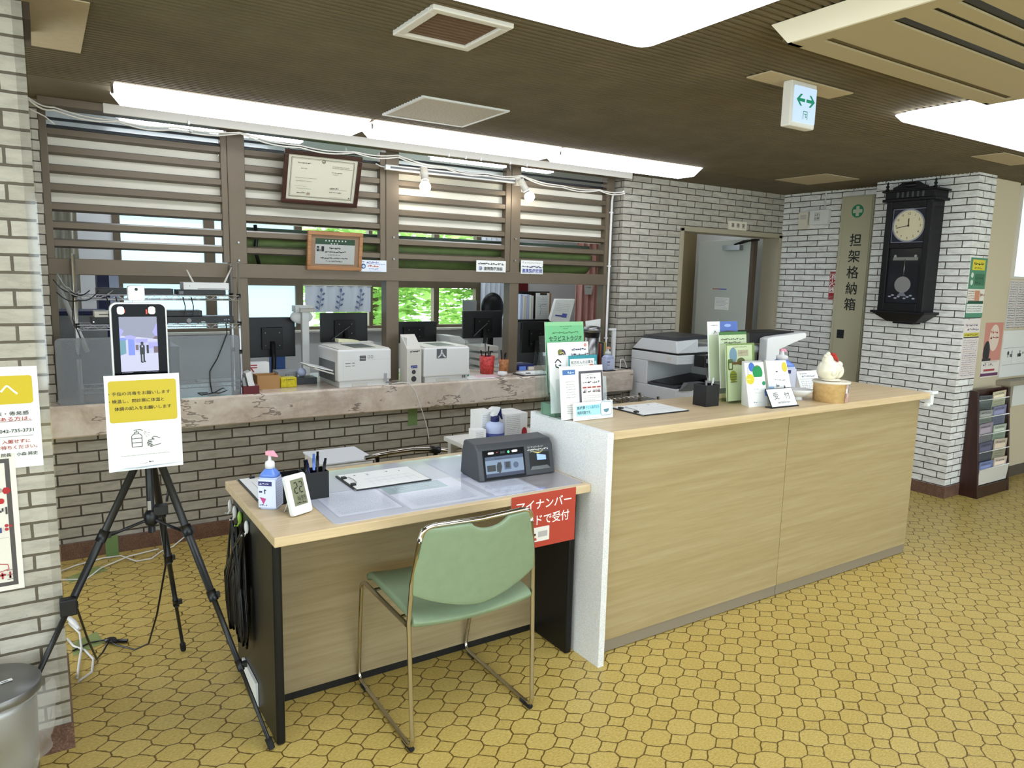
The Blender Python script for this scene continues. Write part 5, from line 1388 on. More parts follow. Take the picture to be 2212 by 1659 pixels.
# small things on the ledge
t = thing('stationery_box', 'dark red box with white pads at the right of the frosted sheet', 'box', (0.948, 4.165, ZL))
m = MB(); m.box(0.905, 0.992, 4.118, 4.21, ZL, ZL + 0.045, (mat('dark_red', (104, 24, 30), 0.45), 'dark_red')[1]); m.build('box', t, bevel=0.002)
m = MB(); m.hexa([(0.938, 4.122, ZL + 0.03), (0.972, 4.122, ZL + 0.03), (0.972, 4.2, ZL + 0.03), (0.938, 4.2, ZL + 0.03), (0.922, 4.126, 0.942), (0.95, 4.126, 0.952), (0.95, 4.2, 0.952), (0.922, 4.2, 0.942)], 'white_plastic'); m.build('pad', t)
m = MB(); m.hexa([(0.912, 4.13, ZL + 0.03), (0.93, 4.13, ZL + 0.03), (0.93, 4.2, ZL + 0.03), (0.912, 4.2, ZL + 0.03), (0.905, 4.14, 0.91), (0.918, 4.14, 0.92), (0.918, 4.2, 0.92), (0.905, 4.2, 0.91)], 'grey_plastic'); m.build('pad', t)
mat('carton', (176, 134, 84), 0.7)
def openbox(m, x0, x1, y0, y1, z0, z1, c, w=0.003):
    m.box(x0, x1, y0, y0 + w, z0, z1, c); m.box(x0, x1, y1 - w, y1, z0, z1, c); m.box(x0, x0 + w, y0 + w, y1 - w, z0, z1, c); m.box(x1 - w, x1, y0 + w, y1 - w, z0, z1, c); m.box(x0 + w, x1 - w, y0 + w, y1 - w, z0, z0 + w, c)
simple('cardboard_box', 'small open brown cardboard box on the marble ledge', 'box', lambda m: openbox(m, 1.015, 1.142, 4.255, 4.36, ZL, 0.907, 'carton'))
def wcart(m):
    m.box(1.00, 1.12, 4.40, 4.47, ZL, 0.965, 'paper'); f = Flat(m, (1.00, 4.3995, ZL), (1, 0, 0), (0, 0, 1))
    f.rect(0.0, 0.122, 0.05, 0.006, (170, 40, 50)).rect(0.0, 0.108, 0.05, 0.006, (170, 40, 50)).line([(0.01, 0.115), (0.03, 0.085)], 0.008, (170, 60, 60))
simple('white_carton', 'white carton with red stripes behind the brown cardboard box', 'carton', wcart)
mat('yellow_wrap', (206, 190, 30), 0.25, var=0.2, vs=60, bump=0.6, bs=60)
def ypk(m):
    m.box(1.150, 1.246, 4.268, 4.335, ZL, 0.886, 'yellow_wrap'); f = Flat(m, (1.15, 4.2675, ZL), (1, 0, 0), (0, 0, 1)); f.scrib(0.02, 0.042, 0.06, 0.01, (60, 70, 40), 3)
simple('yellow_packet', 'yellow wrapped packet beside the brown cardboard box', 'packet', ypk, bevel=0.006)
simple('grey_box', 'flat grey box behind the yellow packet on the ledge', 'box', lambda m: (m.box(1.19, 1.31, 4.47, 4.60, ZL, 0.895, 'grey_plastic'), Flat(m, (1.19, 4.4695, ZL), (1, 0, 0), (0, 0, 1)).rect(0.045, 0.04, 0.004, 0.012, (40, 40, 40)).rect(0.06, 0.045, 0.004, 0.006, (40, 40, 40))), bevel=0.003)
simple('black_tray', 'flat dark tray between the yellow packet and the left printer', 'tray', lambda m: m.box(1.262, 1.398, 4.36, 4.46, ZL, 0.866, 'dark_grey'), bevel=0.003)
simple('plastic_cup', 'crumpled clear plastic wrap on the dark tray', 'wrap', lambda m: m.ball((1.32, 4.42, 0.893), 0.028, 'bottle_lav', 12, 8, (1, 1, 0.95)))

# printers
def printer(lab, x0, x1, y0, y1, h, face, tray=False):
    t = thing('printer', lab, 'printer', ((x0 + x1) / 2, (y0 + y1) / 2, ZL), group='white printers on the marble ledge')
    z1 = ZL + h
    m = MB(); m.box(x0, x1, y0, y1, ZL + 0.035, z1 - 0.006, 'white_plastic'); m.build('body', t, bevel=0.010, seg=3)
    m = MB(); m.box(x0 + 0.012, x1 - 0.01, y0 + 0.01, y1, ZL, ZL + 0.036, 'white_plastic'); m.box(x0 + 0.09, x0 + 0.19, y0 + 0.007, y0 + 0.012, ZL + 0.004, ZL + 0.022, 'offwhite'); m.build('paper_tray', t, bevel=0.006)
    m = MB(); m.box(x0 + 0.01, x1 - 0.01, y0 + 0.01, y1 - 0.01, z1 - 0.008, z1, 'offwhite'); m.box(x0 + 0.12, x1 - 0.08, y0 + 0.05, y1 - 0.08, z1, z1 + 0.0012, 'dark_grey'); m.build('output_lid', t)
    m = MB(); face(Flat(m, (x0, y0 - 0.0004, ZL), (1, 0, 0), (0, 0, 1)), x1 - x0, h); m.build('front_marks', t)
    if tray:
        m = MB(); m.hexa([(x0 - 0.11, y0 + 0.10, 0.935), (x0 + 0.01, y0 + 0.06, 0.895), (x0 + 0.01, y1 - 0.05, 0.895), (x0 - 0.11, y1 - 0.04, 0.935), (x0 - 0.11, y0 + 0.10, 0.942), (x0 + 0.01, y0 + 0.06, 0.905), (x0 + 0.01, y1 - 0.05, 0.905), (x0 - 0.11, y1 - 0.04, 0.942)], 'offwhite'); m.build('side_tray', t)
        m = MB(); m.hexa([(x0 - 0.14, y0 + 0.11, 0.953), (x0 - 0.001, y0 + 0.08, 0.916), (x0 - 0.001, y1 - 0.07, 0.916), (x0 - 0.14, y1 - 0.06, 0.953), (x0 - 0.14, y0 + 0.11, 0.956), (x0 - 0.001, y0 + 0.08, 0.925), (x0 - 0.001, y1 - 0.07, 0.925), (x0 - 0.14, y1 - 0.06, 0.956)], 'paper'); m.build('paper', t)
        MB().box(x0 - 0.0015, x0, y0 + 0.05, y1 - 0.03, ZL + 0.03, ZL + 0.15, 'mid_grey').build('feed_opening', t)
    return t
def pf1(f, w, h):
    f.rect(0.136, h - 0.075, 0.038, 0.032, (70, 70, 72)).rect(0.14, h - 0.063, 0.03, 0.004, (210, 210, 210)).rect(0.14, h - 0.052, 0.03, 0.002, (210, 210, 210)).frame(0.186, h - 0.06, 0.014, 0.016, 0.002, (110, 110, 112)).frame(0.206, h - 0.06, 0.014, 0.016, 0.002, (110, 110, 112))
    f.rect(0.045, h - 0.088, 0.034, 0.003, (60, 60, 62)).rect(0.086, h - 0.087, 0.018, 0.003, (60, 60, 62)).rect(0.045, h - 0.104, 0.034, 0.003, (60, 60, 62)).rect(0.086, h - 0.103, 0.018, 0.003, (60, 60, 62))
    f.rect(w - 0.05, 0.026, 0.02, 0.05, (168, 168, 172)).rect(w - 0.04, 0.012, 0.032, 0.012, (140, 140, 140)).frame(0.03, 0.04, 0.30, 0.125, 0.001, (200, 200, 200))
printer('white printer with a side paper tray beside the third window post', 1.448, 1.788, 4.128, 4.50, 0.232, pf1, True)
def pf2(f, w, h):
    f.rect(0.088, h - 0.075, 0.072, 0.062, (96, 98, 102)).poly([(0.118, h - 0.02), (0.13, h - 0.02), (0.128, h - 0.034), (0.138, h - 0.045), (0.112, h - 0.05), (0.118, h - 0.04)], (210, 210, 214)).poly([(0.092, h - 0.068), (0.116, h - 0.05), (0.124, h - 0.052), (0.104, h - 0.070)], (220, 220, 222)).poly([(0.136, h - 0.046), (0.158, h - 0.070), (0.146, h - 0.070), (0.128, h - 0.052)], (220, 220, 222))
    f.rect(w - 0.056, 0.020, 0.024, 0.018, (90, 90, 92)).rect(w - 0.046, 0.020, 0.004, 0.018, (210, 210, 210))
printer('white printer with a dark square emblem on its front', 2.005, 2.335, 4.115, 4.46, 0.228, pf2)
t = thing('file_box', 'white file box with two dark discs on its spine beside the right printer', 'file box', (1.93, 4.17, ZL))
MB().hexa([(1.890, 4.120, ZL), (1.990, 4.120, ZL), (1.990, 4.225, ZL), (1.890, 4.225, ZL), (1.890, 4.120, 1.045), (1.990, 4.120, 1.045), (1.990, 4.225, 1.13), (1.890, 4.225, 1.13)], 'offwhite').build('box', t, bevel=0.002)
m = MB(); f = Flat(m, (1.898, 4.1195, ZL), (1, 0, 0), (0, 0, 1))
f.scrib(0.012, 0.196, 0.066, 0.014, (40, 40, 44), 3, 0.05).rect(0.018, 0.098, 0.044, 0.018, (40, 50, 120)).scrib(0.022, 0.103, 0.034, 0.007, (200, 206, 230), 2).disc(0.038, 0.074, 0.014, (60, 60, 64)).disc(0.038, 0.030, 0.018, (56, 56, 60))
m.build('spine_marks', t)
m = MB()
for k in range(5): m.box(1.898 + 0.015 * k, 1.908 + 0.015 * k, 4.14 + 0.012 * k, 4.22, 1.05, 1.115 - 0.008 * k, 'paper')
m.build('papers', t)
def cup(lab, cx, cy, r, h, c, pens):
    t = thing('pencil_cup', lab, 'pencil cup', (cx, cy, ZL))
    m = MB(); m.lathe([(r * 0.86, 0), (r, h), (r * 0.92, h), (r * 0.8, 0.006), (0.001, 0.006)], (cx, cy, ZL), c, 20); m.build('cup', t)
    for k, (dx, dy, L, pc, pl) in enumerate(pens):
        a = Vector((cx + dx * 0.3, cy + dy * 0.3, ZL + 0.008)); b = Vector((cx + dx, cy + dy, ZL + L))
        mm = MB(); mm.tube([a, a + (b - a) * 0.7], 0.0045, pc, 8); mm.tube([a + (b - a) * 0.7, b], 0.005, 'black' if pc != 'black' else 'mid_grey', 8); tag(mm.build('pen'), pl, 'pen', 'pens in the cups on the ledge')
mat('red_pattern', (186, 60, 56), 0.5, var=0.5, vs=70); mat('brown_pattern', (170, 110, 66), 0.5, var=0.4, vs=70); mat('orange_pen', (226, 150, 40), 0.4)
cup('red patterned pencil cup on the ledge left of the second post from the right', 2.615, 4.36, 0.055, 0.125, 'red_pattern', [(-0.005, 0.02, 0.215, 'black', 'black pen standing tallest in the red patterned cup'), (0.02, -0.01, 0.155, 'orange_pen', 'orange marker in the red patterned cup'), (-0.04, 0.02, 0.165, 'orange_pen', 'thin orange pencil at the left of the red patterned cup'), (0.03, 0.03, 0.19, 'navy', 'blue pen at the back of the red patterned cup')])
cup('small brown patterned pencil cup beside the red one', 2.712, 4.29, 0.035, 0.105, 'brown_pattern', [(0.02, 0.01, 0.15, 'white_plastic', 'white pen leaning right in the brown patterned cup'), (-0.02, 0.01, 0.17, 'dark_red', 'dark red pen in the brown patterned cup'), (0.0, -0.01, 0.145, 'white_plastic', 'white pen upright in the brown patterned cup')])
simple('soap_case', 'small white rounded case on the front edge of the ledge beside the pencil cups', 'case', lambda m: m.lathe([(0.018, 0), (0.034, 0.006), (0.036, 0.02), (0.03, 0.03), (0.001, 0.033)], (2.655, 4.215, ZL), 'white_plastic', 24))
simple('stapler', 'white and green stapler on the ledge beside the right printer', 'stapler', lambda m: (m.box(2.395, 2.425, 4.28, 4.36, ZL, ZL + 0.012, 'teal_plastic' if 'teal_plastic' in MATS else (mat('teal_plastic', (50, 150, 130), 0.4), 'teal_plastic')[1]), m.hexa([(2.40, 4.27, ZL + 0.018), (2.425, 4.27, ZL + 0.018), (2.425, 4.36, ZL + 0.012), (2.40, 4.36, ZL + 0.012), (2.40, 4.27, ZL + 0.048), (2.425, 4.27, ZL + 0.052), (2.425, 4.36, ZL + 0.03), (2.40, 4.36, ZL + 0.03)], 'white_plastic')))
simple('loose_papers', 'loose white and pink papers on the ledge in front of the pencil cups', 'papers', lambda m: (m.poly([(2.35, 4.135, ZL + 0.001), (2.56, 4.13, ZL + 0.001), (2.56, 4.29, ZL + 0.001), (2.37, 4.30, ZL + 0.001)], 'paper'), m.poly([(2.44, 4.19, ZL + 0.0022), (2.62, 4.17, ZL + 0.0022), (2.60, 4.28, ZL + 0.0022), (2.46, 4.29, ZL + 0.0022)], ink((226, 190, 200)).name)))
t = thing('note_pad', 'white note pad on a dark board on the ledge below the rightmost louvres', 'note pad', (2.88, 4.19, ZL)); MB().box(2.77, 3.02, 4.125, 4.262, ZL, ZL + 0.006, 'black').build('board', t); m = MB(); m.box(2.79, 3.01, 4.13, 4.255, ZL + 0.006, ZL + 0.016, 'paper'); m.build('pad', t); m = MB(); m.box(2.81, 2.84, 4.14, 4.16, ZL + 0.016, ZL + 0.02, 'black'); m.build('clip', t)
simple('ink_pad', 'dark blue box with a blue tape roll on the ledge behind the white note pad', 'box', lambda m: (m.box(2.86, 3.06, 4.42, 4.52, ZL, 0.868, 'navy'), m.box(2.92, 2.98, 4.405, 4.42, ZL, 0.856, 'bottle_blue'), m.box(3.0, 3.05, 4.40, 4.42, ZL, 0.85, 'offwhite')), bevel=0.003)
# right end of the ledge
t = thing('pump_dispenser', 'steel cylinder with a black band on the ledge behind the green leaflet', 'dispenser', (3.44, 4.20, ZL))
m = MB(); m.lathe([(0.050, 0), (0.052, 0.25)], (3.435, 4.21, ZL), 'steel', 24); m.build('body', t)
m = MB(); m.lathe([(0.053, 0.25), (0.058, 0.285), (0.06, 0.29)], (3.435, 4.21, ZL), 'black', 24); m.build('band', t)
m = MB(); m.lathe([(0.066, 0.288), (0.068, 0.31), (0.062, 0.326), (0.03, 0.334), (0.001, 0.335)], (3.435, 4.21, ZL), 'steel', 24); m.build('lid', t)
def fb(k, x0, x1, c, lab): simple('file_folder', lab, 'folder', lambda m: m.box(x0, x1, 4.225, 4.30, ZL, 1.02 + 0.004 * k, c), 'folders at the right end of the ledge')
fb(0, 3.512, 3.527, 'dark_red', 'dark red folder at the right end of the ledge, leftmost of four'); fb(1, 3.528, 3.543, 'rust' if 'rust' in MATS else (mat('rust', (176, 96, 50), 0.5), 'rust')[1], 'orange brown folder at the right end of the ledge')
fb(2, 3.544, 3.565, (mat('dark_teal', (30, 60, 90), 0.5), 'dark_teal')[1], 'dark blue folder at the right end of the ledge'); fb(3, 3.566, 3.588, (mat('mustard', (160, 150, 70), 0.5), 'mustard')[1], 'mustard folder at the right end of the ledge')
simple('white_sheet', 'white paper sticking up behind the folders at the right end of the ledge', 'paper', lambda m: m.hexa([(3.50, 4.305, ZL), (3.60, 4.305, ZL), (3.60, 4.31, ZL), (3.50, 4.31, ZL), (3.44, 4.30, 1.19), (3.585, 4.30, 1.205), (3.585, 4.305, 1.205), (3.44, 4.305, 1.19)], 'paper'))
simple('white_stand', 'thin white upright stand at the right end of the ledge', 'stand', lambda m: (m.box(3.615, 3.645, 4.18, 4.20, ZL + 0.006, 1.135, 'white_plastic'), m.box(3.58, 3.645, 4.178, 4.20, 1.125, 1.14, 'white_plastic'), m.box(3.60, 3.66, 4.16, 4.22, ZL, ZL + 0.006, 'white_plastic')), bevel=0.003)
def lab0(m, hw, hd, hb):
    f = Flat(m, (-hw, -hd - 0.0006, 0.008), (1, 0, 0), (0, 0, 1), 0.0002); f.rect(0.004, 0.004, 2 * hw - 0.008, hb * 0.6, (206, 214, 240)).rect(0.006, hb * 0.45, 0.03, 0.008, (60, 60, 130)).scrib(0.008, hb * 0.25, 0.03, 0.01, (90, 90, 140), 1)
pump_bottle('blue gel bottle with an orange pump at the right end of the marble ledge', 3.545, 4.150, ZL + 0.0045, math.radians(10), 0.046, 0.03, 0.118, 'bottle_lav', 'bottle_lav', lab0, (mat('peach', (232, 170, 140), 0.4), 'peach')[1])
simple('bottle_mat', 'dark square mat under the blue gel bottle on the ledge', 'mat', lambda m: m.box(3.495, 3.598, 4.116, 4.19, ZL, ZL + 0.004, 'black'))
simple('ledge_cable', 'white and black cords looping off the right end of the marble ledge', 'cord', lambda m: (m.tube([(3.672, 4.15, 0.835), (3.70, 4.18, 0.90), (3.75, 4.2, 0.90), (3.78, 4.2, 0.84), (3.80, 4.19, 0.72)], 0.004, 'white_plastic', 6), m.tube([(3.672, 4.236, 0.845), (3.70, 4.19, 0.84), (3.75, 4.15, 0.832)], 0.005, 'black', 6)))
t = thing('steel_cart', 'chromed wire cart standing under the right end of the marble ledge', 'cart', (3.60, 4.0, 0))
for x in (3.44, 3.80):
    for y in (3.86, 4.06): MB().tube([(x, y, 0.0), (x, y, 0.655)], 0.010, 'chrome', 8).build('post', t)
for z in (0.2, 0.63):
    m = MB()
    for y in (3.86, 4.06): m.tube([(3.44, y, z), (3.80, y, z)], 0.005, 'chrome', 6)
    for k in range(9): m.tube([(3.44 + 0.045 * k, 3.86, z), (3.44 + 0.045 * k, 4.06, z)], 0.003, 'chrome', 5)
    m.build('wire_shelf', t)
simple('cart_box', 'dark box on the lower shelf of the chromed cart under the ledge', 'box', lambda m: m.box(3.50, 3.72, 3.88, 4.04, 0.206, 0.56, 'dark_grey'), bevel=0.004)

# monitors
def monitor(lab, x0, x1, y, z0, z1, zb=0.72, rz=0.0, arm=False):
    cx = (x0 + x1) / 2; w_ = (x1 - x0); h = z1 - z0
    t = thing('computer_monitor', lab, 'monitor', (cx, y, zb), rz, 'office monitors seen from behind')
    b = MB(); b.box(-w_ / 2, w_ / 2, -0.012, 0.014, z0 - zb, z1 - zb, 'black'); b.build('panel', t, world=False, bevel=0.004)
    b = MB(); b.box(-w_ * 0.22, w_ * 0.22, -0.028, -0.0122, z0 - zb + h * 0.2, z0 - zb + h * 0.75, 'black_satin')
    for sx in (-1, 1):
        for sz in (0.3, 0.62): b.cyl((sx * 0.045, -0.0285, z0 - zb + h * sz), 0.004, -0.003, 'steel', 8, 'y')
    b.build('rear_housing', t, world=False, bevel=0.004)
    b = MB(); b.tube([(0, -0.03, z0 - zb + h * 0.4), (0, -0.05, z0 - zb), (0, -0.02, 0.01)], 0.016, 'black', 8)
    if arm: b.tube([(-0.10, -0.032, z0 - zb + 0.02), (0.03, -0.035, z0 - zb + h * 0.55)], 0.004, 'mid_grey', 6)
    b.build('neck', t, world=False)
    b = MB(); b.box(-0.10, 0.10, -0.09, 0.09, 0.0, 0.012, 'black'); b.build('base', t, world=False, bevel=0.004)
    return t
monitor('black monitor seen from behind, nearest the wire rack', 1.088, 1.392, 4.80, 0.952, 1.21)
monitor('black monitor with a grey strut above the left printer', 1.597, 1.936, 4.90, 1.028, 1.231, arm=True)
monitor('black monitor partly hidden by the white file box and printer', 2.24, 2.648, 5.22, 0.975, 1.142)
monitor('black monitor in front of the dark chair back by the window', 2.934, 3.316, 5.30, 0.990, 1.219, arm=True)
monitor('black monitor below the rightmost louvres next to the green leaflet', 3.335, 3.60, 5.02, 0.88, 1.141)
t = thing('document_camera', 'white upright device with a rounded head between the two left monitors', 'device', (1.43, 4.75, 0.72))
m = MB(); m.box(1.406, 1.454, 4.68, 4.715, 0.73, 1.255, 'white_plastic'); m.build('column', t, bevel=0.006)
m = MB(); m.box(1.358, 1.48, 4.66, 4.74, 1.25, 1.292, 'white_plastic'); m.tube([(1.385, 4.655, 1.262), (1.475, 4.655, 1.262)], 0.014, 'offwhite', 10); m.build('head', t, bevel=0.008)
m = MB(); m.ball((1.417, 4.725, 1.215), 0.075, 'white_plastic', 18, 10, (1, 0.25, 0.6)); m.build('dish', t)
m = MB(); m.box(1.37, 1.49, 4.665, 4.76, 0.72, 0.735, 'offwhite'); m.build('base', t, bevel=0.004)
simple('blue_binder', 'blue binder standing beside the white upright device', 'binder', lambda m: m.box(1.298, 1.365, 4.94, 5.1, 0.7205, 1.065, 'binder_blue' if 'binder_blue' in MATS else (mat('binder_blue', (70, 106, 176), 0.4), 'binder_blue')[1]))
simple('tube_stand', 'white bent tube frame behind the left printer', 'frame', lambda m: m.tube([(1.52, 4.72, 0.72), (1.535, 4.72, 1.02), (1.56, 4.72, 1.035), (1.60, 4.72, 1.035)], 0.006, 'white_plastic', 8))
simple('paper_stack', 'pile of papers with a yellow note behind the left printer', 'papers', lambda m: (m.box(1.62, 1.84, 4.54, 4.61, ZL, 1.058, 'paper'), m.hexa([(1.60, 4.54, 1.0585), (1.76, 4.54, 1.0585), (1.76, 4.61, 1.0585), (1.60, 4.61, 1.0585), (1.60, 4.54, 1.08), (1.72, 4.54, 1.072), (1.72, 4.61, 1.072), (1.60, 4.61, 1.08)], ink((236, 232, 190)).name)))
simple('form_rack', 'stack of white forms behind the right printer', 'papers', lambda m: (m.box(2.66, 2.80, 5.0, 5.2, 0.72, 0.98, 'paper'), m.hexa([(2.66, 4.98, 0.98), (2.82, 4.98, 0.98), (2.82, 5.2, 0.98), (2.66, 5.2, 0.98), (2.64, 4.98, 1.04), (2.74, 4.98, 1.035), (2.74, 5.2, 1.035), (2.64, 5.2, 1.04)], 'paper')))
simple('letter_tray', 'tall stack of white paper trays behind the red pencil cup', 'letter tray', lambda m: [m.box(2.78, 2.95, 4.75, 4.98, 0.72 + 0.055 * k, 0.755 + 0.055 * k, 'offwhite') for k in range(5)] + [m.box(2.785, 2.79, 4.75, 4.98, 0.72, 1.0, 'clear_acrylic')])
simple('small_jar', 'little jar with a yellow lid behind the right printer', 'jar', lambda m: (m.lathe([(0.03, 0), (0.03, 0.11)], (2.60, 4.72, 0.72), 'bottle_lav', 14), m.lathe([(0.032, 0.11), (0.032, 0.15), (0.001, 0.152)], (2.60, 4.72, 0.72), 'mustard', 14)))
# cafe curtain with leaf prints
t = thing('cafe_curtain', 'short white curtain with grey leaf sprigs on the rear office window', 'curtain', (2.45, 6.93, 1.13))
mat('curtain_white', (226, 232, 242), 0.8)
m = MB(); m.grid(lambda u, v: (2.115 + 0.665 * u + 0.012 * v * math.sin(u * 3), 6.93 + 0.008 * math.sin(u * 40), 1.128 + 0.252 * v), 60, 2, 'curtain_white'); m.build('cloth', t)
m = MB(); f = Flat(m, (2.115, 6.918, 1.128), (1, 0, 0), (0, 0, 1)); c = (112, 122, 160)
for k, x in enumerate((0.145, 0.34, 0.545)):
    f.line([(x - 0.015, 0.02), (x + 0.008, 0.15)], 0.006, c)
    for j in range(6):
        s_ = 1 if j % 2 else -1; px, py = x - 0.012 + 0.0045 * j + s_ * 0.022, 0.045 + 0.026 * j
        f.poly([(px + 0.018 * math.cos(a) * math.cos(0.7 * s_) - 0.010 * math.sin(a) * math.sin(0.7 * s_), py + 0.018 * math.cos(a) * math.sin(0.7 * s_) * s_ * s_ + 0.010 * math.sin(a) * math.cos(0.7 * s_)) for a in [2 * PI * i / 12 for i in range(12)]], c)
    f.disc(x + 0.010, 0.212, 0.013, c, 12, 0.019); f.line([(x + 0.006, 0.14), (x + 0.010, 0.20)], 0.005, c)
m.build('leaf_print', t)
m = MB(); m.tube([(2.10, 6.93, 1.383), (2.79, 6.93, 1.383)], 0.006, 'offwhite', 8); m.build('rod', t)
simple('black_chair_back', 'dark rounded chair back behind the monitors near the window', 'chair', lambda m: (m.ball((3.66, 6.02, 1.20), 0.15, 'black_satin', 22, 14, (0.85, 0.35, 1.05)), m.tube([(3.66, 6.05, 1.1), (3.66, 6.05, 0.0)], 0.03, 'black', 10)))
simple('grey_notice', 'pale grey sheet hung in front of the rear window left of the dark chair back', 'notice', lambda m: m.box(3.86, 4.035, 6.974, 6.979, 1.114, 1.245, 'grey_plastic'))
simple('window_drape', 'white curtain gathered at the right edge of the rear window', 'curtain', lambda m: m.grid(lambda u, v: (4.04 + 0.30 * u, 6.90 + 0.02 * math.sin(u * 30), 0.95 + 1.0 * v), 40, 1, 'curtain_white'))
# shelf with folders, leaflet box, pink curtain
t = thing('folder_shelf', 'black shelf holding folders and clipboards under the rightmost louvres', 'shelf', (4.12, 5.98, 0))
MB().box(3.83, 4.40, 5.85, 6.1, 1.08, 1.10, 'black').build('board', t); MB().box(3.90, 4.38, 6.08, 6.1, 1.10, 1.37, 'black').build('back', t); MB().box(3.83, 4.40, 5.85, 6.1, 0.0, 1.08, 'mid_grey').build('cabinet', t)
for k in range(6):
    cc = ['bottle_lav', 'paper', 'offwhite', 'bottle_lav', 'paper', 'offwhite'][k]
    simple('binder', ['lavender', 'white', 'cream', 'second lavender', 'second white', 'second cream'][k] + ' folder in the row on the black shelf, number %s from the left' % ['one', 'two', 'three', 'four', 'five', 'six'][k], 'folder', lambda m: m.box(3.905 + 0.026 * k, 3.928 + 0.026 * k, 5.9, 6.07, 1.1015, 1.345 - 0.006 * (k % 3), cc), 'folders on the black shelf')
def clipb(m):
    m.box(4.075, 4.235, 5.88, 5.888, 1.102, 1.36, 'paper'); m.box(4.12, 4.20, 5.874, 5.88, 1.34, 1.36, 'black'); f = Flat(m, (4.075, 5.8795, 1.102), (1, 0, 0), (0, 0, 1))
    for k in range(12): f.scrib(0.015, 0.02 + 0.017 * k, 0.125, 0.006, (150, 154, 164), k)
    f.line([(0.05, 0.04), (0.06, 0.10), (0.045, 0.13), (0.06, 0.14), (0.12, 0.145)], 0.003, (40, 40, 44))
simple('clipboard', 'clipboard with a printed form propped on the black shelf in the office', 'clipboard', clipb)
simple('brown_board', 'brown board standing at the right end of the black shelf', 'board', lambda m: m.box(4.245, 4.27, 5.9, 6.05, 1.1015, 1.36, 'light_frame_wood'))
t = thing('leaflet_box', 'white leaflet packet leaning at the right of the black shelf', 'leaflets', (4.24, 5.55, 0))
m = MB(); m.hexa([(4.05, 5.60, 1.10), (4.24, 5.56, 1.07), (4.30, 5.66, 1.09), (4.10, 5.70, 1.12), (4.14, 5.64, 1.30), (4.34, 5.60, 1.31), (4.39, 5.70, 1.31), (4.19, 5.74, 1.31)], 'paper'); m.build('packet', t)
m = MB(); f = Flat(m, (4.055, 5.597, 1.105), (0.19, -0.04, -0.02), (0.09, 0.04, 0.20)); f.rect(0.03, 0.055, 0.09, 0.014, (70, 80, 160)).rect(0.10, 0.05, 0.05, 0.04, (86, 96, 180))
for k in range(5): f.scrib(0.02, 0.11 + 0.018 * k, 0.14, 0.007, (170, 176, 190), k)
m.build('print', t); m = MB(); m.box(4.03, 4.36, 5.52, 5.80, 0, 1.068, 'mid_grey'); m.build('stand', t)
mat('pink_cloth', (240, 184, 174), 0.8)
t = thing('pink_curtain', 'pink curtain at the right edge of the office window view', 'curtain', (5.07, 6.3, 0.4))
MB().grid(lambda u, v: (4.89 + 0.35 * u, 6.3 + 0.03 * math.sin(u * 26), 0.01 + 2.1 * v), 50, 1, 'pink_cloth').build('cloth', t)
simple('curtain_note', 'white paper tag pinned on the pink curtain', 'note', lambda m: (m.hexa([(4.98, 6.255, 1.34), (5.07, 6.255, 1.34), (5.07, 6.258, 1.34), (4.98, 6.258, 1.34), (4.97, 6.255, 1.44), (5.09, 6.255, 1.44), (5.09, 6.258, 1.44), (4.97, 6.258, 1.44)], 'paper'), Flat(m, (4.97, 6.254, 1.34), (1, 0, 0), (0, 0, 1)).scrib(0.02, 0.07, 0.07, 0.014, (80, 80, 90), 3)))
simple('wall_calendar', 'white and red wall sheet on the office wall beside the pink curtain', 'wall sheet', lambda m: (m.box(4.42, 4.66, 6.985, 6.995, 1.35, 1.6, 'paper'), m.box(4.58, 4.72, 6.98, 6.985, 1.28, 1.5, 'dark_red')))
# cords and tape strips by the ledge
simple('ledge_tail_cord', 'thin white cord hanging from the ledge between the two printers', 'cord', lambda m: m.tube([(1.80, 4.15, ZL + 0.004), (1.86, 4.13, ZL + 0.012), (1.895, 4.103, ZL + 0.009), (1.94, 4.100, 0.78), (1.965, 4.100, 0.70), (1.985, 4.100, 0.655), (2.02, 4.100, 0.55), (2.05, 4.13, 0.46)], 0.0028, 'white_plastic', 6))
# ================================================================ things on the oak counter
GR, GRD, TEAL = (110, 178, 128), (44, 104, 66), (46, 134, 146)
def leaflet(name, lab, x0, w_, z0, h_, y, lean, draw, parent=None, back=True, rz=0.0, thick=0.002, piv=None, base='paper'):
    m = MB(); R_ = Vector((math.cos(rz), math.sin(rz), 0)); U = (Vector((-math.sin(rz) * lean, math.cos(rz) * lean, 1))).normalized(); N = R_.cross(U)
    o = Vector((x0, y, z0))
    P = lambda a, b, c: tuple(o + R_ * a + U * b + N * c)
    m.hexa([P(0, 0, -thick), P(w_, 0, -thick), P(w_, 0, 0), P(0, 0, 0), P(0, h_, -thick), P(w_, h_, -thick), P(w_, h_, 0), P(0, h_, 0)], base)
    draw(Flat(m, P(0, 0, 0.0003), R_, U), w_, h_)
    o_ = m.build(name, parent)
    if parent is None: tag(o_, lab, 'leaflet')
    return o_
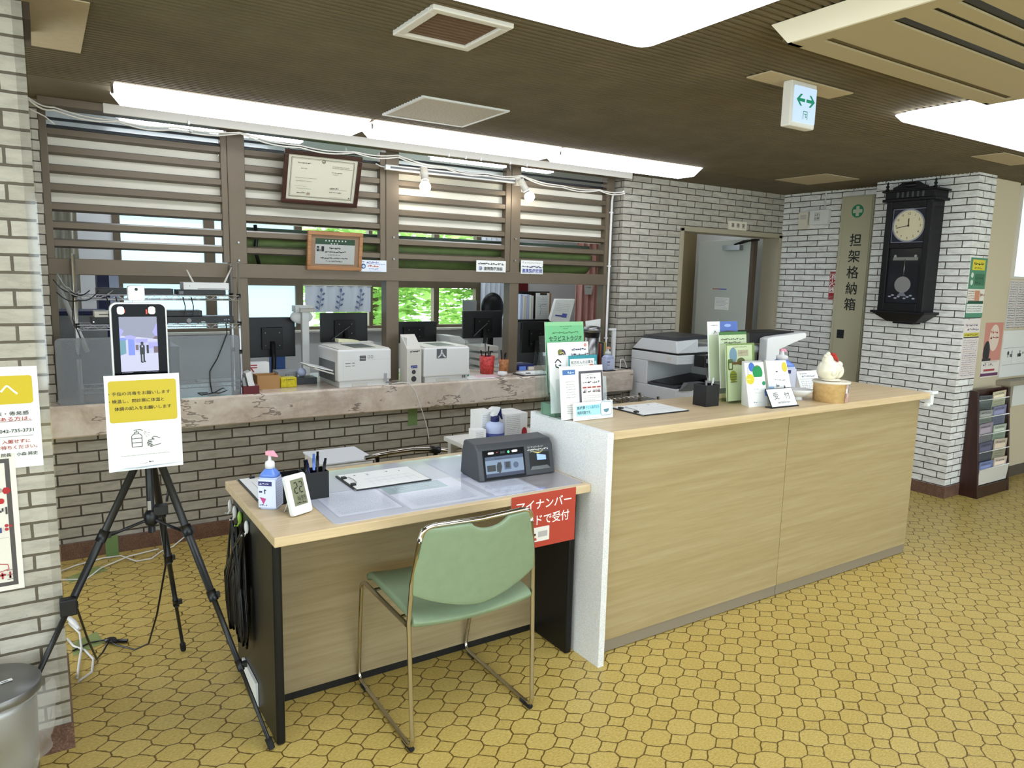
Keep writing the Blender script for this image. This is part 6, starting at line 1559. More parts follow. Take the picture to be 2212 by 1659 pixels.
# acrylic stand with four steps of leaflets
t = thing('leaflet_stand', 'clear acrylic leaflet stand at the left end of the oak counter beside the partition', 'leaflet stand', (1.85, 2.36, ZT))
def pane(m, x0, x1, y0, z0, y1, z1, c='clear_acrylic'):
    m.hexa([(x0, y0, z0), (x1, y0, z0), (x1, y0 + 0.003, z0), (x0, y0 + 0.003, z0), (x0, y1, z1), (x1, y1, z1), (x1, y1 + 0.003, z1), (x0, y1 + 0.003, z1)], c)
m = MB(); pane(m, 1.713, 1.975, 2.296, ZT + 0.004, 2.316, 1.10); pane(m, 1.713, 1.965, 2.351, ZT + 0.004, 2.377, 1.15); pane(m, 1.713, 1.945, 2.387, 1.0, 2.411, 1.20); m.build('front_panes', t)
m = MB(); pane(m, 1.735, 1.955, 2.435, ZT + 0.004, 2.475, 1.262); m.build('back_pane', t)
for x in (1.710, 1.97):
    m = MB(); m.hexa([(x, 2.296, ZT + 0.004), (x + 0.003, 2.296, ZT + 0.004), (x + 0.003, 2.45, ZT + 0.004), (x, 2.45, ZT + 0.004), (x, 2.32, 1.05), (x + 0.003, 2.32, 1.05), (x + 0.003, 2.468, 1.2), (x, 2.468, 1.2)], 'clear_acrylic'); m.build('side_pane', t)
mat('green_glass', (150, 190, 164), 0.08, alpha=0.75)
m = MB(); m.box(1.769, 1.975, 2.30, 2.455, ZT, ZT + 0.004, 'clear_acrylic'); m.box(1.741, 1.80, 2.355, 2.455, ZT + 0.004, ZT + 0.052, 'green_glass'); m.build('base', t, bevel=0.002)
def d_green(f, w, h):
    f.rect(0, 0, w, h, GR); f.rect(0, h - 0.016, w, 0.016, (132, 190, 140)); f.scrib(w * 0.38, h - 0.022, w * 0.30, 0.005, (60, 120, 80), 1); f.rect(w * 0.46, h - 0.031, w * 0.13, 0.002, (70, 130, 90)); f.scrib(w * 0.18, h - 0.050, w * 0.66, 0.010, (70, 126, 86), 2, 0.1)
    f.text('セラピストラジオ', 0.018, h - 0.079, 0.021, (30, 52, 36), w=w - 0.030, bold=0.012)
leaflet('green_leaflet', 'tall green leaflet standing at the back of the acrylic leaflet stand', 1.7445, 0.2025, 1.02, 0.303, 2.415, 0.12, d_green)
def d_white(f, w, h):
    f.disc(0.072, h - 0.048, 0.019, (70, 56, 90), 16).disc(0.062, h - 0.040, 0.012, (110, 110, 50), 10).disc(0.082, h - 0.058, 0.009, (90, 70, 130), 10).rect(0.076, h - 0.074, 0.007, 0.014, (60, 50, 80)).line([(0.06, h - 0.045), (0.078, h - 0.042), (0.085, h - 0.055)], 0.003, (226, 210, 120)).line([(0.066, h - 0.058), (0.076, h - 0.05)], 0.002, (236, 232, 220))
    f.disc(w - 0.018, h - 0.014, 0.007, (196, 110, 100)).rect(w - 0.021, h - 0.016, 0.006, 0.003, (236, 230, 226)); f.scrib(0.122, h - 0.038, 0.075, 0.012, (80, 76, 96), 3, 0.1); f.scrib(0.120, h - 0.060, 0.09, 0.012, (90, 84, 104), 4, 0.1)
leaflet('brain_leaflet', 'white leaflet with a round coloured emblem in front of the green leaflet', 1.732, 0.213, 1.035, 0.205, 2.385, 0.12, d_white)
def d_house(f, w, h):
    f.line([(0.028, h - 0.030), (0.043, h - 0.016), (0.060, h - 0.030)], 0.005, (30, 30, 32)).line([(0.032, h - 0.034), (0.032, h - 0.046), (0.050, h - 0.052)], 0.005, (30, 30, 32)).scrib(0.046, h - 0.044, 0.014, 0.010, (90, 90, 96), 2)
leaflet('house_leaflet', 'white leaflet with a black house mark on the left of the acrylic stand', 1.716, 0.105, 0.955, 0.236, 2.345, 0.12, d_house)
def d_teal(f, w, h):
    f.rect(0, 0, w, h, TEAL).rect(0.008, 0.0, w - 0.022, h - 0.014, (236, 234, 228)); f.scrib(w - 0.012, h - 0.045, 0.008, 0.02, (180, 220, 226), 1)
    f.text('処方せんのお薬を', 0.013, h - 0.034, 0.013, (32, 32, 36), w=w - 0.034, bold=0.02); f.text('無料配達', 0.015, h - 0.056, 0.014, (190, 70, 50), w=0.062, bold=0.02); f.text('します', 0.080, h - 0.054, 0.008, (60, 60, 64)); f.disc(0.119, h - 0.048, 0.016, (204, 96, 60), 14, 0.010); f.scrib(0.108, h - 0.05, 0.022, 0.005, (240, 220, 200), 4)
leaflet('teal_leaflet', 'teal edged leaflet about medicine delivery in the middle step of the acrylic stand', 1.795, 0.150, 0.985, 0.205, 2.325, 0.12, d_teal)
def d_sheet(f, w, h):
    f.rect(0, 0, w, h, (236, 234, 228)); f.rect(0.014, h - 0.034, 0.064, 0.020, (70, 110, 166)); f.scrib(0.040, h - 0.030, 0.032, 0.010, (200, 216, 236), 1)
    for k in range(7): f.scrib(0.028 + 0.004 * (k % 2), h - 0.064 - 0.0105 * k, 0.045 - 0.01 * (k == 1), 0.004, (130, 130, 132), k)
    for k in range(5): f.scrib(0.028, 0.022 + 0.008 * k, 0.055, 0.004, (130, 130, 134), k + 20)
    f.rect(0.094, 0.030, 0.124, h - 0.052, (84, 80, 88)).rect(0.104, 0.030, 0.104, h - 0.062, (236, 232, 226))
    f.scrib(0.13, h - 0.042, 0.04, 0.004, (80, 80, 84), 30); f.scrib(0.128, h - 0.056, 0.055, 0.010, (70, 70, 76), 31, 0.5); f.scrib(0.113, h - 0.074, 0.088, 0.010, (60, 60, 66), 32, 0.3)
    for k in range(4): f.rect(0.110 + 0.0245 * k, h - 0.093, 0.020, 0.006, (168, 66, 60)); f.scrib(0.111 + 0.0245 * k, h - 0.112, 0.016, 0.014, (90, 76, 84), 40 + k, 0.05)
    for k in range(9): f.scrib(0.110, h - 0.126 - 0.0085 * k, 0.09 - 0.03 * (k % 3 == 2), 0.003, (140, 138, 140), 50 + k)
leaflet('hours_sheet', 'white printed sheet with a grey framed box in front of the acrylic stand', 1.722, 0.222, 0.9385, 0.214, 2.282, 0.13, d_sheet)
def d_card(f, w, h):
    f.rect(0, 0, w, h, (238, 240, 240)).rect(0.014, 0.018, w - 0.026, h - 0.030, (168, 216, 224)); f.text('医療費', 0.020, 0.046, 0.012, (40, 60, 76), w=0.040, bold=0.02).text('子ども医療証も', 0.062, 0.046, 0.012, (40, 150, 170), w=0.072, bold=0.012).text('利用可能です。', 0.020, 0.026, 0.012, (40, 60, 76), w=0.07, bold=0.02)
    f.rrect(0.140, 0.012, 0.060, 0.058, 0.010, (120, 170, 184)).rrect(0.1425, 0.0145, 0.055, 0.053, 0.008, (240, 243, 243)); f.poly([(0.155, 0.038), (0.185, 0.040), (0.181, 0.028), (0.170, 0.023), (0.159, 0.028)], (90, 130, 146)); f.disc(0.157, 0.053, 0.002, (210, 200, 190)).disc(0.183, 0.054, 0.002, (210, 200, 190)).scrib(0.152, 0.017, 0.036, 0.003, (140, 150, 156), 3); f.scrib(0.07, 0.006, 0.06, 0.003, (150, 160, 166), 4)
leaflet('counter_card', 'low pale blue card with a round face mark in front of the acrylic stand', 1.764, 0.206, 0.9345, 0.073, 2.258, 0.10, d_card)

t = thing('pen_holder', 'black square pen holder on the oak counter left of the leaflet bundle', 'pen holder', (2.575, 2.305, ZT))
m = MB(); x0, x1, y0, y1, z1 = 2.532, 2.617, 2.262, 2.345, ZT + 0.100
openbox(m, x0, x1, y0, y1, ZT, z1, 'black'); m.build('box', t, bevel=0.002)
for k, (a, b, c, cp, lb) in enumerate((((2.57, 2.30, ZT + 0.006), (2.567, 2.303, 1.062), 'grey_plastic', 'black', 'dark pen upright in the black holder on the oak counter'), ((2.595, 2.30, ZT + 0.006), (2.624, 2.31, 1.058), 'white_plastic', 'white_plastic', 'white pen leaning right in the black holder on the oak counter'),
        ((2.56, 2.29, ZT + 0.006), (2.550, 2.285, 1.052), 'grey_plastic', 'grey_plastic', 'short grey pen in the black holder on the oak counter'))):
    pen(lb, a, b, c, cp, 'pens in the holder on the oak counter')
# leaflet bundle in a green tinted holder
t = thing('leaflet_holder', 'green tinted clear holder with three steps of leaflets on the oak counter', 'leaflet holder', (2.80, 2.32, ZT))
m = MB(); pane(m, 2.692, 2.90, 2.2655, ZT + 0.004, 2.299, 1.213, 'green_acrylic'); pane(m, 2.695, 2.905, 2.312, ZT + 0.004, 2.351, 1.262, 'green_acrylic'); pane(m, 2.68, 2.905, 2.363, ZT + 0.004, 2.401, 1.25, 'green_acrylic')
m.build('panes', t)
m = MB(); m.box(2.715, 2.90, 2.262, 2.40, ZT, ZT + 0.004, 'green_acrylic'); m.lathe([(0.035, 0), (0.03, 0.04), (0.02, 0.05)], (2.775, 2.337, ZT + 0.004), 'green_acrylic', 16); m.build('base', t)
def d_back(f, w, h):
    f.rect(w * 0.40, h - 0.070, w * 0.60, 0.070, (86, 110, 176)).poly([(w * 0.40, h - 0.072), (w, h - 0.072), (w, h - 0.050), (w * 0.66, h - 0.045), (w * 0.40, h - 0.050)], (84, 78, 80)).disc(w * 0.66, h - 0.02, 0.025, (150, 170, 216), 12, 0.008); f.scrib(0.022, h - 0.022, 0.05, 0.006, (110, 110, 118), 3); f.line([(0.04, h - 0.06), (0.05, h - 0.045), (0.058, h - 0.056)], 0.003, (60, 60, 66))
leaflet('photo_leaflet', 'white leaflet with a blue sky picture at the back of the green tinted holder', 2.680, 0.214, 1.03, 0.285, 2.385, 0.12, d_back)
def d_mid(f, w, h):
    f.rect(0, 0, w, h, (238, 238, 232)).rect(0, h - 0.014, w, 0.014, (72, 124, 70)); f.scrib(0.012, h - 0.040, w - 0.03, 0.010, (60, 72, 60), 3, 0.1).scrib(0.035, h - 0.056, w - 0.08, 0.010, (44, 52, 44), 4, 0.1).scrib(0.04, h - 0.068, 0.10, 0.004, (120, 126, 120), 5)
leaflet('green_topped_leaflet', 'white leaflet with a green top edge in the middle of the green tinted holder', 2.700, 0.195, 1.0, 0.268, 2.330, 0.12, d_mid)
def d_front(f, w, h):
    f.rect(0, 0, w, h, (130, 152, 92)).rect(0.010, 0.0, w - 0.026, h - 0.008, (232, 232, 216)); f.scrib(0.05, h - 0.020, 0.10, 0.006, (60, 66, 56), 3); f.disc(0.052, h - 0.055, 0.027, (128, 156, 214), 20, 0.036).rect(0.085, h - 0.062, 0.075, 0.03, (210, 186, 180)).scrib(0.09, h - 0.05, 0.06, 0.014, (180, 150, 150), 9)
    f.rrect(0.014, h - 0.125, 0.034, 0.052, 0.006, (92, 110, 58)).rect(0.022, h - 0.118, 0.018, 0.026, (230, 230, 216)).disc(0.105, h - 0.086, 0.028, (96, 92, 50), 16, 0.018).rect(0.04, h - 0.10, 0.11, 0.012, (130, 88, 50)).disc(0.048, h - 0.155, 0.024, (166, 164, 56), 16, 0.028)
    for k in range(4): f.rect(0.026, h - 0.148 - 0.012 * k, 0.045, 0.004, (108, 104, 44))
leaflet('patterned_leaflet', 'cream leaflet with blue and olive egg shapes at the front of the green tinted holder', 2.690, 0.205, 0.945, 0.272, 2.278, 0.12, d_front)
t = thing('egg_print_box', 'white standing card box with green, blue and yellow egg prints on the oak counter', 'card box', (2.79, 2.16, ZT))
m = MB(); m.hexa([(2.716, 2.170, ZT), (2.836, 2.158, ZT), (2.870, 2.23, ZT), (2.75, 2.242, ZT), (2.704, 2.204, 1.136), (2.824, 2.193, 1.136), (2.862, 2.238, 1.138), (2.742, 2.25, 1.138)], 'paper'); m.build('box', t)
O = Vector((2.716, 2.170, ZT)); R_ = Vector((0.12, -0.012, 0)); U = Vector((-0.012, 0.0345, 0.2034))
m = MB(); f = Flat(m, O + R_.cross(U).normalized() * 0.0005, R_, U)
f.disc(0.042, 0.186, 0.019, (70, 110, 190), 18, 0.021).disc(0.076, 0.160, 0.031, (24, 140, 76), 20, 0.034).rect(0.042, 0.126, 0.070, 0.013, (236, 236, 232)).disc(0.026, 0.130, 0.025, (216, 200, 48), 18, 0.024).rect(0.004, 0.128, 0.022, 0.004, (230, 226, 160)).disc(0.108, 0.108, 0.010, (24, 140, 90), 12).disc(0.115, 0.064, 0.009, (70, 110, 180), 12, 0.018)
f.scrib(0.04, 0.078, 0.03, 0.008, (190, 196, 200), 3).scrib(0.045, 0.062, 0.04, 0.006, (200, 204, 206), 4).scrib(0.032, 0.016, 0.022, 0.008, (110, 116, 120), 5).scrib(0.062, 0.018, 0.035, 0.004, (190, 196, 200), 6); f.line([(0.014, 0.15), (0.014, 0.186)], 0.002, (110, 130, 180))
f.scrib(0.062, 0.188, 0.03, 0.004, (200, 150, 120), 7)
m.build('front_print', t)
t = thing('folded_card', 'narrow white folded card with a yellow blot right of the egg print box', 'card', (2.92, 2.16, ZT))
m = MB(); m.hexa([(2.886, 2.182, ZT), (3.014, 2.144, ZT), (3.030, 2.224, ZT), (2.92, 2.259, ZT), (2.882, 2.224, 1.137), (2.989, 2.192, 1.138), (2.994, 2.206, 1.138), (2.887, 2.238, 1.137)], 'paper'); m.build('card', t)
O = Vector((2.886, 2.182, ZT)); R_ = Vector((0.128, -0.038, 0)); U = Vector((-0.010, 0.042, 0.2044))
m = MB(); f = Flat(m, O + R_.cross(U).normalized() * 0.0006, R_, U)
f.disc(0.103, 0.178, 0.014, (214, 196, 60), 14, 0.024).scrib(0.052, 0.150, 0.014, 0.014, (80, 80, 84), 3).scrib(0.045, 0.136, 0.04, 0.004, (190, 180, 176), 4).scrib(0.04, 0.112, 0.06, 0.008, (150, 150, 150), 5).scrib(0.045, 0.080, 0.016, 0.016, (120, 120, 124), 6); f.poly([(0.082, 0.07), (0.090, 0.092), (0.097, 0.07)], (50, 50, 54)); f.rect(0.0, 0.0, 0.03, 0.085, (140, 180, 214))
m.build('card_print', t)
def d_info(f, w, h):
    f.rect(0, 0, w, h, (28, 28, 30)).rect(0.003, 0.003, w - 0.006, h - 0.006, (238, 238, 236)); q = (34, 34, 36)
    f.text('受', 0.036, h - 0.052, 0.032, q).text('付', w - 0.068, h - 0.052, 0.032, q).text('INFORMATION', 0.052, 0.016, 0.012, (90, 90, 92), w=w - 0.10)
t = thing('reception_sign', 'small white easel sign with black edges reading reception on the oak counter', 'sign', (2.885, 2.12, ZT))
leaflet('sign_plate', '', 2.790, 0.179, ZT + 0.004, 0.092, 2.100, 0.58, d_info, parent=t, rz=-0.05, thick=0.003, base='black')
m = MB(); m.hexa([(2.786, 2.097, ZT), (2.972, 2.088, ZT), (2.975, 2.130, ZT), (2.789, 2.138, ZT), (2.786, 2.097, ZT + 0.004), (2.972, 2.088, ZT + 0.004), (2.975, 2.130, ZT + 0.004), (2.789, 2.138, ZT + 0.004)], 'black'); m.build('foot', t)
# white appliance arm and black casing behind the counter
t = thing('tape_printer', 'white machine with a slanting arm and black roller behind the oak counter', 'machine', (3.7, 2.78, 0))
m = MB(); m.prism([(3.555, 0.9), (3.555, 1.182), (3.59, 1.192), (3.905, 1.212), (3.92, 1.20), (3.918, 1.178), (3.80, 1.150), (3.672, 1.115), (3.672, 0.9)], 'y', 2.74, 2.80, 'white_plastic'); m.build('arm', t, bevel=0.006)
m = MB(); m.box(3.42, 3.88, 2.80, 2.98, 1.150, 1.216, 'black'); m.box(3.44, 3.66, 2.80, 2.98, 0.95, 1.08, 'black_satin'); m.tube([(3.42, 2.83, 1.115), (3.62, 2.83, 1.115)], 0.026, 'grey_plastic', 12); m.build('roller_case', t, bevel=0.004)
m = MB(); m.box(3.40, 3.92, 2.74, 3.02, 0.0, 0.90, 'mid_grey'); m.build('cabinet', t, bevel=0.004)
t = thing('white_dish', 'white footed oval dish on the oak counter beside the reception sign', 'dish', (3.132, 2.217, ZT))
DM = Matrix.Translation((3.132, 2.217, ZT)) @ Matrix.Rotation(math.atan2(-0.84, 0.54), 4, 'Z')
m = MB(); i0 = m.mark(); m.lathe([(0.001, 0.016), (0.5, 0.017), (0.88, 0.040), (0.97, 0.052), (1.0, 0.050), (0.92, 0.036), (0.55, 0.011), (0.001, 0.010)], (0, 0, 0), 'white_plastic', 36); m.xf(DM @ Matrix.Translation((0, 0, 0.010)) @ Matrix.Diagonal((0.074, 0.058, 0.85, 1)), i0); m.build('bowl', t)
m = MB(); m.lathe([(0.030, 0.0), (0.024, 0.012), (0.024, 0.022)], (3.132, 2.217, ZT), 'white_plastic', 20); m.build('foot', t)
simple('candy_wrap', 'small pinkish wrapped thing between the white dish and the wooden stand', 'wrap', lambda m: m.ball((3.215, 2.292, ZT + 0.012), 0.024, (mat('peach_wrap', (214, 170, 150), 0.5), 'peach_wrap')[1], 14, 8, (1.5, 0.7, 0.5)))
def caln(m):
    m.hexa([(3.452, 2.42, ZT), (3.60, 2.40, ZT), (3.60, 2.47, ZT), (3.452, 2.49, ZT), (3.438, 2.452, 1.030), (3.59, 2.432, 1.032), (3.59, 2.436, 1.032), (3.438, 2.456, 1.030)], 'paper'); f = Flat(m, (3.4525, 2.4192, ZT), (0.148, -0.02, 0), (-0.014, 0.032, 0.098), 0.0004)
    f.scrib(0.02, 0.086, 0.05, 0.006, (90, 90, 120), 1).scrib(0.03, 0.070, 0.10, 0.010, (130, 130, 150), 2).line([(0.01, 0.058), (0.13, 0.06)], 0.001, (90, 90, 110))
    for k in range(4): f.scrib(0.016, 0.042 - 0.011 * k, 0.115, 0.006, (150, 150, 170), 4 + k, 0.8)
simple('desk_calendar', 'small white desk calendar behind the white dish on the oak counter', 'calendar', caln)
# wooden stand with the china ornament
t = thing('wooden_stand', 'round pale wooden stand with pictures on its side near the counter edge', 'stand', (3.2640, 2.1130, ZT))
m = MB(); m.lathe([(0.080, 0.0), (0.082, 0.09), (0.086, 0.092)], (3.2560, 2.1180, ZT), 'pine', 40); m.build('drum', t)
m = MB(); m.lathe([(0.088, 0.092), (0.090, 0.099), (0.085, 0.102)], (3.2560, 2.1180, ZT), 'warm_white', 40); m.build('top_rim', t)
m = MB(); rd = random.Random(8)
for k in range(7):
    for j in range(4):
        a0 = -1.62 + 0.145 * k; a1 = a0 + 0.15; z0 = ZT + 0.002 + 0.023 * j; r = 0.0835
        c = ink(rd.choice([(206, 196, 192), (190, 150, 140), (150, 120, 120), (226, 214, 210), (90, 100, 110), (214, 180, 170), (60, 66, 76)])).name
        m.poly([(3.2560 + r * math.cos(a0), 2.1180 + r * math.sin(a0), z0), (3.2560 + r * math.cos(a1), 2.1180 + r * math.sin(a1), z0), (3.2560 + r * math.cos(a1), 2.1180 + r * math.sin(a1), z0 + 0.023), (3.2560 + r * math.cos(a0), 2.1180 + r * math.sin(a0), z0 + 0.023)], c)
m.build('picture_band', t)
mat('china', (236, 228, 206), 0.12, coat=0.6); mat('red_glaze', (176, 36, 34), 0.15, coat=0.5)
t = thing('china_ornament', 'glossy cream china hen ornament with a red comb on the wooden stand', 'ornament', (3.2560, 2.1180, ZT + 0.102))
zo = ZT + 0.102
m = MB(); m.ball((3.2390, 2.1280, zo + 0.053), 0.058, 'china', 22, 14, (1.08, 0.9, 0.92)); m.ball((3.2260, 2.1280, zo + 0.098), 0.034, 'china', 18, 10, (0.9, 0.8, 1.0)); m.ball((3.2920, 2.1130, zo + 0.045), 0.034, 'china', 16, 10, (0.9, 0.9, 1.1)); m.ball((3.2940, 2.1110, zo + 0.078), 0.020, 'china', 14, 8, (1.1, 0.9, 0.9))
m.ball((3.2540, 2.0880, zo + 0.06), 0.024, 'china', 12, 8, (1.1, 0.6, 1)); m.ball((3.2190, 2.0930, zo + 0.045), 0.020, 'china', 12, 8); m.build('body', t)
m = MB(); m.tube([(3.2320, 2.1180, zo + 0.134), (3.2520, 2.1150, zo + 0.128), (3.2710, 2.1130, zo + 0.108), (3.2840, 2.1110, zo + 0.092)], [0.007, 0.011, 0.010, 0.005], 'red_glaze', 10); m.build('comb', t)
m = MB(); m.ball((3.2160, 2.1210, zo + 0.133), 0.011, 'china', 10, 8); m.ball((3.2060, 2.1280, zo + 0.122), 0.010, 'china', 10, 8); m.build('tuft', t)
m = MB(); m.ball((3.2490, 2.0950, zo + 0.100), 0.0035, 'black', 8, 6); m.ball((3.3120, 2.1030, zo + 0.082), 0.003, 'black', 8, 6); m.build('eyes', t)
m = MB(); m.ball((3.2440, 2.1130, zo + 0.006), 0.052, 'china', 20, 8, (1.05, 0.9, 0.13)); m.build('foot', t)

# ---- behind the desk and the partition
t = thing('side_table', 'low white table behind the low desk, mostly hidden', 'table', (1.86, 2.95, 0)); MB().box(1.62, 2.12, 2.82, 3.10, 0.70, 0.72, 'offwhite').build('table_top', t)
for x in (1.65, 2.09):
    for y in (2.85, 3.07): MB().box(x - 0.015, x + 0.015, y - 0.015, y + 0.015, 0, 0.70, 'offwhite').build('leg', t)
def glove(m, x0, x1, y0, y1, z0, z1, red):
    m.box(x0, x1, y0, y1, z0, z1, 'paper'); f = Flat(m, (x0, y0 - 0.0005, z0), (1, 0, 0), (0, 0, 1)); h = z1 - z0
    for k in range(int(h / 0.009) - 1): f.scrib(0.008, h - 0.016 - 0.009 * k, (x1 - x0) * 0.6, 0.004, (150, 150, 154), k)
    if red: f.disc(x1 - x0 - 0.02, 0.03, 0.016, (170, 40, 50), 14, 0.03)
simple('glove_carton', 'white printed carton behind the partition, left of the spray bottle', 'carton', lambda m: glove(m, 1.722, 1.80, 2.912, 3.02, 0.72, 0.862, False), bevel=0.002)
simple('glove_carton', 'white carton with a red spot behind the partition, right of the spray bottle', 'carton', lambda m: glove(m, 1.835, 1.965, 2.88, 3.02, 0.72, 0.85, True), bevel=0.002)
simple('tissue_carton', 'low white carton behind the partition in front of the printed carton', 'carton', lambda m: glove(m, 1.640, 1.700, 2.83, 2.89, 0.72, 0.80, False), bevel=0.002)
t = thing('spray_bottle', 'blue spray bottle with a dark blue trigger behind the card reader', 'bottle', (1.762, 2.855, 0.72))
m = MB(); m.lathe([(0.044, 0), (0.045, 0.08), (0.040, 0.098), (0.018, 0.108)], (1.765, 2.86, 0.72), 'bottle_lav', 24); m.build('body', t)
m = MB(); m.lathe([(0.0455, 0.02), (0.0455, 0.055)], (1.765, 2.86, 0.72), ink((60, 70, 130)).name, 24); m.build('label', t)
m = MB(); m.lathe([(0.021, 0.106), (0.021, 0.128), (0.016, 0.135)], (1.765, 2.86, 0.72), 'navy', 16); m.prism([(1.768, 0.853), (1.79, 0.853), (1.803, 0.832), (1.806, 0.835), (1.798, 0.865), (1.796, 0.886), (1.778, 0.886)], 'y', 2.853, 2.868, 'navy'); m.build('trigger', t, bevel=0.002)
m = MB(); m.prism([(1.742, 0.853), (1.770, 0.853), (1.782, 0.874), (1.790, 0.893), (1.752, 0.898), (1.734, 0.890), (1.735, 0.882), (1.752, 0.880)], 'y', 2.848, 2.873, 'white_plastic'); m.build('nozzle', t, bevel=0.003)
t = thing('grab_stand', 'chromed bar with a black joint behind the low desk', 'stand', (1.38, 3.0, 0))
m = MB(); m.tube([(1.172, 3.0, 0.686), (1.28, 3.0, 0.696), (1.40, 3.0, 0.699), (1.50, 3.0, 0.690), (1.585, 3.0, 0.677)], 0.0105, 'chrome', 12); m.build('bar', t)
m = MB(); m.tube([(1.498, 3.0, 0.690), (1.545, 3.0, 0.683)], 0.018, 'black', 12); m.tube([(1.525, 3.0, 0.68), (1.525, 3.0, 0.02)], 0.012, 'black', 10); m.build('joint', t)
m = MB(); m.tube([(1.232, 3.0, 0.688), (1.232, 3.0, 0.02)], 0.009, 'black', 10); m.box(1.17, 1.60, 2.92, 3.08, 0.0, 0.02, 'black'); m.build('base', t)
t = thing('grey_carton', 'pale grey flat carton behind the low desk next to the chromed bar', 'carton', (1.14, 3.25, 0)); m = MB(); m.box(1.02, 1.27, 3.14, 3.40, 0.0, 0.635, 'offwhite'); m.build('box', t, bevel=0.01); m = MB(); m.box(1.015, 1.275, 3.135, 3.405, 0.635, 0.645, 'grey_speckle'); m.build('lid', t, bevel=0.003)

# ---- copier
t = thing('copier', 'big white office copier with a dark lid behind the oak counter', 'copier', (4.1, 3.96, 0))
m = MB(); m.box(3.825, 4.42, 3.71, 4.20, 0.02, 0.725, 'grey_speckle'); m.box(3.825, 4.42, 4.02, 4.20, 0.725, 0.905, 'grey_speckle'); m.box(4.30, 4.42, 3.71, 4.02, 0.725, 0.905, 'grey_speckle'); m.box(3.825, 4.42, 3.71, 4.20, 0.905, 0.972, 'grey_speckle'); m.build('body', t, bevel=0.006)
m = MB(); m.box(3.835, 4.40, 3.72, 4.20, 0.972, 0.986, 'black'); m.build('scan_gap', t)
m = MB(); m.hexa([(3.825, 3.715, 0.986), (4.04, 3.715, 0.986), (4.04, 4.195, 0.986), (3.825, 4.195, 0.986), (3.832, 3.74, 1.075), (4.04, 3.72, 1.085), (4.04, 4.15, 1.085), (3.832, 4.10, 1.072)], 'grey_speckle'); m.box(4.04, 4.40, 3.73, 4.19, 0.986, 1.03, 'grey_speckle'); m.build('feeder', t, bevel=0.006)
m = MB(); m.hexa([(3.834, 3.735, 1.076), (4.25, 3.715, 1.088), (4.25, 4.19, 1.088), (3.834, 4.12, 1.074), (3.85, 3.76, 1.098), (4.20, 3.75, 1.108), (4.20, 4.15, 1.108), (3.85, 4.08, 1.098)], 'dark_grey'); m.build('feeder_tray', t, bevel=0.004)
m = MB(); m.box(3.84, 4.29, 3.725, 4.018, 0.728, 0.745, 'dark_grey'); m.hexa([(3.86, 3.78, 0.746), (4.28, 3.74, 0.746), (4.28, 4.015, 0.746), (3.86, 4.015, 0.746), (3.86, 3.80, 0.75), (4.28, 3.75, 0.79), (4.28, 4.01, 0.79), (3.86, 4.01, 0.75)], 'black'); m.build('output_tray', t)
m = MB(); m.hexa([(3.845, 3.70, 0.712), (3.96, 3.68, 0.712), (3.96, 3.71, 0.712), (3.85, 3.71, 0.712), (3.90, 3.66, 0.775), (4.06, 3.64, 0.775), (4.06, 3.71, 0.775), (3.90, 3.71, 0.775)], 'mid_grey'); m.build('tray_lip', t, bevel=0.003)
m = MB(); m.box(3.822, 3.826, 3.775, 3.815, 0.93, 0.955, 'offwhite'); m.build('button', t, bevel=0.001)
m = MB(); m.box(3.99, 4.10, 3.60, 3.705, 0.89, 0.975, 'black'); m.hexa([(4.0, 3.55, 0.925), (4.10, 3.55, 0.905), (4.10, 3.60, 0.905), (4.0, 3.60, 0.925), (4.0, 3.55, 0.955), (4.10, 3.55, 0.93), (4.10, 3.60, 0.93), (4.0, 3.60, 0.955)], 'grey_plastic'); m.build('control_panel', t, bevel=0.003)
m = MB(); m.box(4.12, 4.42, 3.60, 3.70, 0.80, 0.88, 'grey_plastic'); m.box(4.12, 4.42, 3.58, 3.70, 0.02, 0.80, 'grey_speckle'); m.build('finisher', t, bevel=0.004)
for x, y in ((3.86, 3.75), (4.38, 3.75), (3.86, 4.16), (4.38, 4.16)): MB().cyl((x, y, 0), 0.02, 0.022, 'rubber', 10).build('caster', t)

# ================================================================ right side
t = thing('stretcher_cupboard', 'tall khaki stretcher cupboard door with black characters set in the brick wall', 'cupboard door', (5.58, 3.52, 0))
MB().box(5.572, 5.593, 3.395, 3.672, 0.02, 2.222, 'khaki_panel').build('frame', t, bevel=0.002)
m = MB(); m.box(5.564, 5.5725, 3.402, 3.640, 0.03, 2.212, 'khaki_panel'); m.build('door', t, bevel=0.002)
m = MB(); f = Flat(m, (5.5636, 3.640, 0), (0, -1, 0), (0, 0, 1), 0.0003)
f.disc(0.120, 2.098, 0.052, (40, 130, 92), 28).rect(0.120 - 0.040, 2.098 - 0.014, 0.080, 0.028, (190, 196, 170)).rect(0.120 - 0.014, 2.098 - 0.040, 0.028, 0.080, (190, 196, 170))
for k, ch in enumerate('担架格納箱'): f.text(ch, 0.125, 1.829 - 0.1295 * k, 0.092, (26, 26, 24), 'c', 0.022)
m.build('lettering', t)
m = MB(); m.box(5.5615, 5.5642, 3.545, 3.607, 1.068, 1.139, 'black'); m.build('latch', t)
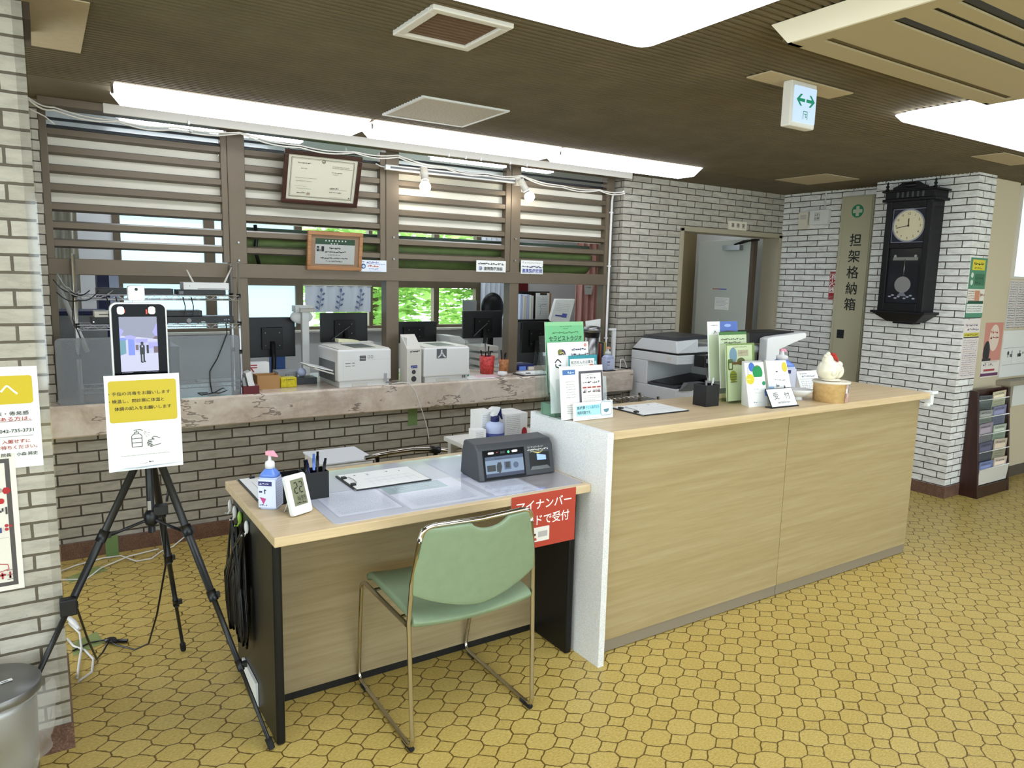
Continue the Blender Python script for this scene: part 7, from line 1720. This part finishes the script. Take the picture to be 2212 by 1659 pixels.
def ext(m):
    m.box(5.588, 5.593, 3.676, 3.735, 1.380, 1.617, (ink((160, 32, 40))).name); f = Flat(m, (5.5878, 3.735, 1.380), (0, -1, 0), (0, 0, 1), 0.0003)
    f.frame(0.003, 0.003, 0.053, 0.231, 0.002, (216, 200, 196))
    for k, ch in enumerate('消火器'): f.text(ch, 0.0295, 0.172 - 0.0545 * k, 0.050, (240, 236, 232), 'c', 0.012)
    f.rect(0.008, 0.012, 0.043, 0.026, (150, 40, 44)).scrib(0.010, 0.026, 0.038, 0.006, (230, 190, 190), 3).scrib(0.010, 0.015, 0.038, 0.006, (230, 190, 190), 4)
simple('extinguisher_sign', 'narrow red sign with white characters on the brick wall left of the stretcher cupboard', 'sign', ext)
t = thing('wall_box', 'white square wall box with a small label near the stretcher cupboard', 'wall box', (5.57, 3.865, 2.005)); MB().box(5.555, 5.593, 3.775, 3.955, 2.008, 2.130, 'white_plastic').build('case', t, bevel=0.004); m = MB(); f = Flat(m, (5.5546, 3.955, 2.008), (0, -1, 0), (0, 0, 1)); f.rect(0.05, 0.03, 0.055, 0.07, (206, 206, 200)).scrib(0.055, 0.07, 0.045, 0.02, (120, 120, 124), 3).scrib(0.055, 0.04, 0.045, 0.02, (130, 130, 134), 4); m.build('label_plate', t); m = MB(); m.tube([(5.582, 3.83, 2.13), (5.582, 3.83, 2.286)], 0.006, 'white_plastic', 8); m.build('conduit', t)
simple('wall_speaker', 'small cream wall speaker beside the white square wall box', 'speaker', lambda m: (m.box(5.560, 5.593, 3.972, 4.062, 1.975, 2.118, 'warm_white'), [m.box(5.5585, 5.56, 3.985, 4.045, 2.06 + 0.008 * k, 2.063 + 0.008 * k, 'grey_plastic') for k in range(5)]), bevel=0.003)
def plate(m):
    m.box(4.880, 5.100, 4.232, 4.245, 1.946, 2.018, 'warm_white'); f = Flat(m, (4.880, 4.2316, 1.946), (1, 0, 0), (0, 0, 1))
    for k, ch in enumerate('事務室'): f.text(ch, 0.045 + 0.066 * k, 0.022, 0.034, (40, 38, 34), 'c', 0.02)
simple('room_plate', 'cream name plate with three black characters above the office door', 'sign', plate, bevel=0.001)

# wall clock
t = thing('wall_clock', 'black wooden pendulum wall clock on the white brick pillar', 'clock', (5.29, 2.90, 1.235))
mat('clock_black', (15, 14, 17), 0.42, spec=0.3); mat('dial', (214, 204, 170), 0.4); mat('clock_glass_dark', (26, 28, 34), 0.12)
CX = 5.205
m = MB(); m.box(5.225, 5.377, 2.748, 3.062, 1.325, 2.115, 'clock_black'); m.build('case', t, bevel=0.003)
m = MB()
for a in ((2.740, 2.785, 1.325, 2.11), (3.025, 3.070, 1.325, 2.11), (2.785, 3.025, 2.055, 2.11), (2.785, 3.025, 1.775, 1.815), (2.785, 3.025, 1.325, 1.385)): m.box(CX, 5.226, a[0], a[1], a[2], a[3], 'clock_black')
m.build('door_frame', t, bevel=0.004)
m = MB(); m.box(5.185, 5.377, 2.715, 3.095, 2.105, 2.125, 'clock_black'); m.box(5.195, 5.377, 2.730, 3.080, 2.125, 2.175, 'clock_black'); m.box(5.180, 5.377, 2.710, 3.100, 2.172, 2.185, 'clock_black')
for k in range(6): m.box(5.190, 5.196, 2.80 + 0.036 * k, 2.816 + 0.036 * k, 2.130, 2.170, 'dark_grey')
m.build('cornice', t, bevel=0.003)
m = MB(); m.prism([(2.79, 2.185), (3.03, 2.185), (3.03, 2.205), (3.0, 2.215), (2.97, 2.235), (2.85, 2.235), (2.82, 2.215), (2.79, 2.205)], 'x', 5.20, 5.222, 'clock_black'); m.ball((5.20, 2.91, 2.215), 0.03, 'black', 14, 8, (0.4, 1.6, 0.6)); m.build('crest', t)
for y in (2.735, 3.075):
    m = MB(); m.lathe([(0.010, 0), (0.014, 0.010), (0.006, 0.018), (0.013, 0.03), (0.005, 0.042), (0.009, 0.05), (0.001, 0.066)], (5.205, y, 2.185), 'clock_black', 12); m.build('finial', t)
m = MB(); m.box(5.175, 5.377, 2.705, 3.105, 1.310, 1.328, 'clock_black'); m.hexa([(5.25, 2.80, 1.248), (5.377, 2.80, 1.248), (5.377, 3.01, 1.248), (5.25, 3.01, 1.248), (5.185, 2.715, 1.310), (5.377, 2.715, 1.310), (5.377, 3.095, 1.310), (5.185, 3.095, 1.310)], 'clock_black'); m.box(5.27, 5.377, 2.83, 2.98, 1.235, 1.250, 'clock_black'); m.build('base', t, bevel=0.004)
m = MB(); f = Flat(m, (5.2235, 3.027, 1.814), (0, -1, 0), (0, 0, 1), 0.0004); s_ = 0.243
f.rect(0, 0, s_, s_, (120, 122, 136)).rect(0.008, 0.008, s_ - 0.016, s_ - 0.016, (30, 30, 44)).disc(s_ / 2, s_ / 2, 0.116, (150, 150, 160), 40).disc(s_ / 2, s_ / 2, 0.106, 'dial', 40)
for q in range(12):
    a = math.radians(90 - 30 * q); f.text(str(12 if q == 0 else q), s_ / 2 + 0.085 * math.cos(a), s_ / 2 + 0.085 * math.sin(a) - 0.009, 0.019, (80, 70, 48), 'c', 0.01)
    f.line([(s_ / 2 + 0.100 * math.cos(a), s_ / 2 + 0.100 * math.sin(a)), (s_ / 2 + 0.105 * math.cos(a), s_ / 2 + 0.105 * math.sin(a))], 0.002, (70, 62, 40))
m.build('dial_face', t)
m = MB(); f = Flat(m, (5.2205, 3.027 - s_ / 2, 1.814 + s_ / 2), (0, -1, 0), (0, 0, 1), 0.0004)
f.line([(0.0, 0.0), (-0.088, -0.016)], 0.005, (40, 36, 30)).line([(0, 0), (0.0, 0.050)], 0.007, (40, 36, 30)).disc(0, 0, 0.008, (50, 44, 34)); m.build('hands', t)
m = MB(); m.box(5.2235, 5.2245, 2.786, 3.024, 1.386, 1.774, 'clock_glass_dark'); f = Flat(m, (5.2233, 3.024, 1.386), (0, -1, 0), (0, 0, 1), 0.0003)
f.rect(0.03, 0.305, 0.18, 0.022, (120, 122, 116)).disc(0.045, 0.335, 0.010, (150, 150, 146), 12).disc(0.192, 0.335, 0.010, (150, 150, 146), 12)
for k in range(9):
    x = 0.03 + 0.022 * k; f.disc(x, 0.045 + 0.012 * math.sin(k * 2.1), 0.012, (150, 152, 164), 8, 0.006)
f.poly([(0.085, 0.05), (0.155, 0.05), (0.12, 0.092)], (110, 112, 126))
m.build('lower_glass', t)
m = MB(); m.cyl((5.2215, 2.905, 1.518), 0.058, -0.004, 'steel', 32, 'x'); m.tube([(5.221, 2.905, 1.57), (5.221, 2.905, 1.70)], 0.003, 'steel', 6); m.build('pendulum', t)

# posters at the right
def d_p1(f, w, h):
    f.rect(0, 0, w, h, (84, 138, 108)); f.rect(0.03, h - 0.085, w - 0.06, 0.072, (214, 200, 60)).scrib(0.05, h - 0.05, w - 0.1, 0.02, (60, 70, 40), 1, 0.1).scrib(0.06, h - 0.075, w - 0.13, 0.012, (80, 84, 40), 2)
    f.disc(0.04, h - 0.12, 0.018, (206, 214, 206)).disc(0.04, h - 0.17, 0.018, (206, 214, 206)).rect(0.08, h - 0.19, w - 0.1, 0.08, (62, 112, 84)); f.scrib(0.09, h - 0.15, w - 0.13, 0.02, (40, 80, 60), 3).scrib(0.09, h - 0.18, w - 0.16, 0.016, (40, 80, 60), 4)
    f.rect(0, h - 0.31, w, 0.095, (226, 220, 208)); f.rect(0.10, h - 0.30, 0.07, 0.075, (200, 140, 110)).scrib(0.18, h - 0.27, 0.06, 0.03, (170, 130, 110), 6)
    for k in range(5): f.scrib(0.012, h - 0.235 - 0.016 * k, 0.08, 0.008, (150, 100, 90), 7 + k)
    f.rect(0, 0.0, w, 0.095, (226, 228, 220)).rect(0.0, 0.0, w, 0.032, (80, 140, 112)).rect(0.01, 0.098, w - 0.02, 0.018, (30, 80, 60))
    for k in range(3): f.scrib(0.012, 0.042 + 0.016 * k, w - 0.03, 0.008, (110, 110, 112), 20 + k)
def wallposter(name, lab, x0, x1, z0, z1, y, draw, base='paper'):
    m = MB(); m.box(x0, x1, y, y + 0.0015, z0, z1, base); draw(Flat(m, (x0, y - 0.0003, z0), (1, 0, 0), (0, 0, 1)), x1 - x0, z1 - z0); return tag(m.build(name), lab, 'poster')
wallposter('green_poster', 'green poster with a yellow heading on the narrow face of the brick pillar', 5.386, 5.622, 1.300, 1.714, 2.5385, d_p1)
def d_p2(f, w, h):
    f.rect(0, 0, w, h, (226, 216, 212)); f.scrib(0.02, h - 0.045, w - 0.06, 0.018, (120, 100, 130), 1).scrib(0.05, h - 0.075, w - 0.07, 0.018, (90, 96, 110), 2).rect(0.006, h - 0.118, w - 0.012, 0.026, (200, 190, 60)).scrib(0.02, h - 0.115, w - 0.05, 0.016, (110, 100, 40), 3).rect(0.006, h - 0.128, w - 0.012, 0.008, (50, 46, 40))
    for k in range(17): f.scrib(0.014, h - 0.150 - 0.0155 * k, w - 0.03, 0.009, [(160, 150, 160), (130, 120, 160), (170, 140, 140)][k % 3], 4 + k, 0.6)
wallposter('schedule_poster', 'tall printed timetable poster under the green poster on the brick pillar', 5.395, 5.622, 0.866, 1.284, 2.5385, d_p2)
def d_p3(f, w, h):
    f.rect(0, 0, w, h, (206, 138, 124)); f.disc(w * 0.55, h * 0.72, 0.075, (226, 206, 190), 20, 0.10); f.scrib(w * 0.35, h * 0.80, 0.11, 0.022, (190, 80, 70), 1).scrib(w * 0.33, h * 0.70, 0.13, 0.022, (150, 60, 60), 2); f.disc(w * 0.20, h * 0.46, 0.05, (36, 34, 40), 16, 0.085); f.rect(0, 0, w, h * 0.30, (230, 222, 216)); f.rect(0.0, h * 0.30, 0.13, 0.02, (44, 40, 46)); f.scrib(0.03, h * 0.20, 0.05, 0.026, (60, 56, 60), 3).scrib(0.11, h * 0.20, 0.07, 0.022, (150, 130, 124), 4).rect(0.04, h * 0.11, 0.17, 0.016, (176, 70, 76)).rect(0.0, h * 0.02, w * 0.96, 0.022, (100, 54, 92)); f.scrib(0.02, h * 0.27, w - 0.06, 0.006, (140, 120, 116), 5)
wallposter('pink_poster', 'pink poster with a dark figure shape on the beige wall beside the brick pillar', 5.835, 6.115, 0.845, 1.255, 2.5975, d_p3)
m = MB(); m.box(6.19, 6.24, 2.5955, 2.5985, 1.09, 1.16, (ink((220, 206, 130))).name); tag(m.build('yellow_note'), 'small yellow note on the white notice board edge at the right', 'note')
# bright window, board and papers at the far right
wn = structure('window_3', (6.6, 2.58, 1.60))
mat('blind_lit', (226, 238, 242), 0.6, emit=(214, 232, 240), es=0.62)
MB().box(6.130, 7.30, 2.578, 2.586, 1.600, 2.262, 'blind_lit').build('roller_blind', wn)
m = MB(); m.box(6.120, 7.31, 2.570, 2.599, 1.583, 1.600, 'offwhite'); m.box(6.120, 7.31, 2.570, 2.599, 2.262, 2.28, 'bronze_dark'); m.box(6.120, 6.132, 2.574, 2.599, 1.6, 2.262, 'offwhite'); m.build('frame', wn)
def d_list(f, w, h):
    f.rect(0, 0, w, h, (214, 208, 204)); rd_ = random.Random(int(w * 1000))
    for k in range(20): f.scrib(0.01, h - 0.02 - 0.018 * k, w - 0.02, 0.010, [(110, 104, 110), (150, 120, 140), (90, 90, 92)][k % 3], k + int(w * 100), 0.4)
wallposter('notice_list', 'grey printed list under the bright window, left one of the pair', 6.135, 6.262, 1.205, 1.572, 2.5965, d_list)
wallposter('notice_list', 'grey printed list under the bright window, right one of the pair', 6.272, 6.56, 1.215, 1.572, 2.5965, d_list)
def d_board(f, w, h):
    f.line([(0.02, h * 0.62), (w, h * 0.64)], 0.004, (170, 172, 176)).scrib(0.08, h * 0.42, 0.07, 0.05, (90, 90, 96), 1).scrib(0.25, h * 0.42, 0.10, 0.05, (80, 80, 86), 2).line([(0.02, h * 0.26), (w, h * 0.28)], 0.003, (150, 152, 156)).rect(0.16, h * 0.28, 0.003, h * 0.34, (180, 180, 184))
t = thing('white_board', 'white notice board under the printed lists at the right edge', 'notice board', (6.6, 2.59, 0.83)); m = MB(); m.box(6.13, 7.3, 2.590, 2.5985, 0.832, 1.192, 'white_paint'); d_board(Flat(m, (6.13, 2.5895, 0.832), (1, 0, 0), (0, 0, 1)), 0.9, 0.36); m.build('board', t)
t = thing('wall_shelf', 'grey brown shelf below the white notice board at the right edge', 'shelf', (6.6, 2.55, 0.60)); MB().box(6.105, 7.3, 2.50, 2.599, 0.775, 0.815, (mat('shelf_taupe', (150, 140, 122), 0.5), 'shelf_taupe')[1]).build('board', t, bevel=0.004); MB().box(6.20, 6.24, 2.53, 2.599, 0.60, 0.775, 'shelf_taupe').build('bracket', t); MB().box(6.24, 7.3, 2.56, 2.599, 0.60, 0.775, 'white_paint').build('apron', t)

# magazine rack
t = thing('magazine_rack', 'dark brown wooden magazine rack standing against the beige wall by the pillar', 'rack', (5.80, 2.48, 0))
y0r, y1r = 2.405, 2.53
def side(x0, x1, m): m.prism([(y0r, 0.0), (y1r + 0.004, 0.0), (y1r + 0.004, 0.775), (2.482, 0.775)], 'x', x0, x1, 'rack_wood')
m = MB(); side(5.578, 5.600, m); m.build('side_panel', t, bevel=0.002)
m = MB(); side(6.045, 6.067, m); m.build('side_panel', t, bevel=0.002)
m = MB(); m.box(5.600, 6.045, 2.518, 2.530, 0.02, 0.775, 'rack_wood'); m.build('back_panel', t)
m = MB(); m.box(5.600, 6.045, 2.412, 2.428, 0.0, 0.085, 'rack_wood'); m.box(5.60, 6.045, 2.428, 2.518, 0.07, 0.085, 'rack_wood'); m.build('bottom_panel', t)
tiers = []
for k in range(5):
    z = 0.09 + 0.125 * k; y = 2.418 + 0.0135 * k
    tiers.append((y, z)); m = MB(); m.hexa([(5.600, y + 0.010, z), (6.045, y + 0.010, z), (6.045, y + 0.013, z), (5.600, y + 0.013, z), (5.600, y, z + 0.115), (6.045, y, z + 0.115), (6.045, y + 0.003, z + 0.115), (5.600, y + 0.003, z + 0.115)], 'clear_acrylic' if k else 'offwhite')
    m.tube([(5.60, y + 0.001, z + 0.117), (6.045, y + 0.001, z + 0.117)], 0.004, 'white_plastic', 6); m.build('pocket', t)
rd = random.Random(11)
names_ = {0: ('blue and cream magazine in the lowest pocket of the brown rack, left', 'cream magazine with a red edge in the lowest pocket of the brown rack, right'),
          1: ('dark magazine tilted in the second pocket from the bottom of the brown rack', 'open leaflet sticking out of the second pocket from the bottom of the rack'),
          2: ('mauve magazine in the middle pocket of the brown rack', 'pale green folded leaflet in the middle pocket of the brown rack'),
          3: ('wide grey magazine in the fourth pocket of the brown rack', 'violet grey magazine in the fourth pocket of the brown rack, right'),
          4: ('dark grey magazine in the top pocket of the brown rack', 'cream magazine in the top pocket of the brown rack, right')}
cols = {0: ((120, 130, 170), (214, 196, 180)), 1: ((90, 90, 110), (196, 180, 160)), 2: ((150, 140, 150), (176, 184, 168)), 3: ((150, 150, 146), (130, 130, 160)), 4: ((90, 94, 96), (212, 200, 170))}
for k, (y, z) in enumerate(tiers):
    for j in range(2):
        x0 = 5.618 + 0.210 * j; w_ = 0.195; h_ = 0.165 + 0.012 * ((k + j) % 3) - (0.03 if k == 4 else 0); c = cols[k][j]; rz = [0.0, 0.03, -0.03, 0.04, -0.04][(k * 2 + j) % 5]
        m = MB(); m.hexa([(0, 0, 0), (w_, 0, 0), (w_, 0.006, 0), (0, 0.006, 0), (0, -0.005, h_), (w_, -0.005, h_), (w_, 0.001, h_), (0, 0.001, h_)], ink(c).name)
        f = Flat(m, (0, -0.0006, 0), (1, 0, 0), (0, -0.03, 1), 0.0002)
        f.rect(0.01, h_ * 0.62, w_ * 0.8, h_ * 0.2, tuple(min(255, int(v * 1.2)) for v in c)).scrib(0.02, h_ * 0.85, w_ * 0.7, 0.014, tuple(int(v * 0.55) for v in c), k * 3 + j)
        for q in range(4): f.scrib(0.02, h_ * 0.5 - 0.018 * q, w_ * 0.7, 0.008, tuple(int(v * 0.7) for v in c), k * 9 + q + j)
        if j == 0 and k in (0, 3): f.rect(0.12, h_ * 0.1, 0.05, h_ * 0.35, (190, 110, 100))
        m.xf(Matrix.Translation((x0, y + 0.016, z + 0.004)) @ Matrix.Rotation(rz, 4, 'Y'))
        tag(m.build('magazine'), names_[k][j], 'magazine', 'magazines in the brown rack')

# ================================================================ near left: posters, guard, bin, floor cords
def d_l1(f, w, h):
    f.rrect(0.012, h - 0.108, w - 0.026, 0.082, 0.008, (206, 182, 36)); f.text('へ', w - 0.092, h - 0.082, 0.040, (240, 238, 226), bold=0.02)
    f.text('発熱・咳・倦怠感', w - 0.155, h - 0.140, 0.011, (40, 38, 36), w=0.128, bold=0.016); f.text('の症状がある方は、', w - 0.165, h - 0.156, 0.011, (170, 50, 48), w=0.142, bold=0.016); f.rect(w - 0.17, h - 0.1585, 0.15, 0.001, (120, 60, 60))
    f.text('042-735-3731', w - 0.100, h - 0.191, 0.012, (40, 38, 36), w=0.082, bold=0.014); f.rect(0.02, h - 0.203, w - 0.04, 0.001, (120, 116, 112)); f.text('入館せずに', w - 0.096, h - 0.222, 0.011, (170, 50, 48), w=0.068, bold=0.016); f.text('お待ちください。', w - 0.112, h - 0.239, 0.011, (170, 50, 48), w=0.100, bold=0.016); f.text('院長　小森 將史', w - 0.100, h - 0.260, 0.010, (44, 42, 40), w=0.088, bold=0.016)
wallposter('arrival_notice', 'white notice with a yellow heading and red lines on the left brick pillar', -0.235, -0.0245, 0.918, 1.214, 2.4955, d_l1)
def d_l2(f, w, h):
    f.rect(0, 0, w, h, (232, 226, 214)).rect(0.018, 0.014, w - 0.032, h - 0.028, (84, 78, 74)).rect(0.030, 0.026, w - 0.056, h - 0.052, (228, 222, 208)); X = w - 0.028
    f.line([(X - 0.06, h - 0.04), (X - 0.02, h - 0.07), (X - 0.015, h - 0.085)], 0.004, (130, 126, 120)).line([(X - 0.05, h - 0.06), (X - 0.02, h - 0.085)], 0.003, (160, 156, 150)).disc(X + 0.002, h - 0.108, 0.011, (176, 40, 44), 6).disc(X - 0.015, h - 0.106, 0.008, (170, 164, 156), 8).rect(X - 0.02, h - 0.118, 0.006, 0.012, (110, 60, 60))
    f.rrect(X - 0.075, h - 0.146, 0.070, 0.016, 0.006, (186, 40, 44)).scrib(X - 0.07, h - 0.140, 0.05, 0.006, (240, 200, 196), 2); f.scrib(X - 0.028, h - 0.178, 0.020, 0.022, (70, 66, 66), 4, 0.02)
    f.disc(X - 0.004, h - 0.212, 0.005, (176, 50, 60), 8).disc(X + 0.006, h - 0.214, 0.004, (176, 50, 60), 8).disc(X - 0.004, h - 0.223, 0.005, (176, 50, 60), 8).rect(X - 0.05, h - 0.232, 0.034, 0.016, (70, 80, 130)); f.line([(0.03, h - 0.250), (X, h - 0.248)], 0.001, (180, 172, 160))
    f.line([(X - 0.03, 0.085), (X - 0.008, 0.08), (X - 0.006, 0.066), (X - 0.03, 0.06)], 0.002, (180, 60, 60)).scrib(X - 0.03, 0.038, 0.028, 0.02, (170, 50, 54), 7, 0.4)
    for k in range(3): f.line([(X - 0.012, 0.034 + 0.014 * k), (X + 0.006, 0.036 + 0.014 * k)], 0.0016, (90, 80, 76))
wallposter('mask_notice', 'cream poster with a thick dark frame low on the left brick pillar', -0.36, -0.0935, 0.552, 0.962, 2.4955, d_l2)
m = MB(); m.box(-0.024, 0.0035, 2.4935, 2.4965, 0.02, 2.22, 'clear_sheet'); m.box(0.001, 0.0035, 2.4965, 2.53, 0.02, 2.22, 'clear_sheet')
tag(m.build('corner_guard'), 'clear plastic corner guard running up the edge of the left brick pillar', 'corner guard')
t = thing('waste_bin', 'round steel waste bin with a clear bag in front of the left brick pillar', 'bin', (-0.185, 2.318, 0))
m = MB(); m.lathe([(0.100, 0.0), (0.108, 0.30), (0.108, 0.328)], (-0.185, 2.318, 0), 'steel', 36); m.build('body', t)
mat('lid_steel', (128, 127, 124), 0.36, 0.7)
m = MB(); m.lathe([(0.119, 0.326), (0.122, 0.330), (0.122, 0.352), (0.118, 0.357), (0.001, 0.360)], (-0.185, 2.318, 0), 'lid_steel', 44); m.build('lid', t)
m = MB(); f = Flat(m, (-0.162, 2.300, 0.3605), (0.8, 0.25, 0), (-0.25, 0.8, 0), 0.0003); f.rect(0, 0, 0.034, 0.014, (236, 236, 234)).rect(0.008, 0.004, 0.016, 0.004, (60, 60, 64)); m.build('label', t)
rd = random.Random(3)
def bag(u, v):
    a = u * 2 * PI; r = 0.121 + 0.018 * math.sin(v * PI) + 0.012 * math.sin(5 * a + 7 * v) * v + 0.010 * math.sin(9 * a - 4 * v) * v + (0.028 * math.exp(-((a - 0.15) / 0.35) ** 2) + 0.028 * math.exp(-((a - 2 * PI - 0.15) / 0.35) ** 2)) * (1 - v)
    return (-0.185 + r * math.cos(a), 2.318 + r * math.sin(a) * (1 if math.sin(a) < 0 else 0.92), 0.335 - 0.20 * v + 0.02 * math.sin(3 * a) * v)
MB().grid(bag, 90, 16, 'bin_bag').build('bag', t)

# floor cords and tapes by the tripod
G_TAPE = 'tape_green'; mat(G_TAPE, (140, 172, 110), 0.5, alpha=0.55)
def flatq(m, pts, z, c): m.poly([(x, y, z) for x, y in pts], c)
simple('white_floor_cord', 'white cord lying along the foot of the brick wall behind the tripod', 'cord', lambda m: (m.tube([(-0.02, 4.06, 0.006), (0.07, 4.12, 0.006), (0.19, 4.16, 0.006), (0.27, 4.15, 0.006), (0.33, 4.03, 0.006), (0.40, 4.03, 0.006), (0.46, 4.12, 0.006), (0.52, 4.16, 0.006), (0.60, 4.19, 0.05)], 0.004, 'white_plastic', 6), m.tube([(0.0, 3.95, 0.006), (0.10, 3.90, 0.006), (0.17, 4.02, 0.006), (0.30, 4.10, 0.014), (0.45, 4.16, 0.006)], 0.004, 'white_plastic', 6)))
simple('white_loop_cord', 'loop of white cord on the floor at the corner of the left brick pillar', 'cord', lambda m: (m.tube([(0.005, 3.28, 0.006), (0.025, 3.20, 0.006), (0.06, 3.14, 0.008), (0.085, 3.05, 0.006), (0.075, 2.95, 0.006), (0.03, 2.90, 0.006)], 0.0045, 'white_plastic', 6), m.tube([(0.015, 3.43, 0.006), (0.05, 3.30, 0.01), (0.05, 3.15, 0.014), (0.035, 3.02, 0.006), (0.028, 2.93, 0.006)], 0.0045, 'white_plastic', 6)))
simple('white_plug', 'white plug and cord end beside the black tripod leg', 'plug', lambda m: (m.tube([(0.01, 3.50, 0.008), (0.035, 3.40, 0.012), (0.05, 3.34, 0.012)], [0.009, 0.013, 0.006], 'white_plastic', 8),))
simple('black_floor_cord', 'black cord running from the tripod hub down to the floor', 'cord', lambda m: (m.tube([(0.285, 2.53, 0.72), (0.30, 2.56, 0.66), (0.30, 2.60, 0.50), (0.275, 2.68, 0.30), (0.255, 2.80, 0.14), (0.225, 3.00, 0.03), (0.17, 3.12, 0.008), (0.135, 3.20, 0.008)], 0.0035, 'black', 6), m.tube([(0.035, 2.48, 0.46), (0.06, 2.60, 0.30), (0.09, 2.85, 0.10), (0.12, 3.08, 0.012), (0.145, 3.17, 0.008)], 0.0035, 'black', 6), m.tube([(0.02, 3.16, 0.006), (0.08, 3.20, 0.006), (0.14, 3.19, 0.008)], 0.0035, 'black', 6)))
simple('cord_tie', 'black tied bunch of cord on the floor near the tripod', 'cord', lambda m: (m.ball((0.152, 3.17, 0.012), 0.016, 'black', 10, 6, (1.4, 1.2, 0.7)), m.tube([(0.15, 3.165, 0.010), (0.21, 3.135, 0.010)], 0.008, 'black', 6)))
for k, (pts, lb) in enumerate((([(0.02, 3.98), (0.16, 4.07), (0.20, 3.99), (0.03, 3.90)], 'green tape strip on the floor at the foot of the brick wall'), ([(0.02, 3.24), (0.11, 3.30), (0.13, 3.18), (0.02, 3.12)], 'green tape patch on the floor under the white plug'))):
    simple('green_tape', lb, 'tape', lambda m: flatq(m, pts, 0.0015, G_TAPE))
simple('green_tape', 'green tape strip stuck over the granite skirting behind the tripod leg', 'tape', lambda m: (m.box(0.205, 0.265, 4.222, 4.2245, 0.002, 0.10, G_TAPE), m.box(0.205, 0.265, 4.16, 4.222, 0.001, 0.0025, G_TAPE)))
simple('green_tape', 'green tape strip on the low brick wall under the ledge', 'tape', lambda m: m.box(1.955, 2.02, 4.242, 4.2445, 0.53, 0.655, G_TAPE))
